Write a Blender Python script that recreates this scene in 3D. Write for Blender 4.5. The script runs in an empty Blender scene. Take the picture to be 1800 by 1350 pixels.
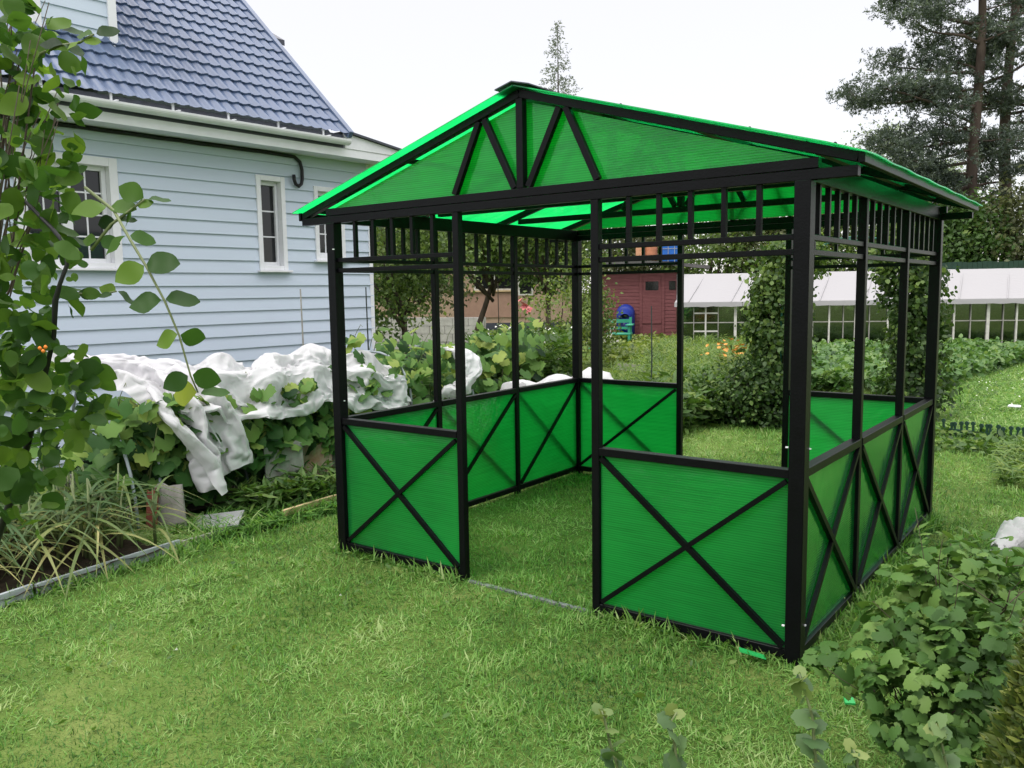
import bpy, math, random
import numpy as np
from mathutils import Vector, Matrix, noise

# ------------------------------------------------------------------ camera
SC = bpy.context.scene
COL = SC.collection
CAM = Vector((4.1797, -3.6831, 1.6931))
FPX, PITCH, YAW, ROLL = 1470.23, 0.1099, 0.6443, -0.0152
FW = Vector((-math.sin(YAW)*math.cos(PITCH), math.cos(YAW)*math.cos(PITCH), -math.sin(PITCH)))
_r = Vector((math.cos(YAW), math.sin(YAW), 0)); _u = _r.cross(FW)
CR = math.cos(ROLL)*_r + math.sin(ROLL)*_u
CU = -math.sin(ROLL)*_r + math.cos(ROLL)*_u
cd = bpy.data.cameras.new("camera"); cam = bpy.data.objects.new("camera", cd); COL.objects.link(cam)
cd.sensor_width = 36; cd.lens = FPX/1800*36; cd.clip_start = 0.05; cd.clip_end = 2000
_m = Matrix((CR, CU, -FW)).transposed().to_4x4(); _m.translation = CAM
cam.matrix_world = _m
SC.camera = cam

def at(px, py, D):            # survey helper: point at view depth D along a photo direction
    return CAM + FW*D + CR*((px-900)/FPX*D) - CU*((py-675)/FPX*D)
def gd(px, D, z=0.0):         # ground point at depth D in column px
    p = at(px, 600, D); return Vector((p.x, p.y, z))
def gp(px, py, z=0.0):        # where the sight line meets height z
    d = at(px, py, 1.0) - CAM
    return CAM + d*((z-CAM.z)/d.z)

# ------------------------------------------------------------------ world, sun, exposure
W = bpy.data.worlds.new("World"); SC.world = W; W.use_nodes = True
nt = W.node_tree; nt.nodes.clear()
SUN_EL, SUN_ROT = math.radians(55), math.radians(200)
out = nt.nodes.new("ShaderNodeOutputWorld")
sky = nt.nodes.new("ShaderNodeTexSky"); sky.sky_type = 'NISHITA'; sky.sun_disc = False
sky.sun_elevation = SUN_EL; sky.sun_rotation = SUN_ROT
b1 = nt.nodes.new("ShaderNodeBackground"); b1.inputs[1].default_value = 0.05
nt.links.new(sky.outputs[0], b1.inputs[0])
tc = nt.nodes.new("ShaderNodeTexCoord"); sep = nt.nodes.new("ShaderNodeSeparateXYZ")
nt.links.new(tc.outputs["Generated"], sep.inputs[0])
mr = nt.nodes.new("ShaderNodeMapRange"); mr.inputs[1].default_value = .38; mr.inputs[2].default_value = 1
mr.inputs[3].default_value = 0.83; mr.inputs[4].default_value = 3.6
nt.links.new(sep.outputs[2], mr.inputs[0])
b2 = nt.nodes.new("ShaderNodeBackground"); b2.inputs[0].default_value = (1.0, .955, .945, 1)   # cloud deck
nt.links.new(mr.outputs[0], b2.inputs[1])
ad = nt.nodes.new("ShaderNodeAddShader")
nt.links.new(b1.outputs[0], ad.inputs[0]); nt.links.new(b2.outputs[0], ad.inputs[1]); nt.links.new(ad.outputs[0], out.inputs[0])
sd = bpy.data.lights.new("sun", 'SUN'); sd.energy = 1.5; sd.angle = math.radians(22); sd.color = (1, .96, .9)
so = bpy.data.objects.new("sun", sd); COL.objects.link(so); so.location = (0, 0, 30)
so.rotation_euler = (math.radians(90)-SUN_EL, 0, math.radians(180)-SUN_ROT)
SC.view_settings.view_transform = 'Standard'; SC.view_settings.look = 'None'
SC.view_settings.exposure = 0.08; SC.view_settings.gamma = 1.0
cy = SC.cycles
cy.max_bounces = 8; cy.diffuse_bounces = 5; cy.glossy_bounces = 3; cy.transmission_bounces = 4; cy.transparent_max_bounces = 8
cy.caustics_reflective = False; cy.caustics_refractive = False

RNG = np.random.default_rng(7)
random.seed(7)

# ------------------------------------------------------------------ materials
def lin(r, g, b):
    f = lambda c: (c/255/12.92 if c/255 <= .04045 else ((c/255+.055)/1.055)**2.4)
    return (f(r), f(g), f(b))
def newmat(name):
    m = bpy.data.materials.new(name); m.use_nodes = True
    t = m.node_tree; t.nodes.clear()
    o = t.nodes.new("ShaderNodeOutputMaterial")
    return m, t, o
def N(t, kind, **kw):
    n = t.nodes.new(kind)
    for k, v in kw.items():
        if k in n.inputs: n.inputs[k].default_value = v
        else: setattr(n, k, v)
    return n
def ramp(t, fac, stops):
    r = t.nodes.new("ShaderNodeValToRGB"); e = r.color_ramp.elements
    while len(e) < len(stops): e.new(0.5)
    for i, (p, c) in enumerate(stops):
        e[i].position = p; e[i].color = (*c, 1)
    t.links.new(fac, r.inputs[0]); return r.outputs[0]
def plain(name, c, rough=.6, var=.12, scale=6, spec=.4, bump=.0, bscale=60, metal=0, stretch=None, c2=None, obj=True):
    m, t, o = newmat(name)
    p = N(t, "ShaderNodeBsdfPrincipled"); p.inputs["Roughness"].default_value = rough
    p.inputs["Specular IOR Level"].default_value = spec; p.inputs["Metallic"].default_value = metal
    co = N(t, "ShaderNodeTexCoord"); src = co.outputs["Object"]
    if stretch:
        mp = N(t, "ShaderNodeMapping"); mp.inputs["Scale"].default_value = stretch
        t.links.new(src, mp.inputs[0]); src = mp.outputs[0]
    nz = N(t, "ShaderNodeTexNoise"); nz.inputs["Scale"].default_value = scale; nz.inputs["Detail"].default_value = 5; nz.inputs["Roughness"].default_value = .62
    t.links.new(src, nz.inputs["Vector"])
    a = tuple(x*(1-var) for x in c); b = tuple(min(1, x*(1+var)) for x in c)
    if c2: a = c2; b = c
    t.links.new(ramp(t, nz.outputs[0], [(.3, a), (.68, b)]), p.inputs["Base Color"])
    if bump:
        n2 = N(t, "ShaderNodeTexNoise"); n2.inputs["Scale"].default_value = bscale; n2.inputs["Detail"].default_value = 3
        t.links.new(src, n2.inputs["Vector"])
        bp = N(t, "ShaderNodeBump"); bp.inputs["Strength"].default_value = bump; bp.inputs["Distance"].default_value = .01
        t.links.new(n2.outputs[0], bp.inputs["Height"]); t.links.new(bp.outputs[0], p.inputs["Normal"])
    t.links.new(p.outputs[0], o.inputs[0]); return m
def leafmat(name, stops, trans=.35, rough=.5, spec=.35, tcol=(1.25, 1.3, .7)):
    m, t, o = newmat(name)
    at_ = N(t, "ShaderNodeAttribute"); at_.attribute_name = "v"
    c = ramp(t, at_.outputs["Fac"], stops)
    p = N(t, "ShaderNodeBsdfPrincipled"); p.inputs["Roughness"].default_value = rough; p.inputs["Specular IOR Level"].default_value = spec
    t.links.new(c, p.inputs["Base Color"])
    mu = N(t, "ShaderNodeMix"); mu.data_type = 'RGBA'; mu.blend_type = 'MULTIPLY'; mu.inputs[0].default_value = 1
    t.links.new(c, mu.inputs[6]); mu.inputs[7].default_value = (*tcol, 1)
    tr = N(t, "ShaderNodeBsdfTranslucent"); t.links.new(mu.outputs[2], tr.inputs[0])
    mx = N(t, "ShaderNodeMixShader"); mx.inputs[0].default_value = trans
    t.links.new(p.outputs[0], mx.inputs[1]); t.links.new(tr.outputs[0], mx.inputs[2]); t.links.new(mx.outputs[0], o.inputs[0])
    return m
def poly_mat(name, axis, col, tran=.86, clear=.36, graze=.6, gpow=2.1):
    # multiwall sheet: translucent green with fine flutes and a soft sheen
    m, t, o = newmat(name)
    co = N(t, "ShaderNodeTexCoord"); sp = N(t, "ShaderNodeSeparateXYZ"); t.links.new(co.outputs["Object"], sp.inputs[0])
    ml = N(t, "ShaderNodeMath"); ml.operation = 'MULTIPLY'; ml.inputs[1].default_value = 2*math.pi/.012; t.links.new(sp.outputs[axis], ml.inputs[0])
    sn = N(t, "ShaderNodeMath"); sn.operation = 'SINE'; t.links.new(ml.outputs[0], sn.inputs[0])
    mp = N(t, "ShaderNodeMapRange"); mp.inputs[1].default_value = -1; mp.inputs[2].default_value = 1; t.links.new(sn.outputs[0], mp.inputs[0])
    nz = N(t, "ShaderNodeTexNoise"); nz.inputs["Scale"].default_value = 3; nz.inputs["Detail"].default_value = 3
    mpp = N(t, "ShaderNodeMapping"); s = [1.0, 1.0, 1.0]; s[axis] = 25.0; mpp.inputs["Scale"].default_value = s
    t.links.new(co.outputs["Object"], mpp.inputs[0]); t.links.new(mpp.outputs[0], nz.inputs["Vector"])
    av = N(t, "ShaderNodeMath"); av.operation = 'MULTIPLY_ADD'; av.inputs[1].default_value = .55
    nh = N(t, "ShaderNodeMath"); nh.operation = 'MULTIPLY_ADD'; nh.inputs[1].default_value = .7; nh.inputs[2].default_value = .03; t.links.new(nz.outputs[0], nh.inputs[0])
    t.links.new(mp.outputs[0], av.inputs[0]); t.links.new(nh.outputs[0], av.inputs[2])
    n3 = N(t, "ShaderNodeTexNoise"); n3.inputs["Scale"].default_value = 1.7; n3.inputs["Detail"].default_value = 4; n3.inputs["Roughness"].default_value = .6
    t.links.new(co.outputs["Object"], n3.inputs["Vector"])
    a3 = N(t, "ShaderNodeMath"); a3.operation = 'MULTIPLY_ADD'; a3.inputs[1].default_value = .9; a3.inputs[2].default_value = -.45; t.links.new(n3.outputs[0], a3.inputs[0])
    a4 = N(t, "ShaderNodeMath"); a4.operation = 'ADD'; t.links.new(av.outputs[0], a4.inputs[0]); t.links.new(a3.outputs[0], a4.inputs[1]); av = a4
    c = ramp(t, av.outputs[0], [(.20, tuple(x*.66 for x in col)), (1.0, tuple(min(1, x*1.14) for x in col))])
    df = N(t, "ShaderNodeBsdfDiffuse"); tr = N(t, "ShaderNodeBsdfTranslucent")
    t.links.new(c, df.inputs[0]); t.links.new(c, tr.inputs[0])
    mx = N(t, "ShaderNodeMixShader"); mx.inputs[0].default_value = tran
    tp = N(t, "ShaderNodeBsdfTransparent"); tp.inputs[0].default_value = (col[0]*.5, col[1]*.7, col[2]*.6, 1)
    m0 = N(t, "ShaderNodeMixShader"); m0.inputs[0].default_value = clear
    t.links.new(mx.outputs[0], m0.inputs[1]); t.links.new(tp.outputs[0], m0.inputs[2])
    lw = N(t, "ShaderNodeLayerWeight"); lw.inputs[0].default_value = .5     # longer path through the sheet at grazing angles
    pw = N(t, "ShaderNodeMath"); pw.operation = 'POWER'; pw.inputs[1].default_value = 2; t.links.new(lw.outputs["Facing"], pw.inputs[0])
    ma = N(t, "ShaderNodeMath"); ma.operation = 'MULTIPLY_ADD'; ma.inputs[1].default_value = graze; ma.inputs[2].default_value = clear
    t.links.new(pw.outputs[0], ma.inputs[0]); t.links.new(ma.outputs[0], m0.inputs[0])
    t.links.new(df.outputs[0], mx.inputs[1]); t.links.new(tr.outputs[0], mx.inputs[2])
    gl = N(t, "ShaderNodeBsdfGlossy"); gl.inputs["Roughness"].default_value = .075; gl.inputs[0].default_value = (.55, .88, .74, 1)
    bp = N(t, "ShaderNodeBump"); bp.inputs["Strength"].default_value = .25; bp.inputs["Distance"].default_value = .002
    t.links.new(mp.outputs[0], bp.inputs["Height"])
    b2 = N(t, "ShaderNodeBump"); b2.inputs["Strength"].default_value = .5; b2.inputs["Distance"].default_value = .03
    t.links.new(n3.outputs[0], b2.inputs["Height"]); t.links.new(bp.outputs[0], b2.inputs["Normal"]); t.links.new(b2.outputs[0], gl.inputs["Normal"])
    # sheen that grows towards grazing angles, as two-skin sheet does
    fr = N(t, "ShaderNodeLayerWeight"); fr.inputs[0].default_value = .5
    fm = N(t, "ShaderNodeMath"); fm.operation = 'POWER'; fm.inputs[1].default_value = gpow
    t.links.new(fr.outputs["Facing"], fm.inputs[0])
    f2 = N(t, "ShaderNodeMath"); f2.operation = 'MAXIMUM'; f2.inputs[1].default_value = .05; t.links.new(fm.outputs[0], f2.inputs[0]); fm = f2
    m2 = N(t, "ShaderNodeMixShader"); t.links.new(fm.outputs[0], m2.inputs[0])
    t.links.new(m0.outputs[0], m2.inputs[1]); t.links.new(gl.outputs[0], m2.inputs[2]); t.links.new(m2.outputs[0], o.inputs[0])
    return m
def glass_dark(name, c=(.012, .014, .016), mixn=.25):
    m, t, o = newmat(name)
    p = N(t, "ShaderNodeBsdfPrincipled"); p.inputs["Base Color"].default_value = (*c, 1)
    p.inputs["Roughness"].default_value = .06; p.inputs["Specular IOR Level"].default_value = mixn
    t.links.new(p.outputs[0], o.inputs[0]); return m

M = {}
M['black'] = plain('black_paint', (.0024, .0024, .0036), .38, .25, 9, .15, .12, 90)
M['poly_v'] = poly_mat('green_panel_sheet', 2, (.10, .78, .27))
M['poly_r'] = poly_mat('green_roof_sheet', 1, (.11, .91, .40), .93, .06, .12, 4.5)
M['white_pl'] = plain('white_plastic', (.74, .75, .78), .45, .06, 4)
M['siding'] = plain('blue_vinyl_siding', lin(192, 204, 219), .5, .045, 2.2, .4, .06, 120, stretch=(1, .25, 1))
M['glass'] = glass_dark('window_glass', (.01, .011, .013), .5)
M['glass_gh'] = None
M['tile'] = plain('blue_metal_tile', (.068, .102, .178), .38, .10, 3, .55, .05, 150)
M['darkmetal'] = plain('dark_sheet_metal', (.05, .055, .075), .4, .1)
M['cable'] = plain('black_cable', (.01, .01, .012), .5)
M['fleece'] = None
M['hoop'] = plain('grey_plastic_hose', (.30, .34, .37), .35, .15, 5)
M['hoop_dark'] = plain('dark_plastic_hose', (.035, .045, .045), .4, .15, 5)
M['slate'] = plain('weathered_slate', (.33, .32, .30), .85, .3, 7, .2, .3, 40, c2=(.16, .15, .135))
M['slate_red'] = plain('red_stained_slate', (.22, .07, .05), .85, .3, 7, .2, .3, 40)
M['rust'] = plain('rusty_slate', (.36, .30, .25), .85, .3, 5, .2, .3, 40, c2=(.25, .12, .06))
M['board'] = plain('grey_board', (.33, .36, .38), .7, .2, 6, .3, .2, 60, stretch=(6, 1, 6))
M['wood'] = plain('pale_timber', (.52, .38, .22), .7, .2, 5, .3, .2, 60, stretch=(8, 1, 8))
M['greywood'] = plain('weathered_timber', (.30, .29, .27), .8, .25, 5, .2, .2, 60)
M['soil'] = plain('dark_soil', (.028, .021, .015), .95, .4, 18, .1, .8, 40)
M['bark'] = plain('bark', (.075, .058, .045), .9, .35, 10, .1, .7, 25, stretch=(1, 1, .3))
M['pinebark'] = plain('pine_bark', (.125, .095, .080), .9, .35, 3, .1, .7, 12, stretch=(1, 1, .3), c2=(.06, .045, .038))
M['stem'] = plain('green_stem', (.12, .15, .06), .6, .25, 10)
M['brownstem'] = plain('brown_vine_stem', (.06, .045, .03), .8, .3, 14)
M['redplank'] = plain('red_brown_paint', (.205, .078, .080), .8, .25, 5, .2, .3, 40, stretch=(.6, .6, 7), c2=(.135, .047, .050))
M['roofing'] = plain('roofing_felt', (.10, .095, .095), .85, .25, 5, .2, .3, 40)
M['terracotta'] = plain('orange_plastic', (.42, .17, .09), .6, .15, 6)
M['terracotta2'] = plain('pale_orange_plastic', (.48, .25, .14), .6, .15, 6)
M['blue'] = plain('blue_plastic', (.015, .11, .42), .45, .15, 5)
M['navy'] = plain('dark_blue_plastic', (.010, .028, .21), .45, .2, 5)
M['pipe'] = plain('green_coated_pipe', (.02, .12, .085), .45, .15)
M['teal'] = plain('teal_paint', (.03, .26, .16), .5, .15, 6)
M['dkgreen'] = plain('dark_green_plastic', (.012, .04, .025), .5, .2, 6)
M['tan'] = plain('tan_wall_boards', (.40, .29, .215), .8, .1, 4, .2, .2, 30)
M['tan2'] = plain('pinkish_brown_panel', (.33, .205, .155), .75, .1, 4)
M['maroon'] = plain('maroon_boards', (.09, .03, .028), .8, .2, 4)
M['whitewood'] = plain('whitewashed_wood', (.55, .54, .50), .75, .2, 6, .3, .2, 40)
M['concrete'] = plain('old_concrete', (.33, .32, .30), .9, .2, 5, .2, .4, 30)
M['alu'] = plain('bare_metal', (.45, .46, .47), .35, .15, 8, .5, 0, 1, .7)
M['threshold'] = plain('dull_metal_strip', (.20, .21, .21), .45, .5, 9, .4, .2, 40, c2=(.03, .035, .03))
M['cutgreen'] = plain('bright_green_offcut', (.02, .34, .08), .4, .1)
M['orange'] = plain('orange_petal', (.75, .22, .03), .6, .2)
M['lily'] = plain('light_orange_petal', (.62, .30, .06), .6, .2)
M['scrap'] = plain('dull_paper', (.42, .44, .36), .8, .2)
M['pink'] = plain('pink_petal', (.65, .22, .22), .6, .2)
M['white_fl'] = plain('white_petal', (.75, .75, .70), .6, .05)
def fleece_mat(name, c=(.72, .715, .735), tr=.42):
    m, t, o = newmat(name)
    d = N(t, "ShaderNodeBsdfDiffuse"); d.inputs[0].default_value = (*c, 1); r = N(t, "ShaderNodeBsdfTranslucent"); r.inputs[0].default_value = (*c, 1)
    nz = N(t, "ShaderNodeTexNoise"); nz.inputs["Scale"].default_value = 9; nz.inputs["Detail"].default_value = 6
    co = N(t, "ShaderNodeTexCoord"); t.links.new(co.outputs["Object"], nz.inputs["Vector"])
    bp = N(t, "ShaderNodeBump"); bp.inputs["Strength"].default_value = .25; bp.inputs["Distance"].default_value = .02; nz.noise_type = 'RIDGED_MULTIFRACTAL'
    t.links.new(nz.outputs[0], bp.inputs["Height"]); t.links.new(bp.outputs[0], d.inputs["Normal"])
    x = N(t, "ShaderNodeMixShader"); x.inputs[0].default_value = tr
    t.links.new(d.outputs[0], x.inputs[1]); t.links.new(r.outputs[0], x.inputs[2]); t.links.new(x.outputs[0], o.inputs[0]); return m
M['fleece'] = fleece_mat('white_fleece')
def clear_glass(name):
    m, t, o = newmat(name)
    a = N(t, "ShaderNodeBsdfTransparent"); a.inputs[0].default_value = (.34, .39, .35, 1)
    b = N(t, "ShaderNodeBsdfGlossy"); b.inputs["Roughness"].default_value = .08; b.inputs[0].default_value = (.8, .85, .8, 1)
    x = N(t, "ShaderNodeMixShader"); x.inputs[0].default_value = .17
    t.links.new(a.outputs[0], x.inputs[1]); t.links.new(b.outputs[0], x.inputs[2]); t.links.new(x.outputs[0], o.inputs[0]); return m
M['glass_gh'] = clear_glass('greenhouse_glass')
M['ghfilm'] = fleece_mat('greenhouse_film', (.40, .395, .405), .2)
# foliage
M['grass'] = leafmat('lawn_grass', [(0, (.018, .062, .010)), (.34, (.088, .218, .038)), (.70, (.195, .355, .082)), (1, (.36, .45, .19))], .38, .55, .25)
M['honey'] = leafmat('vine_leaf', [(0, (.014, .036, .011)), (.42, (.046, .112, .022)), (.78, (.14, .235, .035)), (1, (.27, .32, .05))], .44, .45, .15)
M['cuke'] = leafmat('cucumber_leaf', [(0, (.010, .036, .010)), (.45, (.048, .125, .028)), (.8, (.13, .235, .050)), (1, (.26, .33, .08))], .32, .5, .16)  # dark end of the ramp paints in shadow among the leaves
M['currant'] = leafmat('currant_leaf', [(0, (.011, .034, .009)), (.45, (.062, .135, .030)), (.8, (.15, .24, .06)), (1, (.24, .33, .07))], .28, .5, .16)
M['goose'] = leafmat('gooseberry_leaf', [(0, (.035, .08, .03)), (.6, (.085, .155, .05)), (1, (.20, .25, .07))], .3, .5, .35)
M['garlic'] = leafmat('garlic_leaf', [(0, (.05, .10, .03)), (.55, (.15, .20, .06)), (1, (.44, .39, .17))], .35, .5, .3)
M['weed'] = leafmat('weed_leaf', [(0, (.03, .07, .015)), (.6, (.075, .15, .03)), (1, (.16, .23, .05))], .35)
M['dill'] = leafmat('dill_leaf', [(0, (.05, .10, .025)), (.5, (.12, .21, .05)), (1, (.24, .31, .07))], .4)
M['potato'] = leafmat('potato_leaf', [(0, (.03, .08, .02)), (.55, (.09, .19, .05)), (1, (.19, .29, .10))], .35)
M['apple'] = leafmat('tree_leaf', [(0, (.035, .07, .016)), (.5, (.12, .19, .045)), (1, (.28, .35, .10))], .35)
M['olive'] = leafmat('olive_tree_leaf', [(0, (.05, .06, .03)), (.6, (.13, .15, .065)), (1, (.25, .26, .12))], .35)
M['lime'] = leafmat('bright_shrub_leaf', [(0, (.05, .09, .02)), (.5, (.14, .20, .045)), (1, (.28, .33, .09))], .4)
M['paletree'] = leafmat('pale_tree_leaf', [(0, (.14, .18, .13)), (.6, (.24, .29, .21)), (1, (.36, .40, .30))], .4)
M['needle'] = leafmat('pine_needle', [(0, (.038, .056, .048)), (.6, (.095, .125, .104)), (1, (.19, .23, .18))], .35)
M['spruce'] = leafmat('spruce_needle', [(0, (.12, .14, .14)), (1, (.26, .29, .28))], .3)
M['thuja'] = leafmat('thuja_spray', [(0, (.04, .07, .015)), (.6, (.11, .15, .03)), (1, (.22, .25, .06))], .3)
M['archvine'] = leafmat('arch_vine_leaf', [(0, (.016, .040, .010)), (.5, (.055, .11, .026)), (1, (.20, .29, .07))], .35)

# ------------------------------------------------------------------ object helpers
def tag(o, label=None, cat=None, group=None, kind=None):
    if label: o["label"] = label
    if cat: o["category"] = cat
    if group: o["group"] = group
    if kind: o["kind"] = kind
    return o
def empty(name, loc, label, cat, group=None, rz=0):
    o = bpy.data.objects.new(name, None); COL.objects.link(o); o.location = loc; o.rotation_euler = (0, 0, rz)
    o.empty_display_size = .1
    return tag(o, label, cat, group)
class MB:
    def __init__(s): s.v = []; s.f = []
    def add(s, vs, fs):
        b = len(s.v); s.v += [tuple(x) for x in vs]; s.f += [tuple(i+b for i in f) for f in fs]; return s
    def box(s, x0, x1, y0, y1, z0, z1):
        return s.add([(x0,y0,z0),(x1,y0,z0),(x1,y1,z0),(x0,y1,z0),(x0,y0,z1),(x1,y0,z1),(x1,y1,z1),(x0,y1,z1)],
                     [(0,3,2,1),(4,5,6,7),(0,1,5,4),(1,2,6,5),(2,3,7,6),(3,0,4,7)])
    def bar(s, p0, p1, w, h, up=(0, 0, 1)):
        p0 = Vector(p0); p1 = Vector(p1); d = (p1-p0).normalized(); up = Vector(up)
        if abs(d.dot(up)) > .99: up = Vector((1, 0, 0))
        a = d.cross(up).normalized()*w/2; b = a.cross(d).normalized()*h/2
        vs = [p0-a-b, p0+a-b, p0+a+b, p0-a+b, p1-a-b, p1+a-b, p1+a+b, p1-a+b]
        return s.add(vs, [(0,1,2,3),(7,6,5,4),(0,4,5,1),(1,5,6,2),(2,6,7,3),(3,7,4,0)])
    def tube(s, pts, rad, n=8, cap=True):
        pts = [Vector(p) for p in pts]; k = len(pts)
        if not hasattr(rad, '__len__'): rad = [rad]*k
        prev = None; rings = []
        for i, p in enumerate(pts):
            t = (pts[min(i+1, k-1)]-pts[max(i-1, 0)]).normalized()
            if prev is None:
                a = t.cross(Vector((0, 0, 1)));
                if a.length < .05: a = t.cross(Vector((1, 0, 0)))
            else: a = prev - t*prev.dot(t)
            a.normalize(); prev = a; b = t.cross(a)
            rings.append([p+(a*math.cos(2*math.pi*j/n)+b*math.sin(2*math.pi*j/n))*rad[i] for j in range(n)])
        vs = [q for r in rings for q in r]; fs = []
        for i in range(k-1):
            for j in range(n):
                fs.append((i*n+j, i*n+(j+1) % n, (i+1)*n+(j+1) % n, (i+1)*n+j))
        if cap: fs.append(tuple(range(n-1, -1, -1))); fs.append(tuple((k-1)*n+j for j in range(n)))
        return s.add(vs, fs)
    def lathe(s, prof, c=(0, 0, 0), n=20):
        vs = []; fs = []
        for r, z in prof:
            for j in range(n): vs.append((c[0]+r*math.cos(2*math.pi*j/n), c[1]+r*math.sin(2*math.pi*j/n), c[2]+z))
        for i in range(len(prof)-1):
            for j in range(n): fs.append((i*n+j, i*n+(j+1) % n, (i+1)*n+(j+1) % n, (i+1)*n+j))
        fs.append(tuple(range(n-1, -1, -1))); fs.append(tuple((len(prof)-1)*n+j for j in range(n)))
        return s.add(vs, fs)
    def build(s, name, mat, parent=None, world=False, bevel=0, smooth=False):
        me = bpy.data.meshes.new(name)
        v = s.v
        if world and parent is not None:
            inv = Matrix.Translation(parent.location) @ parent.rotation_euler.to_matrix().to_4x4(); inv.invert()
            v = [tuple(inv @ Vector(x)) for x in v]
        me.from_pydata(v, [], s.f); me.update()
        if mat: me.materials.append(mat)
        if smooth: me.polygons.foreach_set("use_smooth", [True]*len(me.polygons))
        o = bpy.data.objects.new(name, me); COL.objects.link(o)
        if parent is not None: o.parent = parent
        if bevel:
            b = o.modifiers.new("b", 'BEVEL'); b.width = bevel; b.segments = 1; b.limit_method = 'ANGLE'
        return o
def rootless(mb, name, mat, label, cat, group=None, bevel=0, smooth=False, kind=None):
    # a thing that is one mesh: origin moved to its base centre
    v = np.array(mb.v); c = Vector(((v[:, 0].min()+v[:, 0].max())/2, (v[:, 1].min()+v[:, 1].max())/2, v[:, 2].min()))
    mb.v = [tuple(Vector(x)-c) for x in mb.v]
    o = mb.build(name, mat, None, False, bevel, smooth); o.location = c
    return tag(o, label, cat, group, kind)
def copy_tree(o, parent=None):
    c = o.copy(); COL.objects.link(c); c.parent = parent
    for ch in list(o.children): copy_tree(ch, c)
    return c

# ---- numpy leaf scattering ----
def T_oval(wid=.36, rows=5, fold=.12, curl=.15, pw=.9):
    v = []; f = []
    for i in range(rows):
        t = i/(rows-1); w = wid*max(0, math.sin(math.pi*t**pw))**.72
        if i in (0, rows-1): w = .012
        z = -curl*t*t + .035*math.sin(t*7.5)
        v += [(-w, t, z+fold*w*2+.03*math.sin(t*9)), (0, t, z), (w, t, z+fold*w*2-.03*math.sin(t*8+1))]
    for i in range(rows-1):
        a = i*3; f += [(a, a+1, a+4, a+3), (a+1, a+2, a+5, a+4)]
    return np.array(v), f
def T_lobed(lobes=5, depth=.28, tooth=.05, cup=.12, n=22, base=.0):
    v = [(0, .02, 0)]
    for i in range(n):
        a = -math.pi*.86 + 2*math.pi*.86*i/(n-1)
        ph = (a/(math.pi*.86))*(lobes-1)/2
        r = .5*(1-depth*(1-abs(math.cos(math.pi*ph))**.8)) + (tooth if i % 2 else -tooth)*.5
        r *= (1.12 - .30*abs(a)/math.pi)
        z = -cup*r*r*2.2 + .05*math.cos(3*a+.5)*r
        v.append((r*math.sin(a), .40*0+r*math.cos(a)+.02, z))
    f = [(0, i+2, i+1) for i in range(n-1)]
    return np.array(v), f
def T_dia(w=.32, fold=.10):
    return np.array([(0, 0, 0), (w, .45, fold), (0, 1, -.08), (-w, .45, fold)]), [(0, 1, 2), (0, 2, 3)]
def T_blade(w=.05, bend=.5, rows=4):
    v = []; f = []
    for i in range(rows):
        t = i/(rows-1); ww = w*(1-t**2.2)+.001
        v += [(-ww, t*(1-.25*bend*t), -bend*t*t*.6), (ww, t*(1-.25*bend*t), -bend*t*t*.6)]
    for i in range(rows-1):
        a = 2*i; f.append((a, a+1, a+3, a+2))
    return np.array(v), f
def nrm(a): return a/np.maximum(np.linalg.norm(a, axis=1, keepdims=True), 1e-9)
def leaves(name, P, Nn, Tip, size, tmpl, mat, v=None, parent=None, local=False, smooth=True):
    P = np.asarray(P, float); n = len(P); tv, tf = tmpl; m = len(tv)
    Nn = nrm(np.asarray(Nn, float)); Tip = np.asarray(Tip, float)
    Y = nrm(Tip - Nn*(Tip*Nn).sum(1, keepdims=True)); X = np.cross(Y, Nn)
    size = np.broadcast_to(np.asarray(size, float), (n,)).reshape(n, 1, 1)
    co = P[:, None, :] + size*(X[:, None, :]*tv[None, :, 0:1] + Y[:, None, :]*tv[None, :, 1:2] + Nn[:, None, :]*tv[None, :, 2:3])
    if parent is not None and not local: co = co - np.array(parent.location)
    lens = np.array([len(f) for f in tf]); flat = np.concatenate([np.array(f) for f in tf])
    loops = (flat[None, :] + (np.arange(n)*m)[:, None]).ravel()
    starts = (np.concatenate([[0], np.cumsum(lens)[:-1]])[None, :] + (np.arange(n)*len(flat))[:, None]).ravel()
    me = bpy.data.meshes.new(name)
    me.vertices.add(n*m); me.vertices.foreach_set("co", co.astype(np.float32).ravel())
    me.loops.add(len(loops)); me.loops.foreach_set("vertex_index", loops.astype(np.int32))
    me.polygons.add(len(starts)); me.polygons.foreach_set("loop_start", starts.astype(np.int32))
    if smooth: me.polygons.foreach_set("use_smooth", np.ones(len(starts), bool))
    me.update(calc_edges=True)
    if v is None: v = RNG.random(n)
    a = me.attributes.new("v", 'FLOAT', 'POINT'); a.data.foreach_set("value", np.repeat(np.clip(v, 0, 1), m).astype(np.float32))
    me.materials.append(mat)
    o = bpy.data.objects.new(name, me); COL.objects.link(o)
    if parent is not None: o.parent = parent
    return o
def rdir(n, up=0.0, r=RNG):
    d = nrm(r.normal(size=(n, 3))); d[:, 2] += up; return nrm(d)
def vnoise(P, s, seed=0):     # cheap value noise on points
    return np.array([noise.noise(Vector((p[0]*s+seed, p[1]*s, (p[2] if len(p) > 2 else 0)*s))) for p in P])
def ellipsoid_pts(n, c, rad, shell=.45, r=RNG):
    d = nrm(r.normal(size=(n, 3))); u = shell + (1-shell)*r.random(n)**.6
    return np.array(c) + d*u[:, None]*np.array(rad), d
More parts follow.
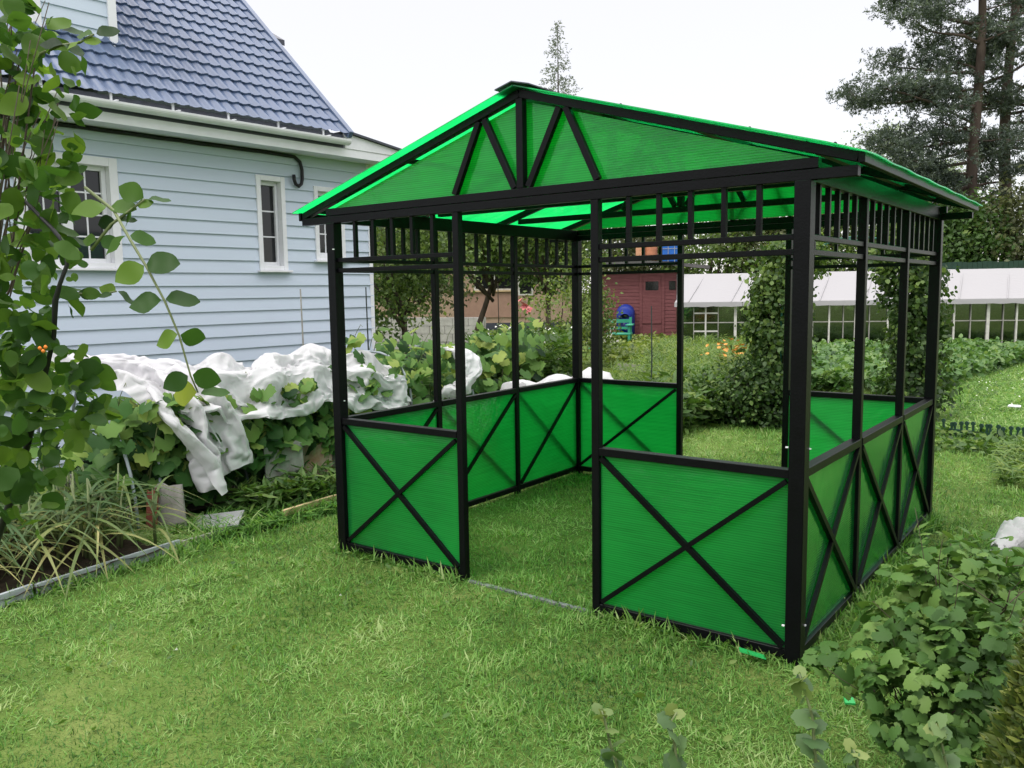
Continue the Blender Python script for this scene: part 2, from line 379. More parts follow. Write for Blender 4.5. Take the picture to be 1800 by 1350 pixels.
def clumped(nclump, per, c, rad, sig, shell=.45, r=RNG):
    C, d = ellipsoid_pts(nclump, c, rad, shell, r)
    cv = r.random(nclump)
    k = np.repeat(np.arange(nclump), per)
    P = C[k] + r.normal(size=(len(k), 3))*np.array(sig)
    out = nrm((P - np.array(c))/np.array(rad))
    return P, out, cv[k], C

# ------------------------------------------------------------------ ground
def ground_sheet():
    mb = MB()
    # big sheet with a finer, gently uneven centre
    xs = sorted(set([-400, -150, -60, -30] + [x*.5 for x in range(-40, 30)] + [20, 40, 150, 400]))
    ys = sorted(set([-300, -100, -30] + [y*.5 for y in range(-16, 60)] + [40, 70, 150, 400]))
    for y in ys:
        for x in xs:
            z = .02*noise.noise(Vector((x*.7, y*.7, 3))) - .02 if abs(x) < 20 and -8 < y < 30 else -.03
            mb.v.append((x, y, z))
    k = len(xs)
    for j in range(len(ys)-1):
        for i in range(k-1): mb.f.append((j*k+i, j*k+i+1, (j+1)*k+i+1, (j+1)*k+i))
    m, t, o = newmat('turf_soil')
    p = N(t, "ShaderNodeBsdfPrincipled"); p.inputs["Roughness"].default_value = .95; p.inputs["Specular IOR Level"].default_value = .1
    co = N(t, "ShaderNodeTexCoord")
    n1 = N(t, "ShaderNodeTexNoise"); n1.inputs["Scale"].default_value = 1.2; n1.inputs["Detail"].default_value = 8; n1.inputs["Roughness"].default_value = .7
    t.links.new(co.outputs["Object"], n1.inputs["Vector"])
    t.links.new(ramp(t, n1.outputs[0], [(.3, (.050, .090, .018)), (.5, (.105, .165, .036)), (.7, (.18, .22, .065))]), p.inputs["Base Color"])
    n2 = N(t, "ShaderNodeTexNoise"); n2.inputs["Scale"].default_value = 60; n2.inputs["Detail"].default_value = 4
    t.links.new(co.outputs["Object"], n2.inputs["Vector"])
    bp = N(t, "ShaderNodeBump"); bp.inputs["Strength"].default_value = .9; bp.inputs["Distance"].default_value = .03
    t.links.new(n2.outputs[0], bp.inputs["Height"]); t.links.new(bp.outputs[0], p.inputs["Normal"]); t.links.new(p.outputs[0], o.inputs[0])
    g = mb.build('ground', m, smooth=True); g["kind"] = "structure"; g["label"] = "flat garden ground under the lawn and vegetable beds"
ground_sheet()
def gz(x, y):
    return .02*noise.noise(Vector((x*.7, y*.7, 3))) - .02

#==LAWN==
def lawn():
    # mown lawn: single blades, thinning out with distance from the gazebo's front
    r = np.random.default_rng(3)
    n = 640000
    rr = 1.5 + 15.5*r.random(n)**1.75
    th = YAW + math.pi/2 + (r.random(n)-.5)*1.75
    x = CAM.x + rr*np.cos(th); y = CAM.y + rr*np.sin(th)
    keep = np.ones(n, bool)
    keep &= ~((x < -.92) & (y < -.55)) # garlic bed
    keep &= ~((x < -1.25) & (y < 9))
    keep &= ~((x < .2) & (y > 6.9)) & ~((y > 8.2) & (x < 1.6)) & ~((y > 16.5))
    keep &= ~((x < -.65) & (y > 3.2))
    x, y, rr = x[keep], y[keep], rr[keep]
    n = len(x)
    g = np.stack([x, y, 0*x], 1)
    q = {}
    def cn(s, seed):   # noise sampled on a grid, looked up per blade
        gx = np.arange(-8, 12, .08); out = np.zeros((len(gx)+1, 400))
        ky = np.arange(-6, 26, .08)
        key = np.array([[noise.noise(Vector((a*s+seed, b*s, seed))) for b in ky] for a in gx])
        i = np.clip(((x+8)/.08).astype(int), 0, len(gx)-1); j = np.clip(((y+6)/.08).astype(int), 0, len(ky)-1)
        return key[i, j]
    a = cn(1.1, 1.0); b = cn(4.0, 5.0); c = cn(.5, 9.0)
    v = .50 + .34*a + .38*b + .16*c + r.normal(size=n)*.19
    v = np.where(r.random(n) < .025, v+.35, v)
    tall = np.clip(.5 + b*1.2 - a*.4, .25, 1.3)
    L = (.021 + .029*r.random(n))*(.65+.55*tall)*(1+.03*rr)
    # longer tufts round posts and bed edges
    edge = (np.abs(y) < .09) & (x > -.1) & (x < 3.1) & ~((x > 1.06) & (x < 1.9))
    edge |= (np.abs(x-3.02) < .09) & (y > 0) & (y < 3) | ((np.abs(x+.92) < .12) & (y < 1.6)) | ((x < -.8) & (y > -.4) & (y < 3))
    L = np.where(edge, L*1.9, L)
    ang = r.random(n)*2*math.pi; lean = np.clip(.86 + r.normal(size=n)*.35 + .2*a, .1, 1.5)
    T = np.stack([np.cos(ang)*np.sin(lean), np.sin(ang)*np.sin(lean), np.cos(lean)], 1)
    Nn = np.stack([-np.cos(ang)*np.cos(lean), -np.sin(ang)*np.cos(lean), np.sin(lean)], 1)
    tw = r.normal(size=(n, 3))*.35; Nn = Nn + tw
    z = np.interp(rr, [0, 40], [-.022, -.022])
    P = np.stack([x, y, z + .012*r.random(n)], 1)
    wid = np.sqrt(rr/3.0)
    tv, tf = T_blade(.050, .45, 3)
    size = L*np.minimum(wid, 2.2)**.5
    o = leaves('lawn_grass', P, Nn, T, size, (tv, tf), M['grass'], v, smooth=False)
    # the blade is widened by distance through its own template, so build two widths
    tag(o, "short uneven mown green grass of the lawn", "grass", kind="stuff")
lawn()

# ------------------------------------------------------------------ gazebo
def gazebo():
    g = empty('gazebo', (0, 0, 0), "black steel gazebo with green translucent panels and gable roof on the lawn", "gazebo")
    WX, LY = 3.0, 2.9; FX = [0, 1.04, 1.96, 3.0]; SY = [0, .953, 1.933, 2.9]
    HR, V1, V2, B0, B1 = .886, 1.86, 1.925, 2.145, 2.24
    k = M['black']; cs, ms = .0355, .0225
    def post(x, y, h):
        return MB().box(x-h, x+h, y-h, y+h, -.06, B0 if h < .03 else B0+.001).build('post', k, g, bevel=.003)
    posts = [(x, y) for x in FX for y in (0, LY)] + [(x, y) for x in (0, WX) for y in SY[1:3]]
    for x, y in posts: post(x, y, cs if (x in (0, WX) and y in (0, LY)) else ms)
    def bay(p, q, nx, ny, panel=True, inside=1, nb=5):
        # p->q along a side between post centres; (nx,ny) outward normal
        p = Vector((*p, 0)); q = Vector((*q, 0)); d = (q-p).normalized(); nn = Vector((nx, ny, 0))
        hp = cs if (p.x in (0, WX) and p.y in (0, LY)) else ms
        hq = cs if (q.x in (0, WX) and q.y in (0, LY)) else ms
        a = p + d*hp; b = q - d*hq
        def rail(z, w, h, nm): MB().bar(a+Vector((0, 0, z)), b+Vector((0, 0, z)), w, h).build(nm, k, g, bevel=.002)
        rail(V1-.014, .026, .026, 'valance_rail'); rail(V2-.014, .026, .026, 'valance_rail')
        L = (b-a).length
        for i in range(nb):
            c = a + d*(L*(i+1)/(nb+1)); t = .0115
            MB().bar(c+Vector((0, 0, V2)), c+Vector((0, 0, B0)), 2*t, 2*t, d).build('baluster', k, g)
        if panel:
            rail(HR-.02, .052, .04, 'hand_rail'); rail(.03, .042, .042, 'base_rail')
            z0, z1 = .052, HR-.041
            # sheet sits in the middle of the frame, braces lie against its faces
            s = MB(); th = .004
            a2 = a + d*.002; b2 = b - d*.002
            s.bar(a2+Vector((0, 0, (z0+z1)/2)), b2+Vector((0, 0, (z0+z1)/2)), 2*th, z1-z0-.004)
            s.build('panel', M['poly_v'], g)
            o1 = nn*.0165; o2 = nn*(.0165 if inside > 0 else -.0165)
            MB().bar(a+d*.012+o1*1.0+Vector((0, 0, z1-.012)), b-d*.012+o1+Vector((0, 0, z0+.012)), .028, .024, nn).build('brace', k, g)
            MB().bar(a+d*.012+o2*1.04+Vector((0, 0, z0+.014)), b-d*.012+o2*1.04+Vector((0, 0, z1-.014)), .024, .020, nn).build('brace', k, g)
    # front and back: two panelled bays, a doorway between
    for y, ny in ((0, -1), (LY, 1)):
        bay((FX[0], y), (FX[1], y), 0, ny, inside=1 if y == 0 else -1); bay((FX[2], y), (FX[3], y), 0, ny, inside=1 if y == 0 else -1)
    for x, nx in ((0, -1), (WX, 1)):
        for i in range(3): bay((x, SY[i]), (x, SY[i+1]), nx, 0, inside=-1 if x == 0 else 1)
    # eave beams (twin tubes)
    for y in (0, LY):
        for z in (B0+.0235, B0+.0715): MB().box(*((-.285, 3.22) if z < B0+.05 else (-.05, 3.06)), y-.022, y+.022, z-.0225, z+.0225).build('tie_beam', k, g, bevel=.002)
    for x in (0, WX):
        MB().box(x-.022, x+.022, .0225, LY-.0225, B0+.001, B1-.002).build('side_beam', k, g, bevel=.002)
    AP = 2.752; sl = .295; XR = 1.72; XL = 1.785
    def ztop(x): return AP - sl*abs(x-1.5)
    for i, y in enumerate(SY):
        if i in (1, 2): MB().box(.06, 2.95, y-.02, y+.02, B1+.0005, B1+.041).build('tie_beam', k, g, bevel=.002)
        zc = B1 if i in (0, 3) else B1+.042
        for sgn in (-1, 1):
            ex = XL if sgn < 0 else XR; p = Vector((1.5, y, AP-.022)); q = Vector((1.5+sgn*ex, y, AP-sl*ex-.022))
            MB().bar(p, q, .042, .042).build('rafter', k, g, bevel=.002)
        MB().box(1.478, 1.522, y-.0215, y+.0215, zc, AP-.047).build('king_post', k, g, bevel=.002)
        for sgn in (-1, 1):
            x1, x2, x3 = 1.5+sgn*.47, 1.5+sgn*.272, 1.5+sgn*.045
            zt = ztop(x2)-.048
            MB().bar((x1, y, zc+.004), (x2+sgn*.012, y, zt), .036, .03, (0, 1, 0)).build('strut', k, g, bevel=.002)
            MB().bar((x3, y, zc+.004), (x2-sgn*.026, y, zt+.005), .036, .03, (0, 1, 0)).build('strut', k, g, bevel=.002)
    # purlins along the ridge, the middles and the eaves
    for x in (-.2, .62, 2.38, 2.98):
        z = ztop(x)
        MB().box(x-.0165, x+.0165, .024, LY-.024, z-.026, z+.001).build('purlin', k, g)
    for x in (-.287, 3.221):
        z = AP-sl*(abs(x-1.5))
        MB().box(x, x+.028 if x > 0 else x-.02, -.03, LY+.03, z-.048, z+.004).build('eave_rail', k, g, bevel=.002)
    # gable sheets behind the front truss and before the back one
    for y, nm in ((.031, 1), (LY-.031, -1)):
        t = .003; v = []
        for yy in (y-t, y+t):
            v += [(-.02, yy, B1+.003), (3.02, yy, B1+.003), (1.5, yy, ztop(1.5)-.055)]
        MB().add(v, [(0, 1, 2), (5, 4, 3), (0, 3, 4, 1), (1, 4, 5, 2), (2, 5, 3, 0)]).build('gable_panel', M['poly_v'], g)
    # roof sheets, drooping at the eave
    for sgn, ends in ((-1, [(0, 0), (.9, 0), (1.70, .004), (1.81, .004)]), (1, [(0, 0), (.9, 0), (1.6, 0), (1.765, -.006)])):
        top = []
        ny = 20
        for dx, dz in ends:
            for j in range(ny+1):
                yy = -.075 + (LY+.14)*j/ny
                wob = (.003*math.sin(j*1.9+dx*3) if dx > 1.6 else 0)
                top.append((1.5+sgn*(dx+.004), yy, ztop(1.5)+.011 - sl*dx + dz + wob))
        mb = MB(); nb_ = len(top); mb.v = top + [(x, y, z-.006) for x, y, z in top]
        w = ny+1; R_ = len(ends)
        for i in range(R_-1):
            for j in range(ny):
                q = (i*w+j, i*w+j+1, (i+1)*w+j+1, (i+1)*w+j)
                mb.f.append(q); mb.f.append(tuple(nb_+t for t in reversed(q)))
        for i in range(R_-1):
            for j in (0, ny): mb.f.append((i*w+j, (i+1)*w+j, nb_+(i+1)*w+j, nb_+i*w+j))
        for j in range(ny):
            i = R_-1; mb.f.append((i*w+j, i*w+j+1, nb_+i*w+j+1, nb_+i*w+j))
        mb.build('roof_sheet', M['poly_r'], g)
    v = []
    for yy in (-.085, LY+.085):
        v += [(1.5-.11, yy, AP+.000), (1.5, yy, AP+.028), (1.5+.11, yy, AP+.000), (1.5+.11, yy, AP+.006), (1.5, yy, AP+.034), (1.5-.11, yy, AP+.006)]
    v = [(x, y, z-.004) for x, y, z in v]
    MB().add(v, [(0, 1, 7, 6), (1, 2, 8, 7), (2, 3, 9, 8), (3, 4, 10, 9), (4, 5, 11, 10), (5, 0, 6, 11), (0, 5, 4, 1), (1, 4, 3, 2), (6, 7, 10, 11), (7, 8, 9, 10)]).build('ridge_cap', M['darkmetal'], g)
    # fixing screws on the roof and pale clips on the corner posts
    for x, y in ((2.1, .0), (2.75, .0), (3.12, .0), (.9, 0), (.3, 0)):
        zz = ztop(x)+.009; MB().lathe([(.009, 0), (.009, .006), (.004, .012)], (x, y, zz), 8).build('screw', k, g)
    for x, y, z in ((2.958, -.0365, .17), (3.0365, .02, .17), (2.958, -.0365, .99), (3.0365, .03, .98), (.0365, .005, .12), (.03, -.0365, 1.98), (.0365, .0, 1.0), (1.918, -.025, 1.9)):
        MB().box(x-.006, x+.006, y-.004, y+.004, z-.003, z+.003).build('clip', M['white_pl'], g)
    # threshold strip across the front doorway
    MB().box(1.064, 1.936, -.014, .014, -.03, -.004).build('threshold', M['threshold'], g, bevel=.003)
gazebo()

# ------------------------------------------------------------------ house
def house():
    a = math.radians(2.9)
    h = empty('house', (-4.2, 0, 0), "two storey house with pale blue siding, white windows and blue tiled roof", "house", rz=-a)
    Y0, Y1, ZT = -3.6, 4.15, 3.40; CO = .143
    # windows in the long wall: (y0,y1,z0,z1)
    wins = [(-.13, .83, 1.99, 3.08), (2.43, 2.82, 1.99, 3.08), (3.24, 3.70, 2.12, 3.02)]
    mb = MB(); x_out, x_in = .024, .002
    zb = -.05
    while zb < ZT:
        zt = min(zb+CO, ZT)
        cuts = sorted(set([zb, zt] + [z for w in wins for z in w[2:] if zb+1e-4 < z < zt-1e-4]))
        for z0, z1 in zip(cuts[:-1], cuts[1:]):
            zm = (z0+z1)/2; segs = [(Y0, Y1)]
            for w in wins:
                if w[2] < zm < w[3]:
                    ns = []
                    for s0, s1 in segs:
                        if w[0] > s0: ns.append((s0, min(s1, w[0])))
                        if w[1] < s1: ns.append((max(s0, w[1]), s1))
                    segs = [s for s in ns if s[1]-s[0] > 1e-4] if ns else segs
            def prof(z):
                t = (z-zb)/CO
                return x_out - (x_out-x_in)*t if t < .93 else x_in
            for s0, s1 in segs:
                xa, xb = prof(z0), prof(z1)
                mb.add([(xa, s0, z0), (xa, s1, z0), (xb, s1, z1), (xb, s0, z1)], [(0, 1, 2, 3)])
                if abs(z0-zb) < 1e-6:
                    mb.add([(x_in-.004, s0, z0), (x_in-.004, s1, z0), (xa, s1, z0), (xa, s0, z0)], [(0, 1, 2, 3)])
        zb = zt
    # gable end and the rest of the body
    mb.add([(-.004, Y1-.004, -.05), (-7, Y1-.004, -.05), (-7, Y1-.004, ZT), (-.004, Y1-.004, ZT)], [(0, 1, 2, 3)])
    mb.add([(-.004, Y0, -.05), (-7, Y0, -.05), (-7, Y0, ZT), (-.004, Y0, ZT)], [(3, 2, 1, 0)])
    mb.add([(-7, Y0, -.05), (-7, Y1, -.05), (-7, Y1, ZT), (-7, Y0, ZT)], [(3, 2, 1, 0)])
    mb.build('wall', M['siding'], h)
    MB().box(-.3, -.25, Y0+.01, Y1-.06, -.05, ZT-.01).build('inner_wall', M['darkmetal'], h)
    MB().box(-.045, .022, Y1-.055, Y1+.008, -.05, ZT-.002).build('corner_trim', M['white_pl'], h, bevel=.003)
    def window(y0, y1, z0, z1, sashes, cols, rows):
        w = MB(); t = .085 if sashes == 2 else .058; xo = .034; sw = .045 if sashes == 2 else .034
        w.box(.0, xo, y0-.0, y0+t, z0, z1).box(.0, xo, y1-t, y1, z0, z1).box(.0, xo-.002, y0+t, y1-t, z1-t, z1).box(.0, xo-.002, y0+t, y1-t, z0, z0+.05)
        o = w.build('window', M['white_pl'], h, bevel=.003)
        rv = MB(); a0, a1, c0, c1 = y0+t, y1-t, z0+.05, z1-t; xd = -.05
        rv.box(xd-.06, xd+.0, a0+.001, a0+sw, c0, c1).box(xd-.06, xd, a1-sw, a1-.001, c0, c1).box(xd-.06, xd-.002, a0+sw, a1-sw, c1-.045, c1).box(xd-.06, xd-.002, a0+sw, a1-sw, c0, c0+.045)
        # reveals
        rv.box(xd, .001, a0-.012, a0+.001, c0, c1).box(xd, .001, a1-.001, a1+.012, c0, c1).box(xd, .001, a0, a1, c1-.001, c1+.012).box(xd, .001, a0, a1, c0-.012, c0+.001)
        n = sashes
        if n == 2: rv.box(xd-.06, xd-.001, (a0+a1)/2-.05, (a0+a1)/2+.05, c0+.045, c1-.045)
        rv.build('frame', M['white_pl'], o, bevel=.002)
        spans = [(a0+sw, a1-sw)] if n == 1 else [(a0+sw, (a0+a1)/2-.05), ((a0+a1)/2+.05, a1-sw)]
        for s0, s1 in spans:
            MB().box(xd-.045, xd-.035, s0-.003, s1+.003, c0+.042, c1-.042).build('pane', M['glass'], o)
            g = MB()
            for i in range(1, cols): yy = s0+(s1-s0)*i/cols; g.box(xd-.035, xd-.028, yy-.008, yy+.008, c0+.045, c1-.045)
            for j in range(1, rows): zz = c0+.045+(c1-c0-.09)*j/rows; g.box(xd-.034, xd-.0285, s0, s1, zz-.008, zz+.008)
            g.build('glazing_bar', M['white_pl'], o)
        MB().box(.0, .085, y0-.03, y1+.03, z0-.028, z0-.002).build('sill', M['white_pl'], o, bevel=.004)
    window(*wins[0], 2, 2, 4); window(*wins[1], 1, 1, 3); window(*wins[2], 1, 2, 3)
    # eaves box, gutter
    EY = 4.72
    e = MB().add([(.0, Y0, 3.37), (.0, EY, 3.37), (.42, EY, 3.345), (.42, Y0, 3.345), (.42, Y0, 3.44), (.42, EY, 3.44), (.0, EY, 3.52), (.0, Y0, 3.52)],
        [(0, 3, 2, 1), (3, 4, 5, 2), (4, 7, 6, 5), (1, 2, 5, 6), (0, 7, 4, 3)])
    e.build('eaves_box', M['white_pl'], h)
    MB().box(-1.6, .0, Y1+.01, EY, 3.37, 3.50).build('gable_eaves_box', M['white_pl'], h)
    gut = MB(); n = 10
    for j, yy in enumerate((Y0, 3.42)):
        for i in range(n+1):
            t = math.pi + math.pi*i/n
            gut.v.append((.50+.062*math.cos(t), yy, 3.525+.062*math.sin(t)))
        for i in range(n+1):
            t = math.pi + math.pi*i/n
            gut.v.append((.50+.057*math.cos(t), yy, 3.527+.057*math.sin(t)))
    w = n+1
    for i in range(n):
        gut.f.append((i, i+1, 2*w+i+1, 2*w+i)); gut.f.append((w+i, 3*w+i, 3*w+i+1, w+i+1))
    gut.f.append((0, 2*w, 3*w, w)); gut.f.append((n, w+n, 3*w+n, 2*w+n))
    gut.f.append(tuple(range(2*w, 3*w)))
    gut.build('gutter', M['white_pl'], h, smooth=False)
    MB().box(.40, .425, Y0, 3.40, 3.441, 3.60).build('fascia', M['darkmetal'], h)
    for i in range(9):
        yy = 3.1 - i*.62
        MB().box(.425, .565, yy-.012, yy+.012, 3.532, 3.540).box(.425, .44, yy-.012, yy+.012, 3.54, 3.63).build('gutter_bracket', M['white_pl'], h)
    # pent strip over the gable eaves
    MB().add([(.47, 3.43, 3.625), (.47, EY+.06, 3.45), (-1.8, EY+.06, 3.45), (-1.8, 3.43, 3.625), (.47, 3.43, 3.65), (.47, EY+.06, 3.475), (-1.8, EY+.06, 3.475), (-1.8, 3.43, 3.65)],
        [(0, 3, 2, 1), (4, 5, 6, 7), (0, 1, 5, 4), (1, 2, 6, 5), (2, 3, 7, 6), (3, 0, 4, 7)]).build('pent_roof', M['darkmetal'], h)
    MB().add([(.40, 3.42, 3.442), (.40, EY, 3.442), (.40, EY, 3.455), (.40, 3.42, 3.62), (.43, 3.42, 3.442), (.43, EY, 3.442), (.43, EY, 3.455), (.43, 3.42, 3.62)],
        [(0, 1, 2, 3), (7, 6, 5, 4), (0, 4, 5, 1), (1, 5, 6, 2), (2, 6, 7, 3), (3, 7, 4, 0)]).build('barge_board', M['white_pl'], h)
    # tile sheet
    th = math.radians(43.1); x0, z0 = .47, 3.595; R0, R1 = Y0-.1, 3.44
    period, step = .137, .245; SL = 5.5
    cols = int((R1-R0)/period*9); rows = []
    s = 0.0
    while s < SL:
        rows += [(s, .025), (s+step*.5, .0125), (s+step-.001, .0)]
        s += step
    V = []; F = []
    for (s_, lift) in rows:
        for i in range(cols+1):
            y = R0 + (R1-R0)*i/cols; ph = 2*math.pi*y/period
            wv = .019*math.cos(ph) + .005*math.cos(2*ph+.6)
            sc = s_ - .025*math.cos(ph)
            off = wv + lift
            V.append((x0 - sc*math.cos(th) + off*math.sin(th), y, z0 + sc*math.sin(th) + off*math.cos(th)))
    for j in range(len(rows)-1):
        for i in range(cols): F.append((j*(cols+1)+i, j*(cols+1)+i+1, (j+1)*(cols+1)+i+1, (j+1)*(cols+1)+i))
    rf = MB().add(V, F).build('roof', M['tile'], h, smooth=True)
    try:
        rf.data.set_sharp_from_angle(angle=math.radians(40))
    except Exception: pass
    # far slope and gable triangle so the roof is closed
    xr, zr = x0-SL*math.cos(th), z0+SL*math.sin(th)
    MB().add([(xr, R0, zr), (xr, R1, zr), (2*xr-x0, R1, z0), (2*xr-x0, R0, z0)], [(0, 1, 2, 3)]).build('rear_roof', M['darkmetal'], h)
    MB().add([(x0-.2, R1-.06, z0-.0), (xr, R1-.06, zr-.1), (2*xr-x0+.2, R1-.06, z0)], [(0, 1, 2)]).build('gable_wall', M['siding'], h)
    # rake flashing along the roof's far edge
    d = Vector((-math.cos(th), 0, math.sin(th))); nn = Vector((math.sin(th), 0, math.cos(th)))
    p = Vector((x0, R1+.01, z0)) + nn*.02
    MB().bar(p-d*.03, p+d*SL, .07, .09, nn).build('verge_flashing', M['tile'], h, bevel=.006)
    MB().add([(-2.55, 3.3, 5.60), (-1.97, 3.3, 5.28), (-1.97, 4.35, 5.28), (-2.55, 4.35, 5.60), (-2.55, 3.3, 5.68), (-1.97, 3.3, 5.36), (-1.97, 4.35, 5.36), (-2.55, 4.35, 5.68)],
        [(0, 3, 2, 1), (4, 5, 6, 7), (0, 1, 5, 4), (1, 2, 6, 5), (2, 3, 7, 6), (3, 0, 4, 7)]).build('gable_canopy', M['darkmetal'], h)
    MB().box(-2.5, -2.06, 3.4, 4.25, 5.12, 5.26).build('canopy_soffit', M['white_pl'], h)
    # dormer
    dx, d0, d1 = -.30, .26, 1.06; zb = 4.26
    dm = MB(); z = zb
    while z < 6.2:
        dm.add([(dx+.014, d0, z), (dx+.014, d1, z), (dx, d1, z+CO), (dx, d0, z+CO), (dx-.004, d0, z), (dx-.004, d1, z)], [(0, 1, 2, 3), (4, 5, 1, 0)]); z += CO
    dm.add([(dx, d0, zb-.05), (dx, d0, 6.2), (dx-2.2, d0, 6.2), (dx, d1, zb-.05), (dx, d1, 6.2), (dx-2.2, d1, 6.2)], [(0, 1, 2), (5, 4, 3), (1, 4, 5, 2)])
    D = dm.build('dormer', M['siding'], h)
    MB().box(dx-.03, dx+.032, d1-.075, d1+.012, zb-.03, 6.2).box(dx-.1, dx+.032, d0-.012, d0+.075, zb-.03, 6.2).build('corner_trim', M['white_pl'], D, bevel=.003)
    MB().add([(dx+.01, d0-.1, zb-.0), (dx+.01, d1+.2, zb), (dx+.13, d1+.2, zb-.075), (dx+.13, d0-.1, zb-.075)], [(0, 3, 2, 1)]).build('flashing', M['tile'], D)
    # cable under the eaves ending in a hook
    pts = [(.03, Y0+.2, 3.345)] + [(.03, y, 3.345-.004*(i % 2)) for i, y in enumerate(np.arange(-3, 2.9, .25))]
    pts += [(.035, 2.97, 3.335), (.045, 3.04, 3.28), (.05, 3.06, 3.19), (.05, 3.06, 3.08), (.055, 3.04, 3.02), (.06, 3.0, 2.99), (.06, 2.955, 3.01), (.06, 2.935, 3.06), (.06, 2.93, 3.12)]
    MB().tube(pts, .021, 8).build('cable_pipe', M['cable'], h, smooth=True)
house()
#==REST==
# ------------------------------------------------------------------ trees
def limb(mb, p, q, r0, r1, sag=.0, n=6, k=5, wob=.06):
    p = Vector(p); q = Vector(q); L = (q-p).length; pts = []; rr = []
    s = random.random()*20
    for i in range(k+1):
        t = i/k; x = p.lerp(q, t)
        w = wob*L*math.sin(math.pi*t)
        x += Vector((w*noise.noise(Vector((s, t*2, 0))), w*noise.noise(Vector((s, t*2, 7))), w*noise.noise(Vector((s, t*2, 13)))-sag*L*math.sin(math.pi*t)))
        pts.append(x); rr.append(r0+(r1-r0)*t)
    mb.tube(pts, rr, n)
def broad_tree(name, label, cat, px, D, parts, trunk_r, fork, mat, leaf, nclump, per, sig, group=None, bark='bark', lean=(0, 0), nl=9, tmpl=None, seed=0, trunk_to=None, pos=None):
    """parts: list of (dx along photo right, dz height, rx, rz) crown ellipsoids in metres from the base"""
    r = np.random.default_rng(seed+11); random.seed(seed)
    b = gd(px, D) if pos is None else Vector(pos); b.z = gz(b.x, b.y)
    t = empty(name, b, label, cat, group)
    right = Vector((CR.x, CR.y, 0)).normalized()
    Ps, Ns, Vs, Cs = [], [], [], []
    tot = sum(p[2]**2*p[3] for p in parts)
    for dx, dz, rx, rz in parts:
        c = np.array(b + right*dx + Vector((0, 0, dz)))
        nc = max(4, int(nclump*(rx**2*rz)/tot))
        P, o, v, C = clumped(nc, per, c, (rx, rx*.9, rz), (sig, sig, sig*.75), .4, r)
        Ps.append(P); Ns.append(o); Vs.append(v); Cs.append(C)
    P = np.concatenate(Ps); o = np.concatenate(Ns); v = np.concatenate(Vs); C = np.concatenate(Cs)
    k = P[:, 2] > .05; P, o, v = P[k], o[k], v[k]
    n = len(P); nn = nrm(o*.6 + rdir(n, .5, r)); tip = rdir(n, -.25, r)
    v = np.clip(.15 + .45*v + r.normal(size=n)*.16, 0, 1)
    leaves('crown', P, nn, tip, leaf*(.7+.6*r.random(n)), tmpl or T_dia(.34), mat, v, t)
    mb = MB(); top = Vector(b) + right*(lean[0]) + Vector((0, 0, fork))
    limb(mb, b - Vector((0, 0, .1)), top, trunk_r, trunk_r*.7, 0, 9, 6, .05)
    pick = C[r.permutation(len(C))[:nl]]
    for c in pick: limb(mb, top - Vector((0, 0, fork*.25*random.random())), c, trunk_r*.5, trunk_r*.08, 0, 6, 6, .12)
    mb.build('trunk', M[bark], t, world=True, smooth=True)
    return t

def pine(label, px, D, H, r0, leanx, limbs, seed):
    r = np.random.default_rng(seed); random.seed(seed)
    b = gd(px, D); b.z = gz(b.x, b.y); right = Vector((CR.x, CR.y, 0)).normalized(); fwd = Vector((FW.x, FW.y, 0)).normalized()
    t = empty('pine_tree', b, label, 'pine tree', 'pines behind the greenhouse')
    mb = MB(); pts = []; rr = []
    for i in range(13):
        u = i/12
        pts.append(b + right*(leanx*u + .22*math.sin(u*7+seed)) + fwd*(.15*math.sin(u*5)) + Vector((0, 0, -.1+H*u))); rr.append(r0*(1-.72*u))
    mb.tube(pts, rr, 10)
    def tp(z):
        u = min(max(z/H, 0), 1)*12; i = min(int(u), 11); return pts[i].lerp(pts[i+1], u-i)
    P, C = [], []
    for (z, dx, dy, up, dens) in limbs:
        s = tp(z); e = s + right*dx + fwd*dy + Vector((0, 0, up)); L = (e-s).length
        limb(mb, s, e, max(.025, .018*L+.012), .008, .03, 6, 7, .10)
        # side twigs carrying flat plates of needle tufts
        nt_ = int(L*7.0*dens)
        for i in range(nt_):
            u = .22 + .80*random.random()**.7; u = min(u, 1.0); c = s.lerp(e, u); sp = (.18+.42*(1-u)+.30)*min(1, L/3)
            w = (e-s).normalized().cross(Vector((0, 0, 1)))
            side = random.choice((-1, 1))*random.random()
            q = c + w*side*L*.30 + right*random.gauss(0, .22) + Vector((0, 0, random.gauss(.08, .20)))
            if random.random() < .30: mb.tube([c, c.lerp(q, .5)+Vector((0, 0, .03)), q], [.014, .01, .006], 4)
            m = 12
            for j in range(m):
                P.append(q + Vector((random.gauss(0, .19), random.gauss(0, .19), random.gauss(0, .13)))); C.append(random.random())
    mb.build('trunk', M['pinebark'], t, world=True, smooth=True)
    P = np.array([tuple(p) for p in P]); n0 = len(P)
    # each tuft: a spray of narrow needles
    k = 10; Pn = np.repeat(P, k, 0) + r.normal(size=(n0*k, 3))*.035
    tip = rdir(n0*k, .35, r); nn = rdir(n0*k, .3, r)
    v = np.clip(np.repeat(np.array(C), k)*.7 + r.random(n0*k)*.3, 0, 1)
    leaves('crown', Pn, nn, tip, .085+.075*r.random(n0*k), T_dia(.17, .02), M['needle'], v, t)
    return t

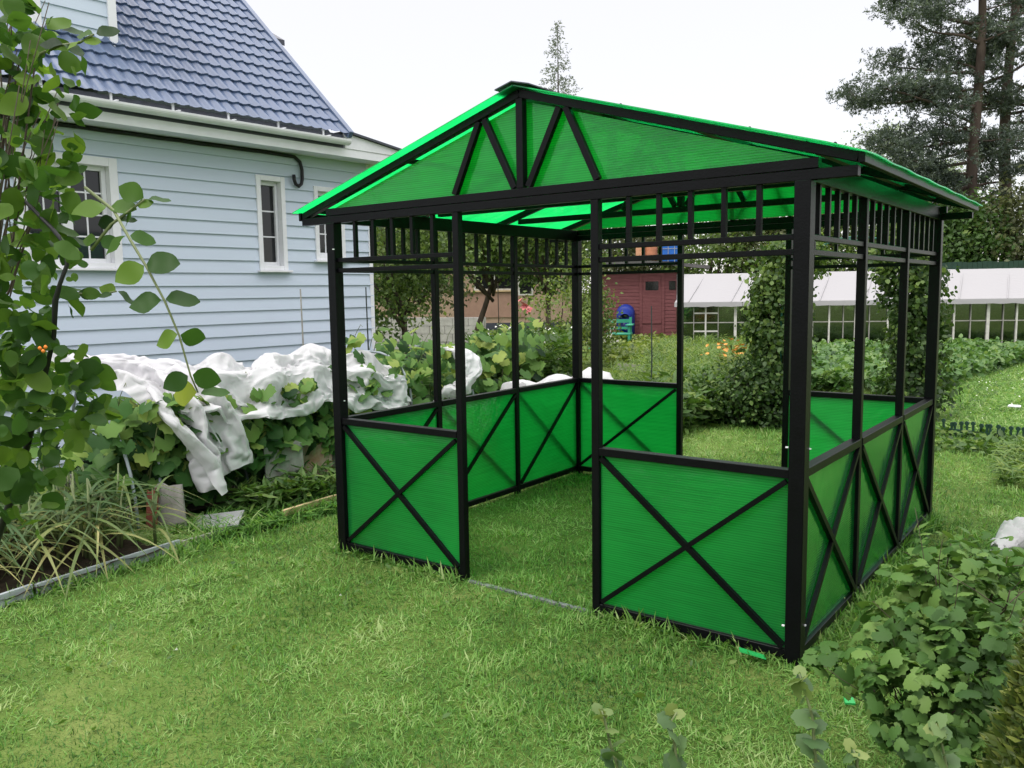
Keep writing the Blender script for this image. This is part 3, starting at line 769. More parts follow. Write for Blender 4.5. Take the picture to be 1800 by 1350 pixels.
def limbset(seed, z0, z1, H, n, reach_l, reach_r, base):
    rr = random.Random(seed); out = list(base)
    for i in range(n):
        z = z0 + (z1-z0)*(i+rr.random())/n
        left = rr.random() < .5
        dx = -rr.uniform(.35, 1)*reach_l if left else rr.uniform(.35, 1)*reach_r
        out.append((z, dx*(1-.35*(z/H)), rr.uniform(-2.4, 2.4), rr.uniform(-.9, 1.6), .9))
    return out
base1 = [(8.7, -4.6, .4, .2, 1.6), (8.4, -4.0, -1.0, .5, 1.3), (9.6, -3.6, .5, .6, 1.3), (10.6, -3.0, -.6, .9, 1.3), (11.3, -3.4, .6, 1.2, 1.4), (12.4, -2.6, 0, 1.2, 1.3),
         (7.6, -3.6, .5, -.3, 1.2), (6.9, -2.9, -.7, -.5, 1.1), (6.4, -3.3, .6, -.6, 1.1), (5.6, -2.9, -.3, -.7, 1.0), (7.2, -3.8, -.5, -.2, 1.2), (5.0, -2.2, .4, -.4, .8), (4.4, -1.8, -.2, -.5, .8)]
pine("leaning scots pine with bare reddish trunk, the left of the two tall pines", 1722, 32, 17.0, .27, -1.0, limbset(3, 4.2, 16, 17, 31, 3.6, 3.0, base1), 3)
pine("taller straight scots pine, the right of the two tall pines", 1772, 33.5, 18.5, .29, -.6, limbset(8, 4.6, 17.5, 18.5, 32, 3.2, 4.0, [(10.5, 3.8, .3, 1.2, 1.2), (8.4, 3.2, -.6, .3, 1.2), (12.0, 2.8, .5, 1.6, 1.2)]), 8)

def spruce():
    D = 75; b = gd(985, D); r = np.random.default_rng(5); right = Vector((CR.x, CR.y, 0)).normalized()
    t = empty('spruce_tree', b, "slender pale spruce far off above the gazebo ridge", "spruce tree")
    H = 1.69 + (505-58)/FPX*D; mb = MB(); mb.tube([b, b+Vector((0, 0, H))], [.22, .02], 7)
    P, Tn, V = [], [], []
    for i in range(40):
        z = H*(1-.62*(i/40)**1.05); L = .25 + (H-z)*.27*(.6+.7*r.random())
        for j in range(5):
            a = r.random()*6.28; d = np.array([math.cos(a), math.sin(a), -.15])
            for q in np.linspace(.15, 1, max(3, int(L*7))):
                for w in range(2):
                    P.append(np.array(b)+np.array([0, 0, z])+d*L*q+r.normal(size=3)*.10+np.array([0, 0, .12*q*q*L])); Tn.append(d+r.normal(size=3)*.6); V.append(r.random())
    mb.build('trunk', M['bark'], t, world=True)
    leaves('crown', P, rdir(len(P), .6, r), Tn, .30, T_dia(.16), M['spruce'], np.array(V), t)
spruce()

# trees seen through the left bays
broad_tree('apple_tree', "old apple tree with dark crown beside the house corner", "apple tree", 712, 15.0, [(-.3, 2.55, 1.05, 1.0), (.6, 2.4, .8, .8), (-.3, 1.55, .75, .7)], .07, 1.3, M['apple'], .085, 150, 46, .20, 'apple trees behind the bed', seed=1)
broad_tree('apple_tree', "leaning apple tree in front of the tan house", "apple tree", 818, 19.0, [(.2, 3.0, 1.35, .85), (1.5, 2.7, 1.1, .75), (-.9, 2.8, .9, .8)], .075, 2.0, M['apple'], .10, 200, 46, .24, 'apple trees behind the bed', lean=(.65, 0), seed=2)
broad_tree('apple_tree', "broad apple tree filling the view under the gazebo beam left of the shed", "apple tree", 965, 18.0, [(-.3, 3.2, 1.3, .8), (.6, 2.7, .8, .7), (.1, 2.1, .55, .6)], .07, 1.9, M['apple'], .09, 170, 46, .22, 'apple trees behind the bed', seed=3)
broad_tree('young_tree', "loose light green young tree between the tan house and the shed", "young tree", 985, 13.5, [(.0, 1.35, .62, .55), (.25, 1.95, .42, .42), (.1, .8, .6, .4)], .035, .7, M['lime'], .065, 60, 34, .15, None, seed=4)
broad_tree('bush', "yellow green leafy bush in front of the red shed", "bush", 1040, 19.0, [(.0, 1.0, .5, .6), (.12, 1.5, .36, .4), (.2, .75, .4, .45)], .04, .5, M['lime'], .075, 60, 40, .14, None, seed=5)
# tree belt behind the greenhouse and the shed
belt = [(690, 33, [(0, 3.6, 2.4, 2.2), (1.8, 2.6, 1.6, 1.6)], 'olive', "dark rounded tree behind the house corner and the block wall"),
        (880, 40, [(0, 4.2, 2.8, 1.9)], 'apple', "green tree rising over the tan house roof"),
        (1085, 36, [(0, 3.6, 2.2, 1.9), (1.5, 3.0, 1.8, 1.6)], 'olive', "tree behind the shed roof left of the orange barrels"),
        (1245, 35, [(0, 3.0, 2.6, 2.3), (1.2, 3.8, 1.6, 1.4)], 'apple', "tree behind the left end of the greenhouse"),
        (1365, 34, [(0, 3.0, 2.4, 2.4), (.9, 4.0, 1.4, 1.2)], 'olive', "olive green tree behind the middle of the greenhouse"),
        (1480, 33, [(0, 3.1, 2.4, 2.3)], 'apple', "tree seen through the right valance behind the greenhouse"),
        (1590, 34, [(0, 3.4, 2.4, 2.4), (1.2, 2.8, 1.8, 2)], 'apple', "leafy tree behind the gazebo's far right post"),
        (1690, 31, [(0, 3.0, 1.7, 1.8), (-.7, 3.6, 1.2, 1.1)], 'weed', "fresh green tree below the pines right of the gazebo"),
        (1800, 30, [(0, 3.2, 1.8, 2.3), (.9, 3.4, 2.0, 2.4)], 'olive', "brownish green tree at the right edge under the pines"),
        (1905, 31, [(0, 3.4, 2.2, 2.6)], 'olive', "tree beyond the right edge beside the brownish one")]
for i, (px, D, pr, mt, lb) in enumerate(belt):
    broad_tree('broadleaf_tree', lb, "tree", px, D, pr, .14, 1.5, M[mt], .17, 150, 50, .40, 'trees behind the plots', seed=20+i)
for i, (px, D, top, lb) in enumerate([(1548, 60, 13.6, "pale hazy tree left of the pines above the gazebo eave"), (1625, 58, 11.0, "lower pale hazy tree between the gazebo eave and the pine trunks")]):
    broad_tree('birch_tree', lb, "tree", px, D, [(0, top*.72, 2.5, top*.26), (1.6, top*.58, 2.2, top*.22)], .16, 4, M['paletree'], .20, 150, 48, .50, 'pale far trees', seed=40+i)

# ------------------------------------------------------------------ far buildings
def frame_local(px0, D0, px1, D1):
    a = gd(px0, D0); b = gd(px1, D1); d = (b-a); L = d.length; rz = math.atan2(d.y, d.x)
    return a, L, rz
def tan_house():
    a, L, rz = frame_local(640, 38, 1015, 38)     # local x to the right, local -y towards the viewer
    h = empty('tan_house', a, "single storey tan house with brown panel below its window band", "house", rz=rz)
    MB().box(0, L, 0, 5, 0, 3.4).build('wall', M['tan'], h)
    MB().box(-.3, L+.3, -.012, -.004, 0, .30).build('plinth', M['darkmetal'], h)
    s = L/375.0
    def X(px): return (px-640)*s
    for px0, px1, z0, z1 in ((731, 747, 1.95, 2.75), (838, 905, 1.85, 2.75), (915, 935, 1.6, 2.9)):
        w = MB().box(X(px0)-.08, X(px1)+.08, -.06, -.001, z0-.08, z1+.08).build('window', M['whitewood'], h)
        MB().box(X(px0), X(px1), -.075, -.0605, z0, z1).build('pane', M['glass'], w)
        if px1-px0 > 40: MB().box((X(px0)+X(px1))/2-.03, (X(px0)+X(px1))/2+.03, -.09, -.0755, z0, z1).build('frame', M['whitewood'], w)
    p = MB()
    for i in range(8): p.box(X(812)+i*.36, X(812)+i*.36+.352, -.05, -.002, .55, 1.68)
    p.build('panel', M['tan2'], h)
    MB().box(X(808), X(900), -.14, -.0, 1.70, 1.77).build('ledge', M['wood'], h)
    MB().add([(-.5, -.5, 3.3), (L+.5, -.5, 3.3), (L+.5, 2.5, 4.4), (-.5, 2.5, 4.4), (-.5, -.5, 3.4), (L+.5, -.5, 3.4), (L+.5, 2.5, 4.5), (-.5, 2.5, 4.5)],
        [(0, 3, 2, 1), (4, 5, 6, 7), (0, 1, 5, 4), (1, 2, 6, 5), (2, 3, 7, 6), (3, 0, 4, 7)]).build('roof', M['maroon'], h)
    MB().box(X(930), X(1000), .4, 3, 3.42, 4.7).build('gable', M['maroon'], h)
tan_house()
def block_wall():
    a, L, rz = frame_local(650, 26, 840, 25)
    w = empty('block_wall', a, "low grey block wall in front of the tan house", "wall", rz=rz)
    mb = MB(); r = random.Random(2); hh = .24; n = int(L/.5)
    for j in range(4):
        for i in range(n):
            x = i*.5 + (.25 if j % 2 else 0); mb.box(x+.008, x+.492, r.uniform(-.012, .012), .22, j*hh-.02, j*hh+hh-.032)
    mb.build('blocks', M['concrete'], w)
    MB().box(-.1, L+.2, .03, .19, -.05, .95).build('mortar', M['greywood'], w)
block_wall()
def shed():
    a, L, rz = frame_local(1050, 27.2, 1188, 26.6)
    h = empty('shed', a, "red brown plank shed with a door and flat felt roof", "shed", rz=rz)
    s = L/138.0
    def X(px): return (px-1050)*s
    H = 2.26
    mb = MB(); z = 0.0; xd0, xd1 = X(1127), X(1166)
    while z < H:
        zt = min(z+.115, H)
        for x0, x1 in ((0, xd0-.04), (xd1+.04, L)):
            mb.add([(x0, -.014, z), (x1, -.014, z), (x1, -.003, zt-.01), (x0, -.003, zt-.01), (x0, .0, z), (x1, .0, z), (x0, 0, zt), (x1, 0, zt)], [(0, 1, 2, 3), (4, 5, 1, 0), (3, 2, 7, 6)])
        z += .115
    mb.box(0.002, L-.002, .001, 2.4, 0, H)
    mb.build('wall', M['redplank'], h)
    d = MB(); z = .05
    while z < H-.1:
        d.box(xd0+.05, xd1-.05, -.024, .0, z, min(z+.11, H-.1)); z += .115
    D = d.build('door', M['redplank'], h)
    MB().box(xd0+.10, xd1-.10, -.036, -.0245, 1.62, 2.0).build('window_frame', M['redplank'], D)
    MB().box(xd0+.15, xd1-.15, -.040, -.0362, 1.67, 1.95).build('pane', M['glass'], D)
    MB().box(xd0+.06, xd1-.06, -.05, -.0245, .62, .70).build('crosspiece', M['redplank'], D)
    MB().box(xd0-.04, xd0+.045, -.034, 0, 0, H-.03).box(xd1-.045, xd1+.04, -.034, 0, 0, H-.03).box(xd0+.045, xd1-.045, -.033, 0, H-.12, H-.03).build('door_frame', M['redplank'], h)
    MB().box(X(1176), X(1187), -.03, -.0145, 1.68, 1.95).build('window', M['glass'], h)
    r = MB(); n = 16; x0, x1 = -1.4, L+1.0
    for i in range(n+1):
        u = i/n; x = x0+(x1-x0)*u; zz = H + .05 + .20*math.sin(math.pi*min(1, u*1.02))
        r.v += [(x, -.45, zz), (x, 2.6, zz+.05), (x, 2.6, zz+.15), (x, -.45, zz+.10)]
    for i in range(n):
        for j in range(4): r.f.append((i*4+j, i*4+(j+1) % 4, i*4+4+(j+1) % 4, i*4+4+j))
    r.f += [(3, 2, 1, 0), (n*4, n*4+1, n*4+2, n*4+3)]
    r.build('roof', M['roofing'], h)
    m4 = Matrix.Translation(a) @ Matrix.Rotation(rz, 4, 'Z')
    def put(mb, name, mat, lx, ly, lz, label, cat, group=None, smooth=True):
        o = mb.build(name, mat, None, smooth=smooth); o.location = m4 @ Vector((lx, ly, lz)); o.rotation_euler = (0, 0, rz); return tag(o, label, cat, group)
    def zroof(lx):
        u = (lx-x0)/(x1-x0); return H+.05+.20*math.sin(math.pi*min(1, u*1.02))+.115
    def barrel(r_, hh):
        p = [(r_*.92, 0)]
        for i in range(4): p += [(r_, hh*(i+.15)/4), (r_*1.04, hh*(i+.5)/4), (r_, hh*(i+.85)/4)]
        return MB().lathe(p+[(r_*.92, hh), (r_*.85, hh)], n=20)
    put(barrel(.17, .58), 'barrel', M['terracotta2'], X(1126), .3, zroof(X(1126)), "pale orange ribbed barrel on the shed roof, left one of two", "barrel", 'orange barrels on the shed roof')
    put(barrel(.185, .60), 'barrel', M['terracotta'], X(1144), .3, zroof(X(1144)), "redder orange ribbed barrel on the shed roof beside the blue tank", "barrel", 'orange barrels on the shed roof')
    tk = empty('water_tank', m4 @ Vector((X(1179), .45, zroof(X(1179)))), "blue square water tank with pale grid bars on the shed roof", "water tank", rz=rz)
    MB().box(-.30, .30, -.3, .3, 0, .62).build('tank', M['blue'], tk, bevel=.04)
    c = MB()
    for x in (-.1, .1): c.box(x-.008, x+.008, -.312, -.302, .0, .62)
    for z in (.12, .42, .60): c.box(-.30, .30, -.316, -.3125, z-.008, z+.008)
    c.build('cage', M['alu'], tk)
    # blue tub standing on end against the shed
    v = MB(); n = 14; out_ = [(-.24, 0)] + [(-.24*math.cos(math.pi*i/n), .72+.24*math.sin(math.pi*i/n)) for i in range(n+1)] + [(.24, 0)]
    k = len(out_)
    for sc, y in ((1, 0), (1, -.06), (.88, -.24), (.6, -.30)): v.v += [(x*sc*1.2, y, (z*sc+(1-sc)*.3)*1.15) for x, z in out_]
    for i in range(3):
        for j in range(k): v.f.append((i*k+j, i*k+(j+1) % k, (i+1)*k+(j+1) % k, (i+1)*k+j))
    v.f += [tuple(range(k)), tuple(range(4*k-1, 3*k-1, -1))]
    put(v, 'plastic_tub', M['navy'], X(1101), -.06, .14, "dark blue round topped tub leaning on the shed wall", "tub", smooth=True)
    # bench
    bl = m4 @ Vector((X(1092), -2.6, 0)); be = empty('garden_bench', bl, "green garden bench with armrest in front of the shed", "bench", rz=rz)
    for x in (-.62, .52): MB().box(x, x+.07, -.25, -.18, 0, .66).build('leg', M['teal'], be); MB().box(x, x+.07, .18, .25, 0, .9).build('leg', M['teal'], be)
    MB().box(-.64, .61, -.26, .26, .40, .45).build('seat', M['teal'], be, bevel=.01)
    MB().box(-.68, -.52, -.30, .24, .665, .71).build('armrest', M['teal'], be, bevel=.01); MB().box(.46, .66, -.30, .24, .665, .71).build('armrest', M['teal'], be, bevel=.01)
    MB().box(-.6, .58, .20, .23, .55, .62).box(-.6, .58, .20, .23, .74, .84).build('backrest', M['teal'], be)
    tr = empty('trellis_panel', m4 @ Vector((X(1080), -4.4, 0)), "slanted white and green lattice panel beside the bench", "trellis", rz=rz+.1)
    g = MB()
    for i in range(9):
        x = -.55+i*.12; g.bar((x, 0, .35), (min(.6, x+.42), .05, .88), .018, .012, (0, 1, 0)); g.bar((x+.1, .018, .35), (max(-.6, x-.32), .068, .88), .018, .012, (0, 1, 0))
    g.build('lattice', M['whitewood'], tr)
    MB().box(-.64, .66, -.02, .0, .28, .35).box(-.6, -.56, -.022, -.002, -.05, .28).box(.56, .60, -.022, -.002, -.05, .28).build('frame', M['whitewood'], tr)
shed()

def carpet(name, label, cat, poly, n, hmin, hmax, leaf, mat, tmpl, sigv=.2, seed=0, tipup=0, clump=None, kind='stuff', vb=.5):
    """ground cover inside a quad given by four ground points"""
    r = np.random.default_rng(seed+100)
    q = [np.array(p[:2] if not isinstance(p, Vector) else (p.x, p.y)) for p in poly]
    u, v_ = r.random(n), r.random(n)
    if clump:
        cu, cv = r.random(clump), r.random(clump); k = r.integers(0, clump, n)
        u = np.clip(cu[k] + r.normal(size=n)*.5/math.sqrt(clump), 0, 1); v_ = np.clip(cv[k] + r.normal(size=n)*.5/math.sqrt(clump), 0, 1); ch = .6+.4*r.random(clump)[k]; cvv = r.random(clump)[k]
    else: ch = 1; cvv = r.random(n)
    xy = (1-u)[:, None]*((1-v_)[:, None]*q[0]+v_[:, None]*q[3]) + u[:, None]*((1-v_)[:, None]*q[1]+v_[:, None]*q[2])
    z = (hmin + (hmax-hmin)*r.random(n)**.7)*ch
    P = np.column_stack([xy, z])
    nn = rdir(n, 1.1, r); tip = rdir(n, tipup, r)
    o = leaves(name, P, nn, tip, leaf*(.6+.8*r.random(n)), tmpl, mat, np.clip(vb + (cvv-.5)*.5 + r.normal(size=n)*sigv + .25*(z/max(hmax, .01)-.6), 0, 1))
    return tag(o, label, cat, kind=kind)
def greenhouse():
    a, L, rz = frame_local(1196, 23.4, 1925, 21.4)
    h = empty('greenhouse', a, "long low greenhouse with white film roof and framed glass walls", "greenhouse", rz=rz)
    ZE, ZR, B = 1.30, 2.10, 1.25
    MB().box(-.05, L, -.05, .07, -.1, .16).build('foundation', M['concrete'], h)
    # glazed front wall
    p = MB(); p.box(0, L, .02, .026, .165, ZE-.03); p.build('pane', M['glass_gh'], h)
    xs = []; x = .0; pat = [.36, .32, .34, .46, .44, .40, .41, .38, .40, .42]
    i = 0
    while x < L: xs.append(x); x += pat[i % len(pat)]; i += 1
    for i, x in enumerate(xs):
        w = (.036, .010, .020, .010)[i % 4]; mt = M['whitewood'] if i % 2 == 0 else M['greywood']
        MB().box(x-w, x+w, -.035, .019, .161, ZE-.045).build('post', mt, h)
    MB().box(-.05, L, -.030, .0185, .745, .772).build('rail', M['greywood'], h)
    gb = MB(); gb.box(xs[1], xs[1]+.66, -.028, .0185, 1.0, 1.04).box(xs[1]+.30, xs[1]+.345, -.0275, .0186, .17, 1.25).box(xs[1], xs[1]+.66, -.028, .0185, .50, .54).build('door_frame', M['whitewood'], h)
    MB().box(-.1, L, -.06, .03, ZE-.045, ZE+.02).build('wall_plate', M['greywood'], h)
    # film roof, gently sagging between rafters
    nx, ny = 200, 6; V = []; F = []
    for i in range(nx+1):
        x = -.16 + (L+.16)*i/nx
        for j in range(ny+1):
            u = j/ny; sag = .022*abs(math.sin(x*math.pi/1.15))*math.sin(math.pi*u) + .008*noise.noise(Vector((x*3, u*5, 0)))
            hip = max(0, (.42-x*.9))*u*.0
            V.append((x + (.40*u if i == 0 else 0), -.16+(B+.16)*u, ZE+.02+(ZR-ZE)*u - sag))
    for i in range(nx):
        for j in range(ny): F.append((i*(ny+1)+j, (i+1)*(ny+1)+j, (i+1)*(ny+1)+j+1, i*(ny+1)+j+1))
    MB().add(V, F).build('roof', M['ghfilm'], h, smooth=True)
    MB().add([(-.16, 2*B+.16, ZE), (L, 2*B+.16, ZE), (L, B, ZR), (.24, B, ZR)], [(0, 1, 2, 3)]).build('rear_roof', M['ghfilm'], h)
    x = .2
    while x < L: MB().bar((x, -.16, ZE+.035), (x+.5, B, ZR+.006), .022, .010).build('roof_batten', M['ghfilm'], h); x += 1.15
    fr = MB(); n = 120
    for i in range(n+1):
        x = -.17+(L+.17)*i/n; fr.v += [(x, -.165, ZE+.03), (x, -.18, ZE-.10+.03*noise.noise(Vector((x*4, 1, 1))))]
    for i in range(n): fr.f.append((2*i, 2*i+1, 2*i+3, 2*i+2))
    fr.build('film_edge', M['ghfilm'], h)
    MB().box(-.06, -.02, -.02, 2*B, .0, ZE).add([(-.04, -.1, ZE), (-.04, 2*B+.1, ZE), (.1, B, ZR-.02)], [(0, 1, 2)]).build('end_wall', M['ghfilm'], h)
    MB().box(.0, L, 2*B, 2*B+.03, 0, .5).build('rear_wall', M['greywood'], h)
    q = [Matrix.Translation(a) @ Matrix.Rotation(rz, 4, 'Z') @ Vector(v) for v in ((.3, .35, 0), (L-.2, .35, 0), (L-.2, 2*B-.3, 0), (.3, 2*B-.3, 0))]
    carpet('greenhouse_plants', "dark tomato plants growing behind the greenhouse glass", "plants", q, 12000, .05, 1.25, .17, M['archvine'], T_oval(.3, 4), seed=50, clump=110, vb=.35)
    b = m4 = Matrix.Translation(a) @ Matrix.Rotation(rz, 4, 'Z')
    # fence behind
    f = empty('garden_fence', m4 @ Vector((L*.55, 5.5, 0)), "dark green board fence behind the greenhouse", "fence", rz=rz)
    g = MB(); x = 0
    while x < 9: g.box(x, x+.14, -.01, .01, 0, 2.42+.015*math.sin(x*7)); x += .15
    g.build('boards', M['dkgreen'], f)
greenhouse()

# ------------------------------------------------------------------ vegetable plots
BL = T_blade(.06, .5, 4)
carpet('potato_plants', "dense pale green potato foliage behind the gazebo's right bays", "potato patch", [gp(1415, 690), gp(1640, 700), gp(1720, 622), gp(1330, 624)], 15000, .08, .42, .11, M['potato'], T_lobed(3, .2, .04, .1, 9), seed=1, clump=260)
carpet('vegetable_leaves', "mixed leafy vegetables in front of the red shed", "vegetable bed", [gp(1060, 650), gp(1215, 640), gp(1210, 598), gp(1060, 600)], 6000, .03, .34, .12, M['lime'], T_oval(.3, 4), seed=2, clump=150)
carpet('dill_plants', "feathery dill and onions in the middle beds", "vegetable bed", [gp(1060, 690), gp(1330, 690), gp(1330, 606), gp(1190, 606)], 17000, .05, .46, .15, M['dill'], T_blade(.045, .35, 3), seed=3, clump=420, tipup=1.4)
carpet('strawberry_plants', "low dark leaved strawberry bed behind the back doorway", "strawberry bed", [gp(1195, 735), gp(1345, 745), gp(1345, 665), gp(1195, 660)], 8500, .03, .28, .10, M['potato'], T_lobed(3, .15, .05, .1, 9), seed=4, clump=160, vb=.58)
carpet('rough_grass', "long rough grass round the vegetable beds", "grass", [gd(600, 10.5), gd(1700, 10.5), gd(1900, 24), gd(560, 24)], 26000, 0, .03, .13, M['weed'], T_blade(.03, .5, 3), seed=5, tipup=1.3)
carpet('meadow_grass', "yellow green trampled grass path right of the gazebo", "grass", [gp(1640, 760), gp(1980, 800), gp(1980, 618), gp(1690, 635)], 26000, 0, .02, .09, M['grass'], T_blade(.05, .5, 3), seed=6, tipup=.7, vb=.62)
carpet('clover_flowers', "white clover heads scattered in the grass right of the arch", "clover", [gp(1680, 745), gp(1880, 745), gp(1880, 630), gp(1720, 650)], 140, .05, .08, .02, M['white_fl'], T_dia(.45, .0), seed=7)
carpet('tomato_weeds', "tall loose herbs with tiny white flowers behind the left bays", "herbs", [gd(800, 10.2), gd(1000, 10.2), gd(1010, 13.0), gd(850, 13.0)], 15000, .1, 1.15, .12, M['weed'], T_dia(.22), seed=8, clump=230, tipup=.5)
carpet('herb_flowers', "tiny white flowers over the tall herbs", "flowers", [gd(800, 10.2), gd(1000, 10.2), gd(1010, 13.0), gd(850, 13.0)], 260, .6, 1.2, .035, M['white_fl'], T_dia(.45), seed=9)
carpet('corner_plants', "low leafy plants along the greenhouse foot at the right", "plants", [gp(1640, 690), gp(1790, 640), gp(1900, 622), gp(1640, 622)], 4800, .05, .40, .12, M['potato'], T_oval(.32, 4), seed=10, clump=120)
carpet('hedge_plants', "weeds at the foot of the low picket edging", "weeds", [gp(1640, 790), gp(1990, 830), gp(1990, 790), gp(1640, 755)], 900, .0, .08, .08, M['weed'], T_oval(.26, 4), seed=11, clump=90, tipup=.4)
carpet('fern_weeds', "pale feathery weeds in the lawn at the right edge", "weeds", [gp(1760, 850), gp(1990, 900), gp(1990, 800), gp(1750, 790)], 2600, .0, .18, .14, M['dill'], T_blade(.05, .7, 4), seed=12, clump=40, tipup=.6)
carpet('far_flower_bed', "yellow green flower border below the tan house", "flower bed", [gd(850, 15), gd(1010, 15), gd(1010, 19), gd(880, 19)], 4200, .1, .9, .12, M['lime'], T_oval(.3, 4), seed=13, clump=90)

def flowerhead(name, label, cat, pts, mat, s, group):
    first = None
    for i, p in enumerate(pts):
        if first is None:
            mb = MB()
            for k in range(7):
                a = k*2*math.pi/7; c, sn = math.cos(a), math.sin(a)
                mb.add([(0, 0, -.1), (.55*c-.28*sn, .55*sn+.28*c, .22), (1.0*c, 1.0*sn, .25), (.55*c+.28*sn, .55*sn-.28*c, .22)], [(0, 1, 2, 3)])
            mb.lathe([(.05, -.15), (.16, 0), (.1, .14)], n=8)
            o = mb.build(name, mat); first = o
        else:
            o = first.copy(); COL.objects.link(o)
        sc = s*(.8+.4*random.random()); o.scale = (sc, sc, sc); o.location = p; o.rotation_euler = (random.uniform(-.7, .7), random.uniform(-.7, .7), random.uniform(0, 6))
        tag(o, label, cat, group)
r_ = random.Random(4)
flowerhead('lily_flower', "small orange lily in the bed left of the arch", "flower", [at(1288+r_.gauss(0, 22), 613+r_.gauss(0, 7), 14.5+r_.uniform(-.4, .4)) for _ in range(64)], M['lily'], .036, 'orange lilies in the bed')
flowerhead('rose_flower', "pink bloom in the bushes before the tan house", "flower", [at(px, py, 15.5) for px, py in ((915, 528), (923, 541), (932, 546), (950, 546), (906, 540), (920, 535))], M['pink'], .09, 'pink blooms in the bush')
carpet('lily_leaves', "yellow green lily clump under the orange flowers", "lily clump", [gd(1265, 13.9), gd(1320, 13.9), gd(1320, 15), gd(1265, 15)], 900, .05, .55, .22, M['lime'], BL, seed=14, tipup=1.2, clump=20)

# bed edging boards in the plots
for i, (p, q, lb) in enumerate([((1195, 698), (1262, 672), "grey board edging the strawberry bed"), ((1085, 650), (1135, 653), "grey board edging the bed under the shed")]):
    a = gp(*p); b = gp(*q); rootless(MB().bar(a+Vector((0, 0, .07)), b+Vector((0, 0, .07)), .03, .16), 'bed_board', M['greywood'], lb, "board", 'boards edging the far beds')
# stakes
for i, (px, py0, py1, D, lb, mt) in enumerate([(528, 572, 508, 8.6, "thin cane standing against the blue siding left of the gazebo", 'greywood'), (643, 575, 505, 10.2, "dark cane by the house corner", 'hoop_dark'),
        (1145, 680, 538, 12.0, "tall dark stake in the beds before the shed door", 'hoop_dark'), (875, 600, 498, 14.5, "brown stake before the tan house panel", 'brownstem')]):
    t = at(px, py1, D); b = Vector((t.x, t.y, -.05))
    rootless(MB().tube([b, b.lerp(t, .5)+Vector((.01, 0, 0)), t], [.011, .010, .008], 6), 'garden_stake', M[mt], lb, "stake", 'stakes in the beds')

# tiny decorative edging
def edging(label, px0, py0, px1, py1, mat, hh, n, gap=None):
    a = gp(px0, py0); b = gp(px1, py1); d = (b-a); L = d.length; rz = math.atan2(d.y, d.x)
    e = empty('picket_edging', a, label, "edging", rz=rz)
    mb = MB(); r = random.Random(n)
    for i in range(n):
        x = L*(i+.5)/n; w = L/n*.30; z = hh*(.85+.25*r.random()); tl = r.uniform(-.02, .02)
        mb.bar((x, 0, -.03), (x+tl, 0, z), w*1.3, .012, (0, 1, 0))
        k = len(mb.v); c = Vector((x+tl, 0, z+w*.6))
        ring = [(c.x+w*1.25*math.cos(j*math.pi/5), -.008, c.z+w*1.25*math.sin(j*math.pi/5)) for j in range(10)]
        mb.add(ring+[(x_, .008, z_) for x_, _, z_ in ring], [tuple(range(10)), tuple(range(19, 9, -1))]+[(j, (j+1) % 10, 10+(j+1) % 10, 10+j) for j in range(10)])
    mb.build('pickets', mat, e)
    MB().box(0, L, -.012, .012, hh*.38, hh*.55).build('rail', mat, e)
edging("dark green round headed picket edging right of the gazebo", 1655, 762, 1900, 792, M['dkgreen'], .13, 22)
edging("pale teal picket edging beyond the back doorway", 1196, 735, 1268, 737, M['teal'], .10, 10)
def tree_plaque():
    p = gp(1783, 716, .06)
    rootless(MB().box(-.02, .13, -.05, .05, 0, .03), 'white_slab', M['white_pl'], "small white slab lying in the grass at the right edge", "slab", bevel=.01).location = p
tree_plaque()
p = at(1205, 706, 10.6); rootless(MB().lathe([(.10, 0), (.13, .06), (.11, .13), (.04, .17)], (p.x, p.y, .05), 10), 'white_bundle', M['fleece'], "crumpled white bundle by the teal edging", "bundle", smooth=True)
a, b = gp(1190, 722), gp(1235, 722); rootless(MB().tube([a+Vector((0, 0, .12)), b+Vector((0, 0, .12))], .02, 7), 'wooden_pole', M['greywood'], "short grey pole lying above the teal edging", "pole")

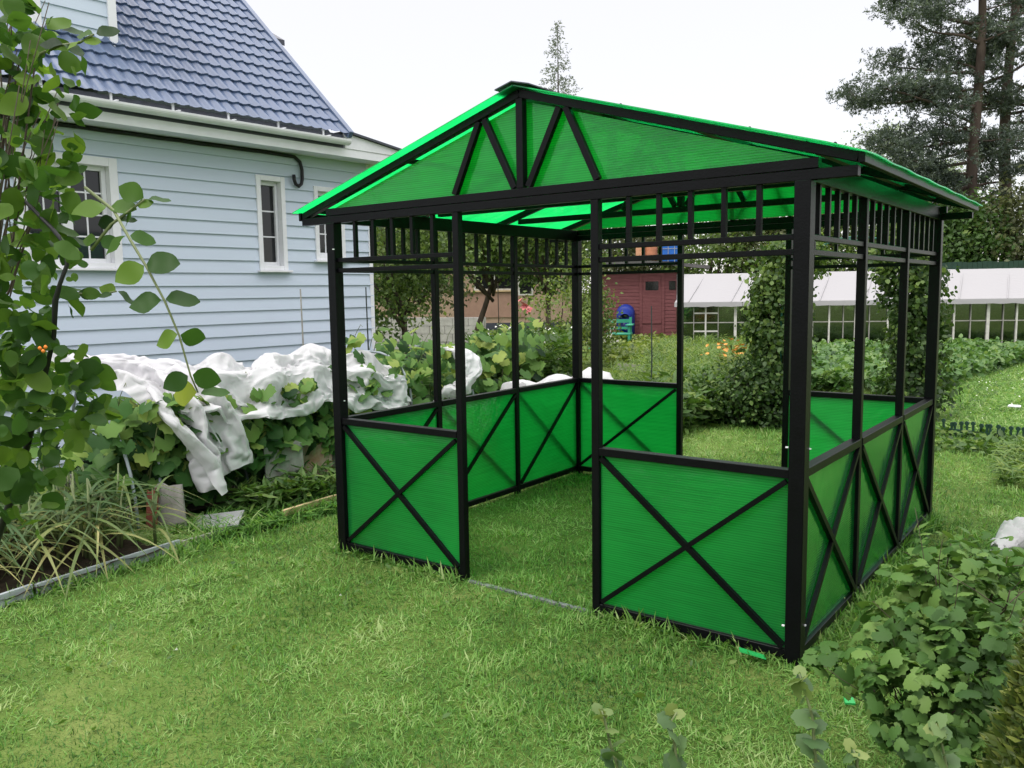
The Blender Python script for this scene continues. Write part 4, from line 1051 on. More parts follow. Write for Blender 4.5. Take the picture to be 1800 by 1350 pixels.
# ------------------------------------------------------------------ vine arch
def arch():
    L0 = gp(1358, 742); R0_ = gp(1608, 735); mid = (L0+R0_)/2
    t = empty('garden_arch', Vector((L0.x, L0.y, 0)), "slim green metal garden arch carrying climbing vines", "arch")
    d = (R0_-L0); w = d.length; d.normalize(); nn = d.cross(Vector((0, 0, 1)))
    for off in (-.22, .22):
        pts = [L0+nn*off+Vector((0, 0, -.1)), L0+nn*off+Vector((0, 0, 1.45))]
        for i in range(1, 12):
            a = math.pi*i/12; pts.append(L0+nn*off+d*(w/2-w/2*math.cos(a))+Vector((0, 0, 1.45+.85*math.sin(a))))
        pts += [R0_+nn*off+Vector((0, 0, 1.45)), R0_+nn*off+Vector((0, 0, -.1))]
        MB().tube(pts, .013, 8).build('hoop', M['pipe'], t, world=True, smooth=True)
    rg = MB()
    for z in (.3, .7, 1.1, 1.45):
        for q in (L0, R0_): rg.bar(q-nn*.22+Vector((0, 0, z)), q+nn*.22+Vector((0, 0, z)), .012, .012)
    rg.build('rungs', M['pipe'], t, world=True)
    r = np.random.default_rng(31)
    for q, lb, seed, H, rad, foot in ((L0, "thick climbing vine covering the left leg of the arch", 1, 2.25, .30, .62), (R0_, "dark climbing vine on the right leg of the arch beside the gazebo's far post", 2, 2.55, .29, .30)):
        r = np.random.default_rng(seed+60)
        v = empty('climbing_vine', Vector((q.x, q.y, 0)), lb, "vine", 'vines on the garden arch')
        n = 9000; nc = 230
        cz = r.random(nc)*H; ca = r.random(nc)*6.28; cr = rad*(.5+.7*r.random(nc)) + foot*np.clip(1-cz/.8, 0, 1)*.55*r.random(nc)
        lean = np.clip(cz-1.2, 0, 2)*.22*(1 if seed == 1 else -1)
        C = np.array([q.x, q.y, 0]) + np.stack([cr*np.cos(ca), cr*np.sin(ca), cz], 1) + np.outer(lean, np.array(d))
        k = r.integers(0, nc, n); P = C[k]+r.normal(size=(n, 3))*.075; P[:, 2] = np.abs(P[:, 2])
        o = nrm(P-np.array([q.x, q.y, 0])*1-np.outer(P[:, 2], [0, 0, 1])+1e-6)
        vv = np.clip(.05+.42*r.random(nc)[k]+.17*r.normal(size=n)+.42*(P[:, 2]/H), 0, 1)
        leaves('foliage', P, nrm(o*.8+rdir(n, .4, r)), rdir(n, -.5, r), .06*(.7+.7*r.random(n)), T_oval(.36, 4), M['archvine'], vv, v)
        st = MB()
        for i in range(5):
            a = r.random()*6.28; p0 = q+Vector((.12*math.cos(a), .12*math.sin(a), 0)); pts = [p0]
            for j in range(1, 9):
                z = H*j/9; ang = a+z*2.2; pts.append(q+Vector((.12*math.cos(ang), .12*math.sin(ang), z))+d*max(0, z-1.2)*.22*(1 if seed == 1 else -1))
            st.tube(pts, [.012-.001*j for j in range(9)], 5)
        st.build('stem', M['brownstem'], v, world=True, smooth=True)
    # loose shoots straying from the right vine
arch()
broad_tree('garden_shrub', "rounded dark shrub at the foot of the arch's left leg", "shrub", 1300, 10.4, [(0, .42, .50, .42), (.35, .30, .35, .3)], .03, .25, M['archvine'], .055, 80, 44, .10, None, seed=70, tmpl=T_oval(.34, 4))

# ------------------------------------------------------------------ cucumber bed: hoops, leaves, fleece, slates
BX0, BX1 = -2.95, -1.52
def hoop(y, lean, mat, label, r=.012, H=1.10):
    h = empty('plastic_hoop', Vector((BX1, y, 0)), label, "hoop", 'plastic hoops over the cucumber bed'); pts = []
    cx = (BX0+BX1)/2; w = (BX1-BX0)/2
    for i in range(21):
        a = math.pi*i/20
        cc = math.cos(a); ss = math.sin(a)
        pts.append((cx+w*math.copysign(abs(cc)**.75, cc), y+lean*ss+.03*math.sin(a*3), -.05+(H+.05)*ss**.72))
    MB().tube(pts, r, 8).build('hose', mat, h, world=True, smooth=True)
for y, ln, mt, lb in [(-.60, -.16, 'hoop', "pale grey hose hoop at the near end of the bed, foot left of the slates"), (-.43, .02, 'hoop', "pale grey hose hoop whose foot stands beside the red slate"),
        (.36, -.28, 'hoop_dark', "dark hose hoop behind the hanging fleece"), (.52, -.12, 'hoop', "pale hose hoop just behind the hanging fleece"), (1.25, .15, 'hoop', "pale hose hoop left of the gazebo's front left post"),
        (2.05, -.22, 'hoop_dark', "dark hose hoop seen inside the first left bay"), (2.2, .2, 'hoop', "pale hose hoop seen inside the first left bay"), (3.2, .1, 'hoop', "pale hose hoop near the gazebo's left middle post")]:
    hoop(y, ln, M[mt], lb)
def cucumbers():
    r = np.random.default_rng(44)
    # plants one by one along the bed, each with its own leaves and stems
    ys = np.arange(-.35, 4.5, .42); k = 0
    cx = (BX0+BX1)/2
    where = {0: "at the near end of the bed under the front hoops", 1: "between the near hoops and the hanging fleece", 2: "behind the hanging fleece", 3: "just left of the gazebo's front left post", 4: "behind the gazebo's front left post"}
    for i, y in enumerate(ys):
        for side, xs in ((1, BX1-.34), (-1, BX0+.36)):
            if side < 0 and i % 2: continue
            base = Vector((xs, y, 0))
            lb = "broad leaved cucumber plant " + (where[i] if i in where and side > 0 else ("farther along the bed beyond the left bays" if side > 0 else "in the bed's rear row by the house"))
            t = empty('cucumber_plant', base, lb, "cucumber plant", 'cucumber plants in the bed')
            n = (250 if y < 2.1 else 150) if side > 0 else 105
            ztop = (.82 if y < 2.1 else 1.16) + .08*r.normal()
            nc = 40; C = np.stack([xs + r.normal(size=nc)*.20 + side*(.15 if y < 2.1 else .06), y + r.normal(size=nc)*.27, .10+(ztop-.10)*r.random(nc)**.8], 1)
            kk = r.integers(0, nc, n); P = C[kk]+r.normal(size=(n, 3))*.085; P[:, 2] = np.clip(P[:, 2], .05, .93 if y < 2.1 else 1.32); lim = np.where(P[:, 2] < .30, BX1-.10, BX1+.08); P[:, 0] = np.minimum(P[:, 0], lim - .08*r.random(n))
            out = np.stack([.7+.55*r.normal(size=n), -.45+.6*r.normal(size=n), .55+.6*r.random(n)], 1)
            if side < 0: out[:, 0] *= .4; out[:, 2] += .6
            tip = np.stack([.35+.4*r.normal(size=n), .5*r.normal(size=n), -.85+.3*r.normal(size=n)], 1)
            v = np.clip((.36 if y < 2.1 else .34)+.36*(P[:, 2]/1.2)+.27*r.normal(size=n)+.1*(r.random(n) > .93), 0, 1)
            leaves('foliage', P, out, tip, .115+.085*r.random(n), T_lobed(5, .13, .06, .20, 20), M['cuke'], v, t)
            st = MB()
            for j in range(6):
                e = C[j % nc]; limb(st, base+Vector((0, 0, -.03)), e, .009, .004, 0, 5, 5, .2)
            # curling tendrils over the top
            for j in range(2):
                p = Vector((xs+r.normal()*.15, y+r.normal()*.2, ztop-.1)); st.tube([p, p+Vector((.03, .02, .14)), p+Vector((.10, .03, .24)), p+Vector((.16, 0, .22))], [.004, .003, .0025, .002], 4)
            st.build('stem', M['stem'], t, world=True, smooth=True)
cucumbers()
# soil of the beds
def soil_patch(name, pts, z, label):
    xs = [p[0] for p in pts]; ys = [p[1] for p in pts]; mb = MB(); n = 26
    for j in range(n+1):
        for i in range(n+1):
            u, w = i/n, j/n
            x = (1-u)*((1-w)*pts[0][0]+w*pts[3][0])+u*((1-w)*pts[1][0]+w*pts[2][0]); y = (1-u)*((1-w)*pts[0][1]+w*pts[3][1])+u*((1-w)*pts[1][1]+w*pts[2][1])
            mb.v.append((x, y, z+.03*noise.noise(Vector((x*6, y*6, 0)))))
    for j in range(n):
        for i in range(n): mb.f.append((j*(n+1)+i, j*(n+1)+i+1, (j+1)*(n+1)+i+1, (j+1)*(n+1)+i))
    o = mb.build(name, M['soil'], smooth=True); tag(o, label, None, None, 'structure')
soil_patch('bed_soil', [(BX0-.1, -.55), (BX1-.05, -.55), (BX1-.05, 6.2), (BX0-.1, 6.2)], .06, "dark soil of the cucumber bed")
soil_patch('garlic_bed_soil', [(-3.6, -4.2), (-.75, -2.3), (-.93, -.75), (-3.6, -.95)], .035, "dark soil of the garlic bed")
# upright slates round the bed
def slates():
    r = random.Random(6)
    spots = [(-2.55, -.66, .0, .50, .33, 'slate', "wide grey slate at the left end of the bed"), (-2.12, -.64, .06, .46, .36, 'slate', "grey slate leaning at the near bed end left of the hoops"),
             (-1.70, -.62, -.1, .22, .20, 'slate', "narrow grey slate between the hoop feet"), (-1.50, -.52, .25, .10, .30, 'slate_red', "narrow red stained slate by the hoop foot"), (-1.38, -.42, .35, .24, .33, 'slate', "tall grey slate right of the red one"),
             (-1.40, .62, 1.35, .34, .46, 'slate', "grey slate under the fleece tip"), (-1.44, .98, 1.40, .32, .42, 'rust', "rust topped slate right of the fleece"), (-1.46, 1.30, 1.45, .36, .42, 'slate', "pale slate nearest the gazebo's front left post"),
             (-1.47, 1.75, 1.5, .4, .40, 'slate', "grey slate behind the gazebo's front left post")]
    for x, y, rz, w, hh, mt, lb in spots:
        mb = MB(); top = [(-w/2+w*i/6, hh*(.92+.16*r.random())) for i in range(7)]
        vs = [(-w/2, -.006, -.06), (w/2, -.006, -.06)]
        f = [(px, -.006, pz) for px, pz in reversed(top)]
        front = [(-w/2, -.006, -.06), (w/2, -.006, -.06)] + f; k = len(front)
        mb.add(front + [(a, .006, c) for a, b, c in front], [tuple(range(k)), tuple(range(2*k-1, k-1, -1))] + [(j, k+j, k+(j+1) % k, (j+1) % k) for j in range(k)])
        o = mb.build('slate_slab', M[mt]); o.location = (x, y, 0); o.rotation_euler = (r.uniform(-.14, .02), r.uniform(-.05, .05), rz)
        tag(o, lb, "slate", 'slates edging the cucumber bed')
slates()
def ridged(x, y, z, o=3):
    a, f, t = .6, 1.0, 0.0
    for _ in range(o):
        t += a*(1-abs(2*noise.noise(Vector((x*f, y*f, z)))))
        a *= .5; f *= 2.1
    return t-.55
def cr(a, t):
    k = len(a)-1; x = t*k; i = min(int(x), k-1); f = x-i
    p0, p1, p2, p3 = a[max(i-1, 0)], a[i], a[i+1], a[min(i+2, k)]
    return .5*((2*p1)+(p2-p0)*f+(2*p0-5*p1+4*p2-p3)*f*f+(3*p1-p0-3*p2+p3)*f**3)
def loft(spine, wid, hgt, ns=150, nc=56, seed=0, rough=.05, half=1.9, fold=.0):
    """draped cloth: a sheet laid over a spine, its two sides hanging, gathered into creases"""
    sp = [Vector(p) for p in spine]; V = []; F = []
    for i in range(ns+1):
        t = i/ns; c = cr(sp, t); d = (cr(sp, min(1, t+.01))-cr(sp, max(0, t-.01))).normalized()
        s = d.cross(Vector((0, 0, 1))); s.normalize(); u = s.cross(d)
        w = cr(wid, t)*(1+.22*noise.noise(Vector((t*9, seed, 0)))); h = cr(hgt, t)*(1+.35*noise.noise(Vector((t*7, seed, 5))))
        for j in range(nc+1):
            b = -1+2*j/nc; a = half*b
            n1 = ridged(t*9+b*1.1, b*1.7-t*3, seed)*.55 + ridged(t*26, b*1.3, seed+8, 2)*.22*abs(b)
            lat = math.sin(a*.95)*w*(1+.25*n1)
            ver = h*(1-1.55*abs(b)**1.9) + h*.75*n1 + abs(b)**3*h*.3*math.sin(t*40+6*noise.noise(Vector((t*6, seed, b*.4))))
            V.append(c + s*lat + u*ver + d*(.05*n1))
    for i in range(ns):
        for j in range(nc): F.append((i*(nc+1)+j, i*(nc+1)+j+1, (i+1)*(nc+1)+j+1, (i+1)*(nc+1)+j))
    return V, F
def sheet(top, bot, ns=60, nv=40, amp=.05, freq=9, seed=0, pinch=.28):
    tp = [Vector(p) for p in top]; bt = [Vector(p) for p in bot]; V = []; F = []
    for j in range(nv+1):
        w = j/nv
        for i in range(ns+1):
            t = i/ns; tt = .5+(t-.5)*(1-pinch*math.sin(math.pi*min(1, w*1.1)))
            p = cr(tp, tt).lerp(cr(bt, tt), w)
            warp = t*freq + 1.3*noise.noise(Vector((t*2.2, w*1.1, seed))) + .5*noise.noise(Vector((t*5, w*2.2, seed+2)))
            f = amp*(.45+.55*w)*(math.sin(warp*2*math.pi) + 1.2*ridged(t*4+w*.8, w*1.2, seed+3)) + .02*ridged(t*9-w*2, w*5, seed+5)
            V.append(p - FWH*f + RTH*f*.5 + Vector((0, 0, .05*noise.noise(Vector((t*6, 0, seed)))*w)))
    for j in range(nv):
        for i in range(ns): F.append((j*(ns+1)+i, j*(ns+1)+i+1, (j+1)*(ns+1)+i+1, (j+1)*(ns+1)+i))
    return V, F
FWH = Vector((FW.x, FW.y, 0)).normalized(); RTH = Vector((CR.x, CR.y, 0)).normalized()
#==CLOTH==
# grid points of each settled sheet, millimetres
CLOTH = {
  'a': (72, 32, [
    -2918,-1018,1150,-2915,-981,1140,-2915,-944,1131,-2912,-906,1124,-2889,-876,1126,-2857,-854,1126,-2821,-838,1124,-2784,-825,1120,-2746,-815,1114,-2708,-807,1106,-2670,-800,1098,-2630,-782,1089,-2596,-765,1083,-2562,-748,1077,
    -2528,-729,1072,-2495,-710,1068,-2461,-692,1067,-2426,-675,1066,-2391,-659,1066,-2356,-644,1067,-2320,-630,1069,-2284,-617,1071,-2248,-604,1073,-2211,-592,1076,-2178,-580,1080,-2143,-565,1084,-2108,-551,1087,-2072,-537,1089,
    -2036,-523,1088,-2000,-512,1086,-1962,-503,1081,-1937,-529,1070,-1903,-539,1054,-1867,-544,1041,-1830,-549,1030,-1793,-553,1021,-1756,-557,1013,-1724,-551,1017,-1687,-543,1006,-1661,-526,981,-1639,-506,954,-1625,-483,923,
    -1612,-456,896,-1600,-429,868,-1567,-413,849,-1531,-404,832,-1496,-397,814,-1461,-391,795,-1427,-384,776,-1397,-368,746,-1390,-348,713,-1385,-328,680,-1380,-307,646,-1376,-286,611,-1371,-265,576,-1364,-246,540,
    -1356,-227,505,-1346,-208,472,-1328,-188,440,-1320,-175,405,-1309,-162,371,-1292,-153,337,-1266,-155,309,-1246,-147,278,-1228,-135,247,-1212,-122,215,-1197,-107,183,-1180,-90,154,-1164,-68,127,-1158,-50,95,
    -1155,-48,57,-1134,-79,54,-2948,-1001,1186,-2941,-964,1179,-2933,-927,1175,-2902,-904,1175,-2866,-890,1171,-2829,-879,1165,-2791,-872,1155,-2754,-867,1142,-2717,-863,1127,-2682,-859,1109,-2648,-855,1091,-2607,-834,1070,
    -2574,-817,1061,-2540,-801,1055,-2506,-783,1051,-2472,-765,1049,-2438,-748,1047,-2403,-731,1046,-2368,-715,1046,-2333,-700,1045,-2298,-686,1046,-2262,-673,1047,-2226,-659,1046,-2191,-650,1057,-2150,-637,1073,-2117,-623,1086,
    -2084,-608,1098,-2051,-592,1110,-2018,-575,1119,-1986,-556,1127,-1953,-536,1132,-1921,-515,1131,-1891,-504,1109,-1855,-504,1094,-1820,-505,1080,-1784,-505,1066,-1748,-519,1068,-1715,-489,1038,-1677,-484,1031,-1651,-467,1006,
    -1635,-446,976,-1605,-432,954,-1592,-407,926,-1558,-421,910,-1526,-427,888,-1493,-427,866,-1460,-425,844,-1428,-421,823,-1396,-417,801,-1351,-388,760,-1347,-354,741,-1340,-338,706,-1335,-316,675,-1331,-291,644,
    -1327,-266,613,-1326,-237,585,-1319,-215,553,-1307,-199,519,-1283,-157,470,-1281,-138,437,-1281,-118,405,-1255,-123,378,-1242,-110,344,-1231,-96,310,-1223,-82,275,-1220,-68,240,-1220,-55,199,-1220,-49,162,
    -1219,-52,124,-1211,-65,89,-1201,-78,55,-1180,-110,54,-2963,-988,1219,-2951,-952,1217,-2915,-939,1210,-2879,-930,1199,-2843,-923,1186,-2807,-917,1170,-2773,-912,1151,-2739,-907,1132,-2705,-902,1113,-2671,-896,1095,
    -2636,-891,1077,-2592,-868,1058,-2561,-849,1044,-2527,-832,1036,-2494,-814,1031,-2460,-798,1028,-2425,-781,1026,-2390,-766,1025,-2355,-750,1024,-2319,-735,1024,-2284,-721,1025,-2248,-707,1027,-2212,-693,1030,-2177,-680,1034,
    -2130,-661,1049,-2097,-646,1063,-2065,-632,1077,-2032,-617,1090,-2000,-602,1102,-1967,-587,1113,-1934,-571,1122,-1901,-554,1131,-1868,-537,1136,-1843,-511,1142,-1807,-512,1131,-1779,-489,1118,-1742,-488,1112,-1705,-445,1068,
    -1678,-432,1044,-1647,-420,1024,-1627,-403,995,-1593,-395,977,-1562,-400,955,-1531,-404,932,-1501,-421,914,-1471,-428,891,-1441,-434,866,-1410,-430,844,-1379,-425,823,-1327,-393,775,-1322,-367,749,-1315,-340,722,
    -1311,-314,695,-1307,-287,667,-1302,-261,640,-1296,-236,611,-1290,-211,583,-1286,-185,555,-1258,-129,495,-1257,-109,463,-1256,-88,431,-1260,-79,394,-1264,-69,357,-1267,-66,319,-1268,-66,281,-1267,-67,243,
    -1263,-72,197,-1254,-81,161,-1234,-94,132,-1210,-108,105,-1199,-120,71,-1224,-99,52,-2970,-980,1243,-2936,-973,1227,-2901,-964,1212,-2867,-956,1195,-2832,-949,1179,-2798,-941,1163,-2763,-935,1148,-2729,-927,1132,
    -2695,-919,1117,-2661,-910,1101,-2627,-901,1086,-2583,-873,1071,-2556,-848,1061,-2522,-838,1051,-2487,-826,1041,-2454,-809,1039,-2420,-791,1038,-2386,-775,1038,-2352,-759,1038,-2317,-744,1038,-2282,-729,1039,-2246,-717,1040,
    -2211,-705,1042,-2175,-691,1046,-2130,-672,1061,-2098,-658,1076,-2066,-643,1091,-2034,-628,1105,-2002,-612,1118,-1970,-595,1130,-1937,-577,1140,-1904,-558,1148,-1872,-538,1154,-1839,-516,1162,-1807,-502,1147,-1774,-486,1139,
    -1741,-470,1127,-1686,-440,1083,-1676,-414,1057,-1649,-399,1033,-1617,-406,1013,-1586,-407,991,-1555,-410,969,-1523,-412,948,-1491,-413,928,-1463,-413,901,-1449,-415,866,-1415,-411,850,-1380,-407,834,-1329,-377,790,
    -1320,-351,764,-1313,-324,737,-1306,-298,710,-1300,-273,683,-1295,-247,656,-1290,-222,628,-1286,-196,600,-1282,-171,572,-1271,-113,506,-1276,-99,471,-1280,-90,434,-1283,-85,397,-1282,-85,359,-1280,-87,321,
    -1278,-88,283,-1273,-91,245,-1278,-92,198,-1253,-104,172,-1233,-117,143,-1220,-131,110,-1219,-107,80,-1241,-119,52,-2968,-960,1242,-2930,-959,1239,-2893,-956,1226,-2858,-952,1211,-2823,-947,1196,-2789,-941,1181,
    -2754,-934,1165,-2720,-925,1152,-2686,-915,1140,-2652,-901,1128,-2619,-887,1116,-2579,-859,1105,-2548,-836,1098,-2518,-816,1087,-2500,-792,1064,-2464,-786,1074,-2428,-774,1076,-2392,-760,1077,-2357,-745,1078,-2322,-730,1079,
    -2287,-715,1079,-2252,-699,1080,-2218,-684,1079,-2191,-658,1071,-2153,-647,1091,-2121,-631,1103,-2089,-614,1116,-2057,-598,1128,-2024,-581,1138,-1992,-562,1145,-1959,-543,1150,-1925,-524,1152,-1892,-506,1151,-1858,-488,1150,
    -1823,-472,1144,-1789,-457,1135,-1755,-442,1125,-1698,-418,1099,-1666,-402,1084,-1637,-395,1061,-1607,-389,1037,-1578,-385,1012,-1550,-383,987,-1523,-381,960,-1496,-380,933,-1471,-381,904,-1449,-382,873,-1431,-383,839,
    -1394,-376,834,-1352,-353,795,-1351,-336,761,-1344,-310,733,-1338,-283,707,-1330,-254,684,-1322,-224,662,-1318,-198,634,-1316,-173,605,-1315,-152,573,-1310,-121,508,-1313,-116,470,-1312,-116,432,-1304,-121,395,
    -1295,-126,358,-1293,-128,320,-1290,-129,282,-1302,-122,246,-1281,-131,209,-1267,-140,175,-1258,-145,138,-1253,-141,100,-1249,-121,68,-1244,-86,54,-2973,-939,1217,-2935,-931,1226,-2897,-925,1228,-2864,-921,1210,
    -2828,-914,1199,-2796,-906,1181,-2761,-896,1169,-2725,-885,1165,-2700,-873,1139,-2671,-857,1122,-2639,-840,1109,-2605,-812,1101,-2575,-788,1094,-2545,-765,1088,-2513,-746,1097,-2483,-731,1079,-2448,-719,1087,-2414,-704,1078,
    -2380,-689,1084,-2345,-674,1088,-2310,-660,1091,-2275,-645,1094,-2241,-629,1085,-2214,-619,1110,-2183,-605,1119,-2151,-587,1128,-2119,-570,1137,-2086,-552,1147,-2054,-533,1145,-2021,-513,1142,-1988,-495,1138,-1954,-478,1133,
    -1920,-462,1127,-1885,-446,1120,-1851,-431,1113,-1816,-417,1105,-1782,-402,1095,-1739,-384,1080,-1708,-375,1058,-1676,-366,1037,-1645,-360,1014,-1615,-354,991,-1584,-349,968,-1553,-344,945,-1522,-340,923,-1490,-338,901,
    -1459,-339,877,-1431,-341,851,-1420,-348,815,-1387,-328,794,-1388,-313,759,-1382,-287,730,-1371,-253,715,-1366,-224,691,-1366,-201,658,-1367,-184,623,-1367,-173,585,-1363,-167,546,-1352,-160,501,-1342,-169,465,
    -1338,-173,427,-1338,-175,389,-1342,-170,351,-1333,-179,315,-1329,-182,278,-1326,-182,240,-1323,-179,201,-1320,-171,164,-1317,-159,128,-1312,-140,95,-1306,-115,66,-1300,-80,54,-2974,-917,1169,-2944,-899,1185,
    -2910,-885,1197,-2876,-870,1207,-2839,-863,1203,-2804,-854,1191,-2770,-844,1179,-2736,-832,1168,-2721,-822,1134,-2691,-806,1118,-2658,-789,1112,-2628,-765,1107,-2599,-741,1102,-2568,-718,1096,-2536,-699,1090,-2502,-682,1088,
    -2467,-669,1095,-2434,-653,1084,-2399,-638,1082,-2364,-624,1081,-2329,-609,1081,-2293,-595,1082,-2261,-580,1096,-2225,-569,1095,-2205,-559,1107,-2170,-543,1110,-2139,-525,1121,-2105,-528,1105,-2069,-518,1098,-2033,-506,1092,
    -1998,-494,1087,-1961,-486,1079,-1925,-478,1072,-1889,-470,1066,-1852,-462,1061,-1816,-454,1055,-1778,-447,1053,-1752,-443,1064,-1720,-434,1046,-1686,-425,1029,-1659,-416,1002,-1632,-407,975,-1604,-398,950,-1578,-387,923,
    -1551,-375,897,-1524,-362,872,-1497,-347,847,-1469,-330,826,-1441,-308,812,-1426,-304,792,-1428,-291,756,-1415,-256,742,-1413,-230,712,-1414,-220,673,-1411,-215,634,-1404,-213,594,-1389,-217,557,-1382,-214,517,
    -1379,-213,497,-1382,-213,458,-1390,-205,421,-1390,-210,383,-1390,-211,345,-1391,-206,307,-1391,-198,269,-1390,-188,233,-1388,-178,201,-1385,-163,166,-1380,-147,132,-1375,-129,98,-1369,-109,66,-1362,-73,53,
    -2974,-877,1121,-2935,-884,1125,-2911,-859,1141,-2875,-847,1150,-2854,-819,1164,-2822,-801,1174,-2789,-795,1157,-2755,-781,1167,-2734,-773,1137,-2698,-761,1133,-2662,-756,1142,-2638,-735,1134,-2610,-711,1124,-2580,-689,1115,
    -2549,-669,1106,-2516,-651,1100,-2481,-635,1094,-2447,-620,1088,-2412,-605,1083,-2377,-590,1081,-2341,-577,1080,-2306,-563,1080,-2270,-550,1082,-2235,-537,1090,-2218,-528,1097,-2183,-512,1098,-2146,-509,1090,-2110,-498,1087,
    -2078,-483,1100,-2044,-473,1086,-2009,-459,1080,-1972,-449,1077,-1935,-439,1074,-1898,-429,1073,-1861,-420,1072,-1824,-412,1071,-1785,-405,1070,-1777,-403,1056,-1743,-392,1054,-1712,-384,1032,-1681,-374,1012,-1651,-365,989,
    -1620,-357,967,-1606,-349,931,-1583,-341,901,-1559,-332,871,-1533,-322,842,-1506,-309,817,-1481,-300,794,-1464,-289,785,-1458,-261,765,-1456,-248,729,-1445,-253,691,-1437,-252,651,-1431,-251,612,-1424,-249,572,
    -1424,-238,533,-1426,-226,502,-1422,-212,484,-1422,-235,455,-1427,-229,417,-1431,-222,379,-1433,-213,342,-1434,-203,305,-1434,-192,268,-1433,-178,233,-1432,-167,205,-1429,-150,171,-1426,-132,137,-1422,-114,103,
    -1418,-96,70,-1407,-60,75,-2975,-864,1072,-2937,-861,1079,-2907,-842,1092,-2875,-826,1104,-2847,-804,1118,-2820,-781,1132,-2804,-757,1154,-2771,-761,1137,-2739,-739,1138,-2703,-734,1147,-2667,-735,1158,-2643,-718,1151,
    -2613,-697,1141,-2583,-677,1130,-2547,-666,1125,-2513,-649,1118,-2480,-632,1112,-2446,-615,1105,-2413,-598,1098,-2383,-577,1090,-2348,-562,1086,-2312,-548,1084,-2277,-534,1083,-2242,-521,1088,-2223,-516,1086,-2187,-505,1082,
    -2150,-493,1082,-2115,-480,1084,-2079,-467,1088,-2044,-463,1104,-2007,-459,1101,-1971,-446,1097,-1935,-435,1095,-1898,-425,1094,-1861,-415,1093,-1824,-405,1092,-1806,-391,1069,-1789,-384,1058,-1758,-375,1049,-1726,-363,1033,
    -1695,-352,1013,-1663,-340,994,-1630,-331,977,-1616,-322,942,-1598,-313,909,-1579,-305,876,-1559,-300,843,-1539,-295,810,-1513,-282,790,-1497,-271,785,-1490,-270,749,-1483,-266,711,-1476,-260,673,-1469,-254,635,
    -1460,-243,597,-1443,-223,569,-1454,-234,533,-1453,-232,498,-1449,-224,481,-1430,-210,456,-1445,-212,421,-1447,-204,384,-1448,-195,347,-1450,-186,310,-1451,-176,274,-1451,-163,237,-1452,-154,210,-1449,-135,176,
    -1446,-116,144,-1442,-96,111,-1437,-75,80,-1426,-51,53,-2967,-849,1056,-2938,-838,1077,-2920,-834,1110,-2891,-809,1108,-2862,-786,1115,-2833,-763,1124,-2808,-738,1141,-2774,-750,1156,-2745,-729,1155,-2707,-727,1163,
    -2669,-725,1171,-2646,-709,1165,-2615,-689,1156,-2583,-669,1146,-2554,-651,1129,-2522,-633,1122,-2488,-616,1117,-2456,-598,1108,-2421,-582,1107,-2387,-565,1106,-2353,-549,1101,-2318,-533,1097,-2284,-518,1092,-2249,-503,1087,
    -2229,-497,1085,-2192,-487,1081,-2155,-476,1081,-2121,-466,1093,-2084,-455,1099,-2047,-450,1091,-2012,-442,1103,-1976,-430,1106,-1939,-419,1104,-1903,-407,1101,-1867,-395,1094,-1831,-385,1086,-1798,-372,1083,-1782,-370,1073,
    -1763,-353,1048,-1727,-344,1040,-1696,-333,1021,-1666,-322,1001,-1636,-313,979,-1611,-306,951,-1589,-300,921,-1567,-295,890,-1553,-283,857,-1532,-278,825,-1534,-267,788,-1521,-261,777,-1511,-254,742,-1500,-246,706,
    -1487,-238,670,-1468,-230,639,-1455,-221,604,-1461,-207,569,-1439,-217,540,-1456,-213,515,-1454,-203,494,-1450,-193,466,-1444,-183,429,-1441,-172,393,-1437,-163,356,-1433,-154,320,-1429,-148,282,-1419,-149,246,
    -1434,-129,226,-1436,-110,192,-1439,-91,159,-1442,-72,126,-1443,-53,93,-1423,-32,69,-2983,-851,1089,-2962,-821,1096,-2931,-803,1108,-2902,-785,1124,-2870,-773,1140,-2834,-773,1151,-2816,-743,1167,-2780,-734,1175,
    -2742,-742,1179,-2707,-731,1190,-2683,-703,1181,-2659,-684,1170,-2629,-664,1158,-2599,-643,1147,-2568,-624,1137,-2536,-605,1129,-2503,-586,1121,-2470,-568,1115,-2437,-550,1110,-2403,-533,1106,-2369,-517,1103,-2334,-501,1099,
    -2300,-485,1094,-2265,-471,1087,-2239,-464,1083,-2202,-454,1079,-2165,-444,1078,-2128,-436,1080,-2091,-428,1083,-2057,-423,1101,-2021,-411,1100,-1985,-400,1095,-1950,-386,1097,-1915,-377,1082,-1880,-366,1072,-1845,-354,1063,
    -1810,-343,1054,-1797,-328,1070,-1765,-312,1061,-1740,-303,1033,-1710,-294,1013,-1678,-285,995,-1648,-278,973,-1623,-275,945,-1598,-272,918,-1571,-269,891,-1543,-264,866,-1546,-260,829,-1538,-247,796,-1528,-241,782,
    -1518,-234,747,-1504,-226,712,-1488,-217,680,-1465,-209,651,-1464,-199,616,-1440,-195,589,-1442,-186,554,-1439,-177,522,-1444,-168,507,-1442,-151,476,-1431,-140,441,-1421,-130,406,-1412,-121,370,-1404,-115,333,
    -1398,-109,296,-1394,-107,258,-1391,-106,222,-1391,-122,187,-1397,-106,152,-1402,-86,119,-1405,-59,91,-1401,-22,98,-3009,-835,1144,-2983,-810,1153,-2947,-811,1165,-2912,-803,1178,-2877,-795,1190,-2843,-783,1202,
    -2810,-767,1211,-2778,-748,1221,-2750,-722,1221,-2727,-694,1208,-2706,-666,1193,-2677,-646,1184,-2646,-626,1175,-2614,-607,1167,-2581,-588,1161,-2547,-571,1155,-2513,-554,1151,-2478,-539,1150,-2441,-528,1151,-2404,-518,1151,
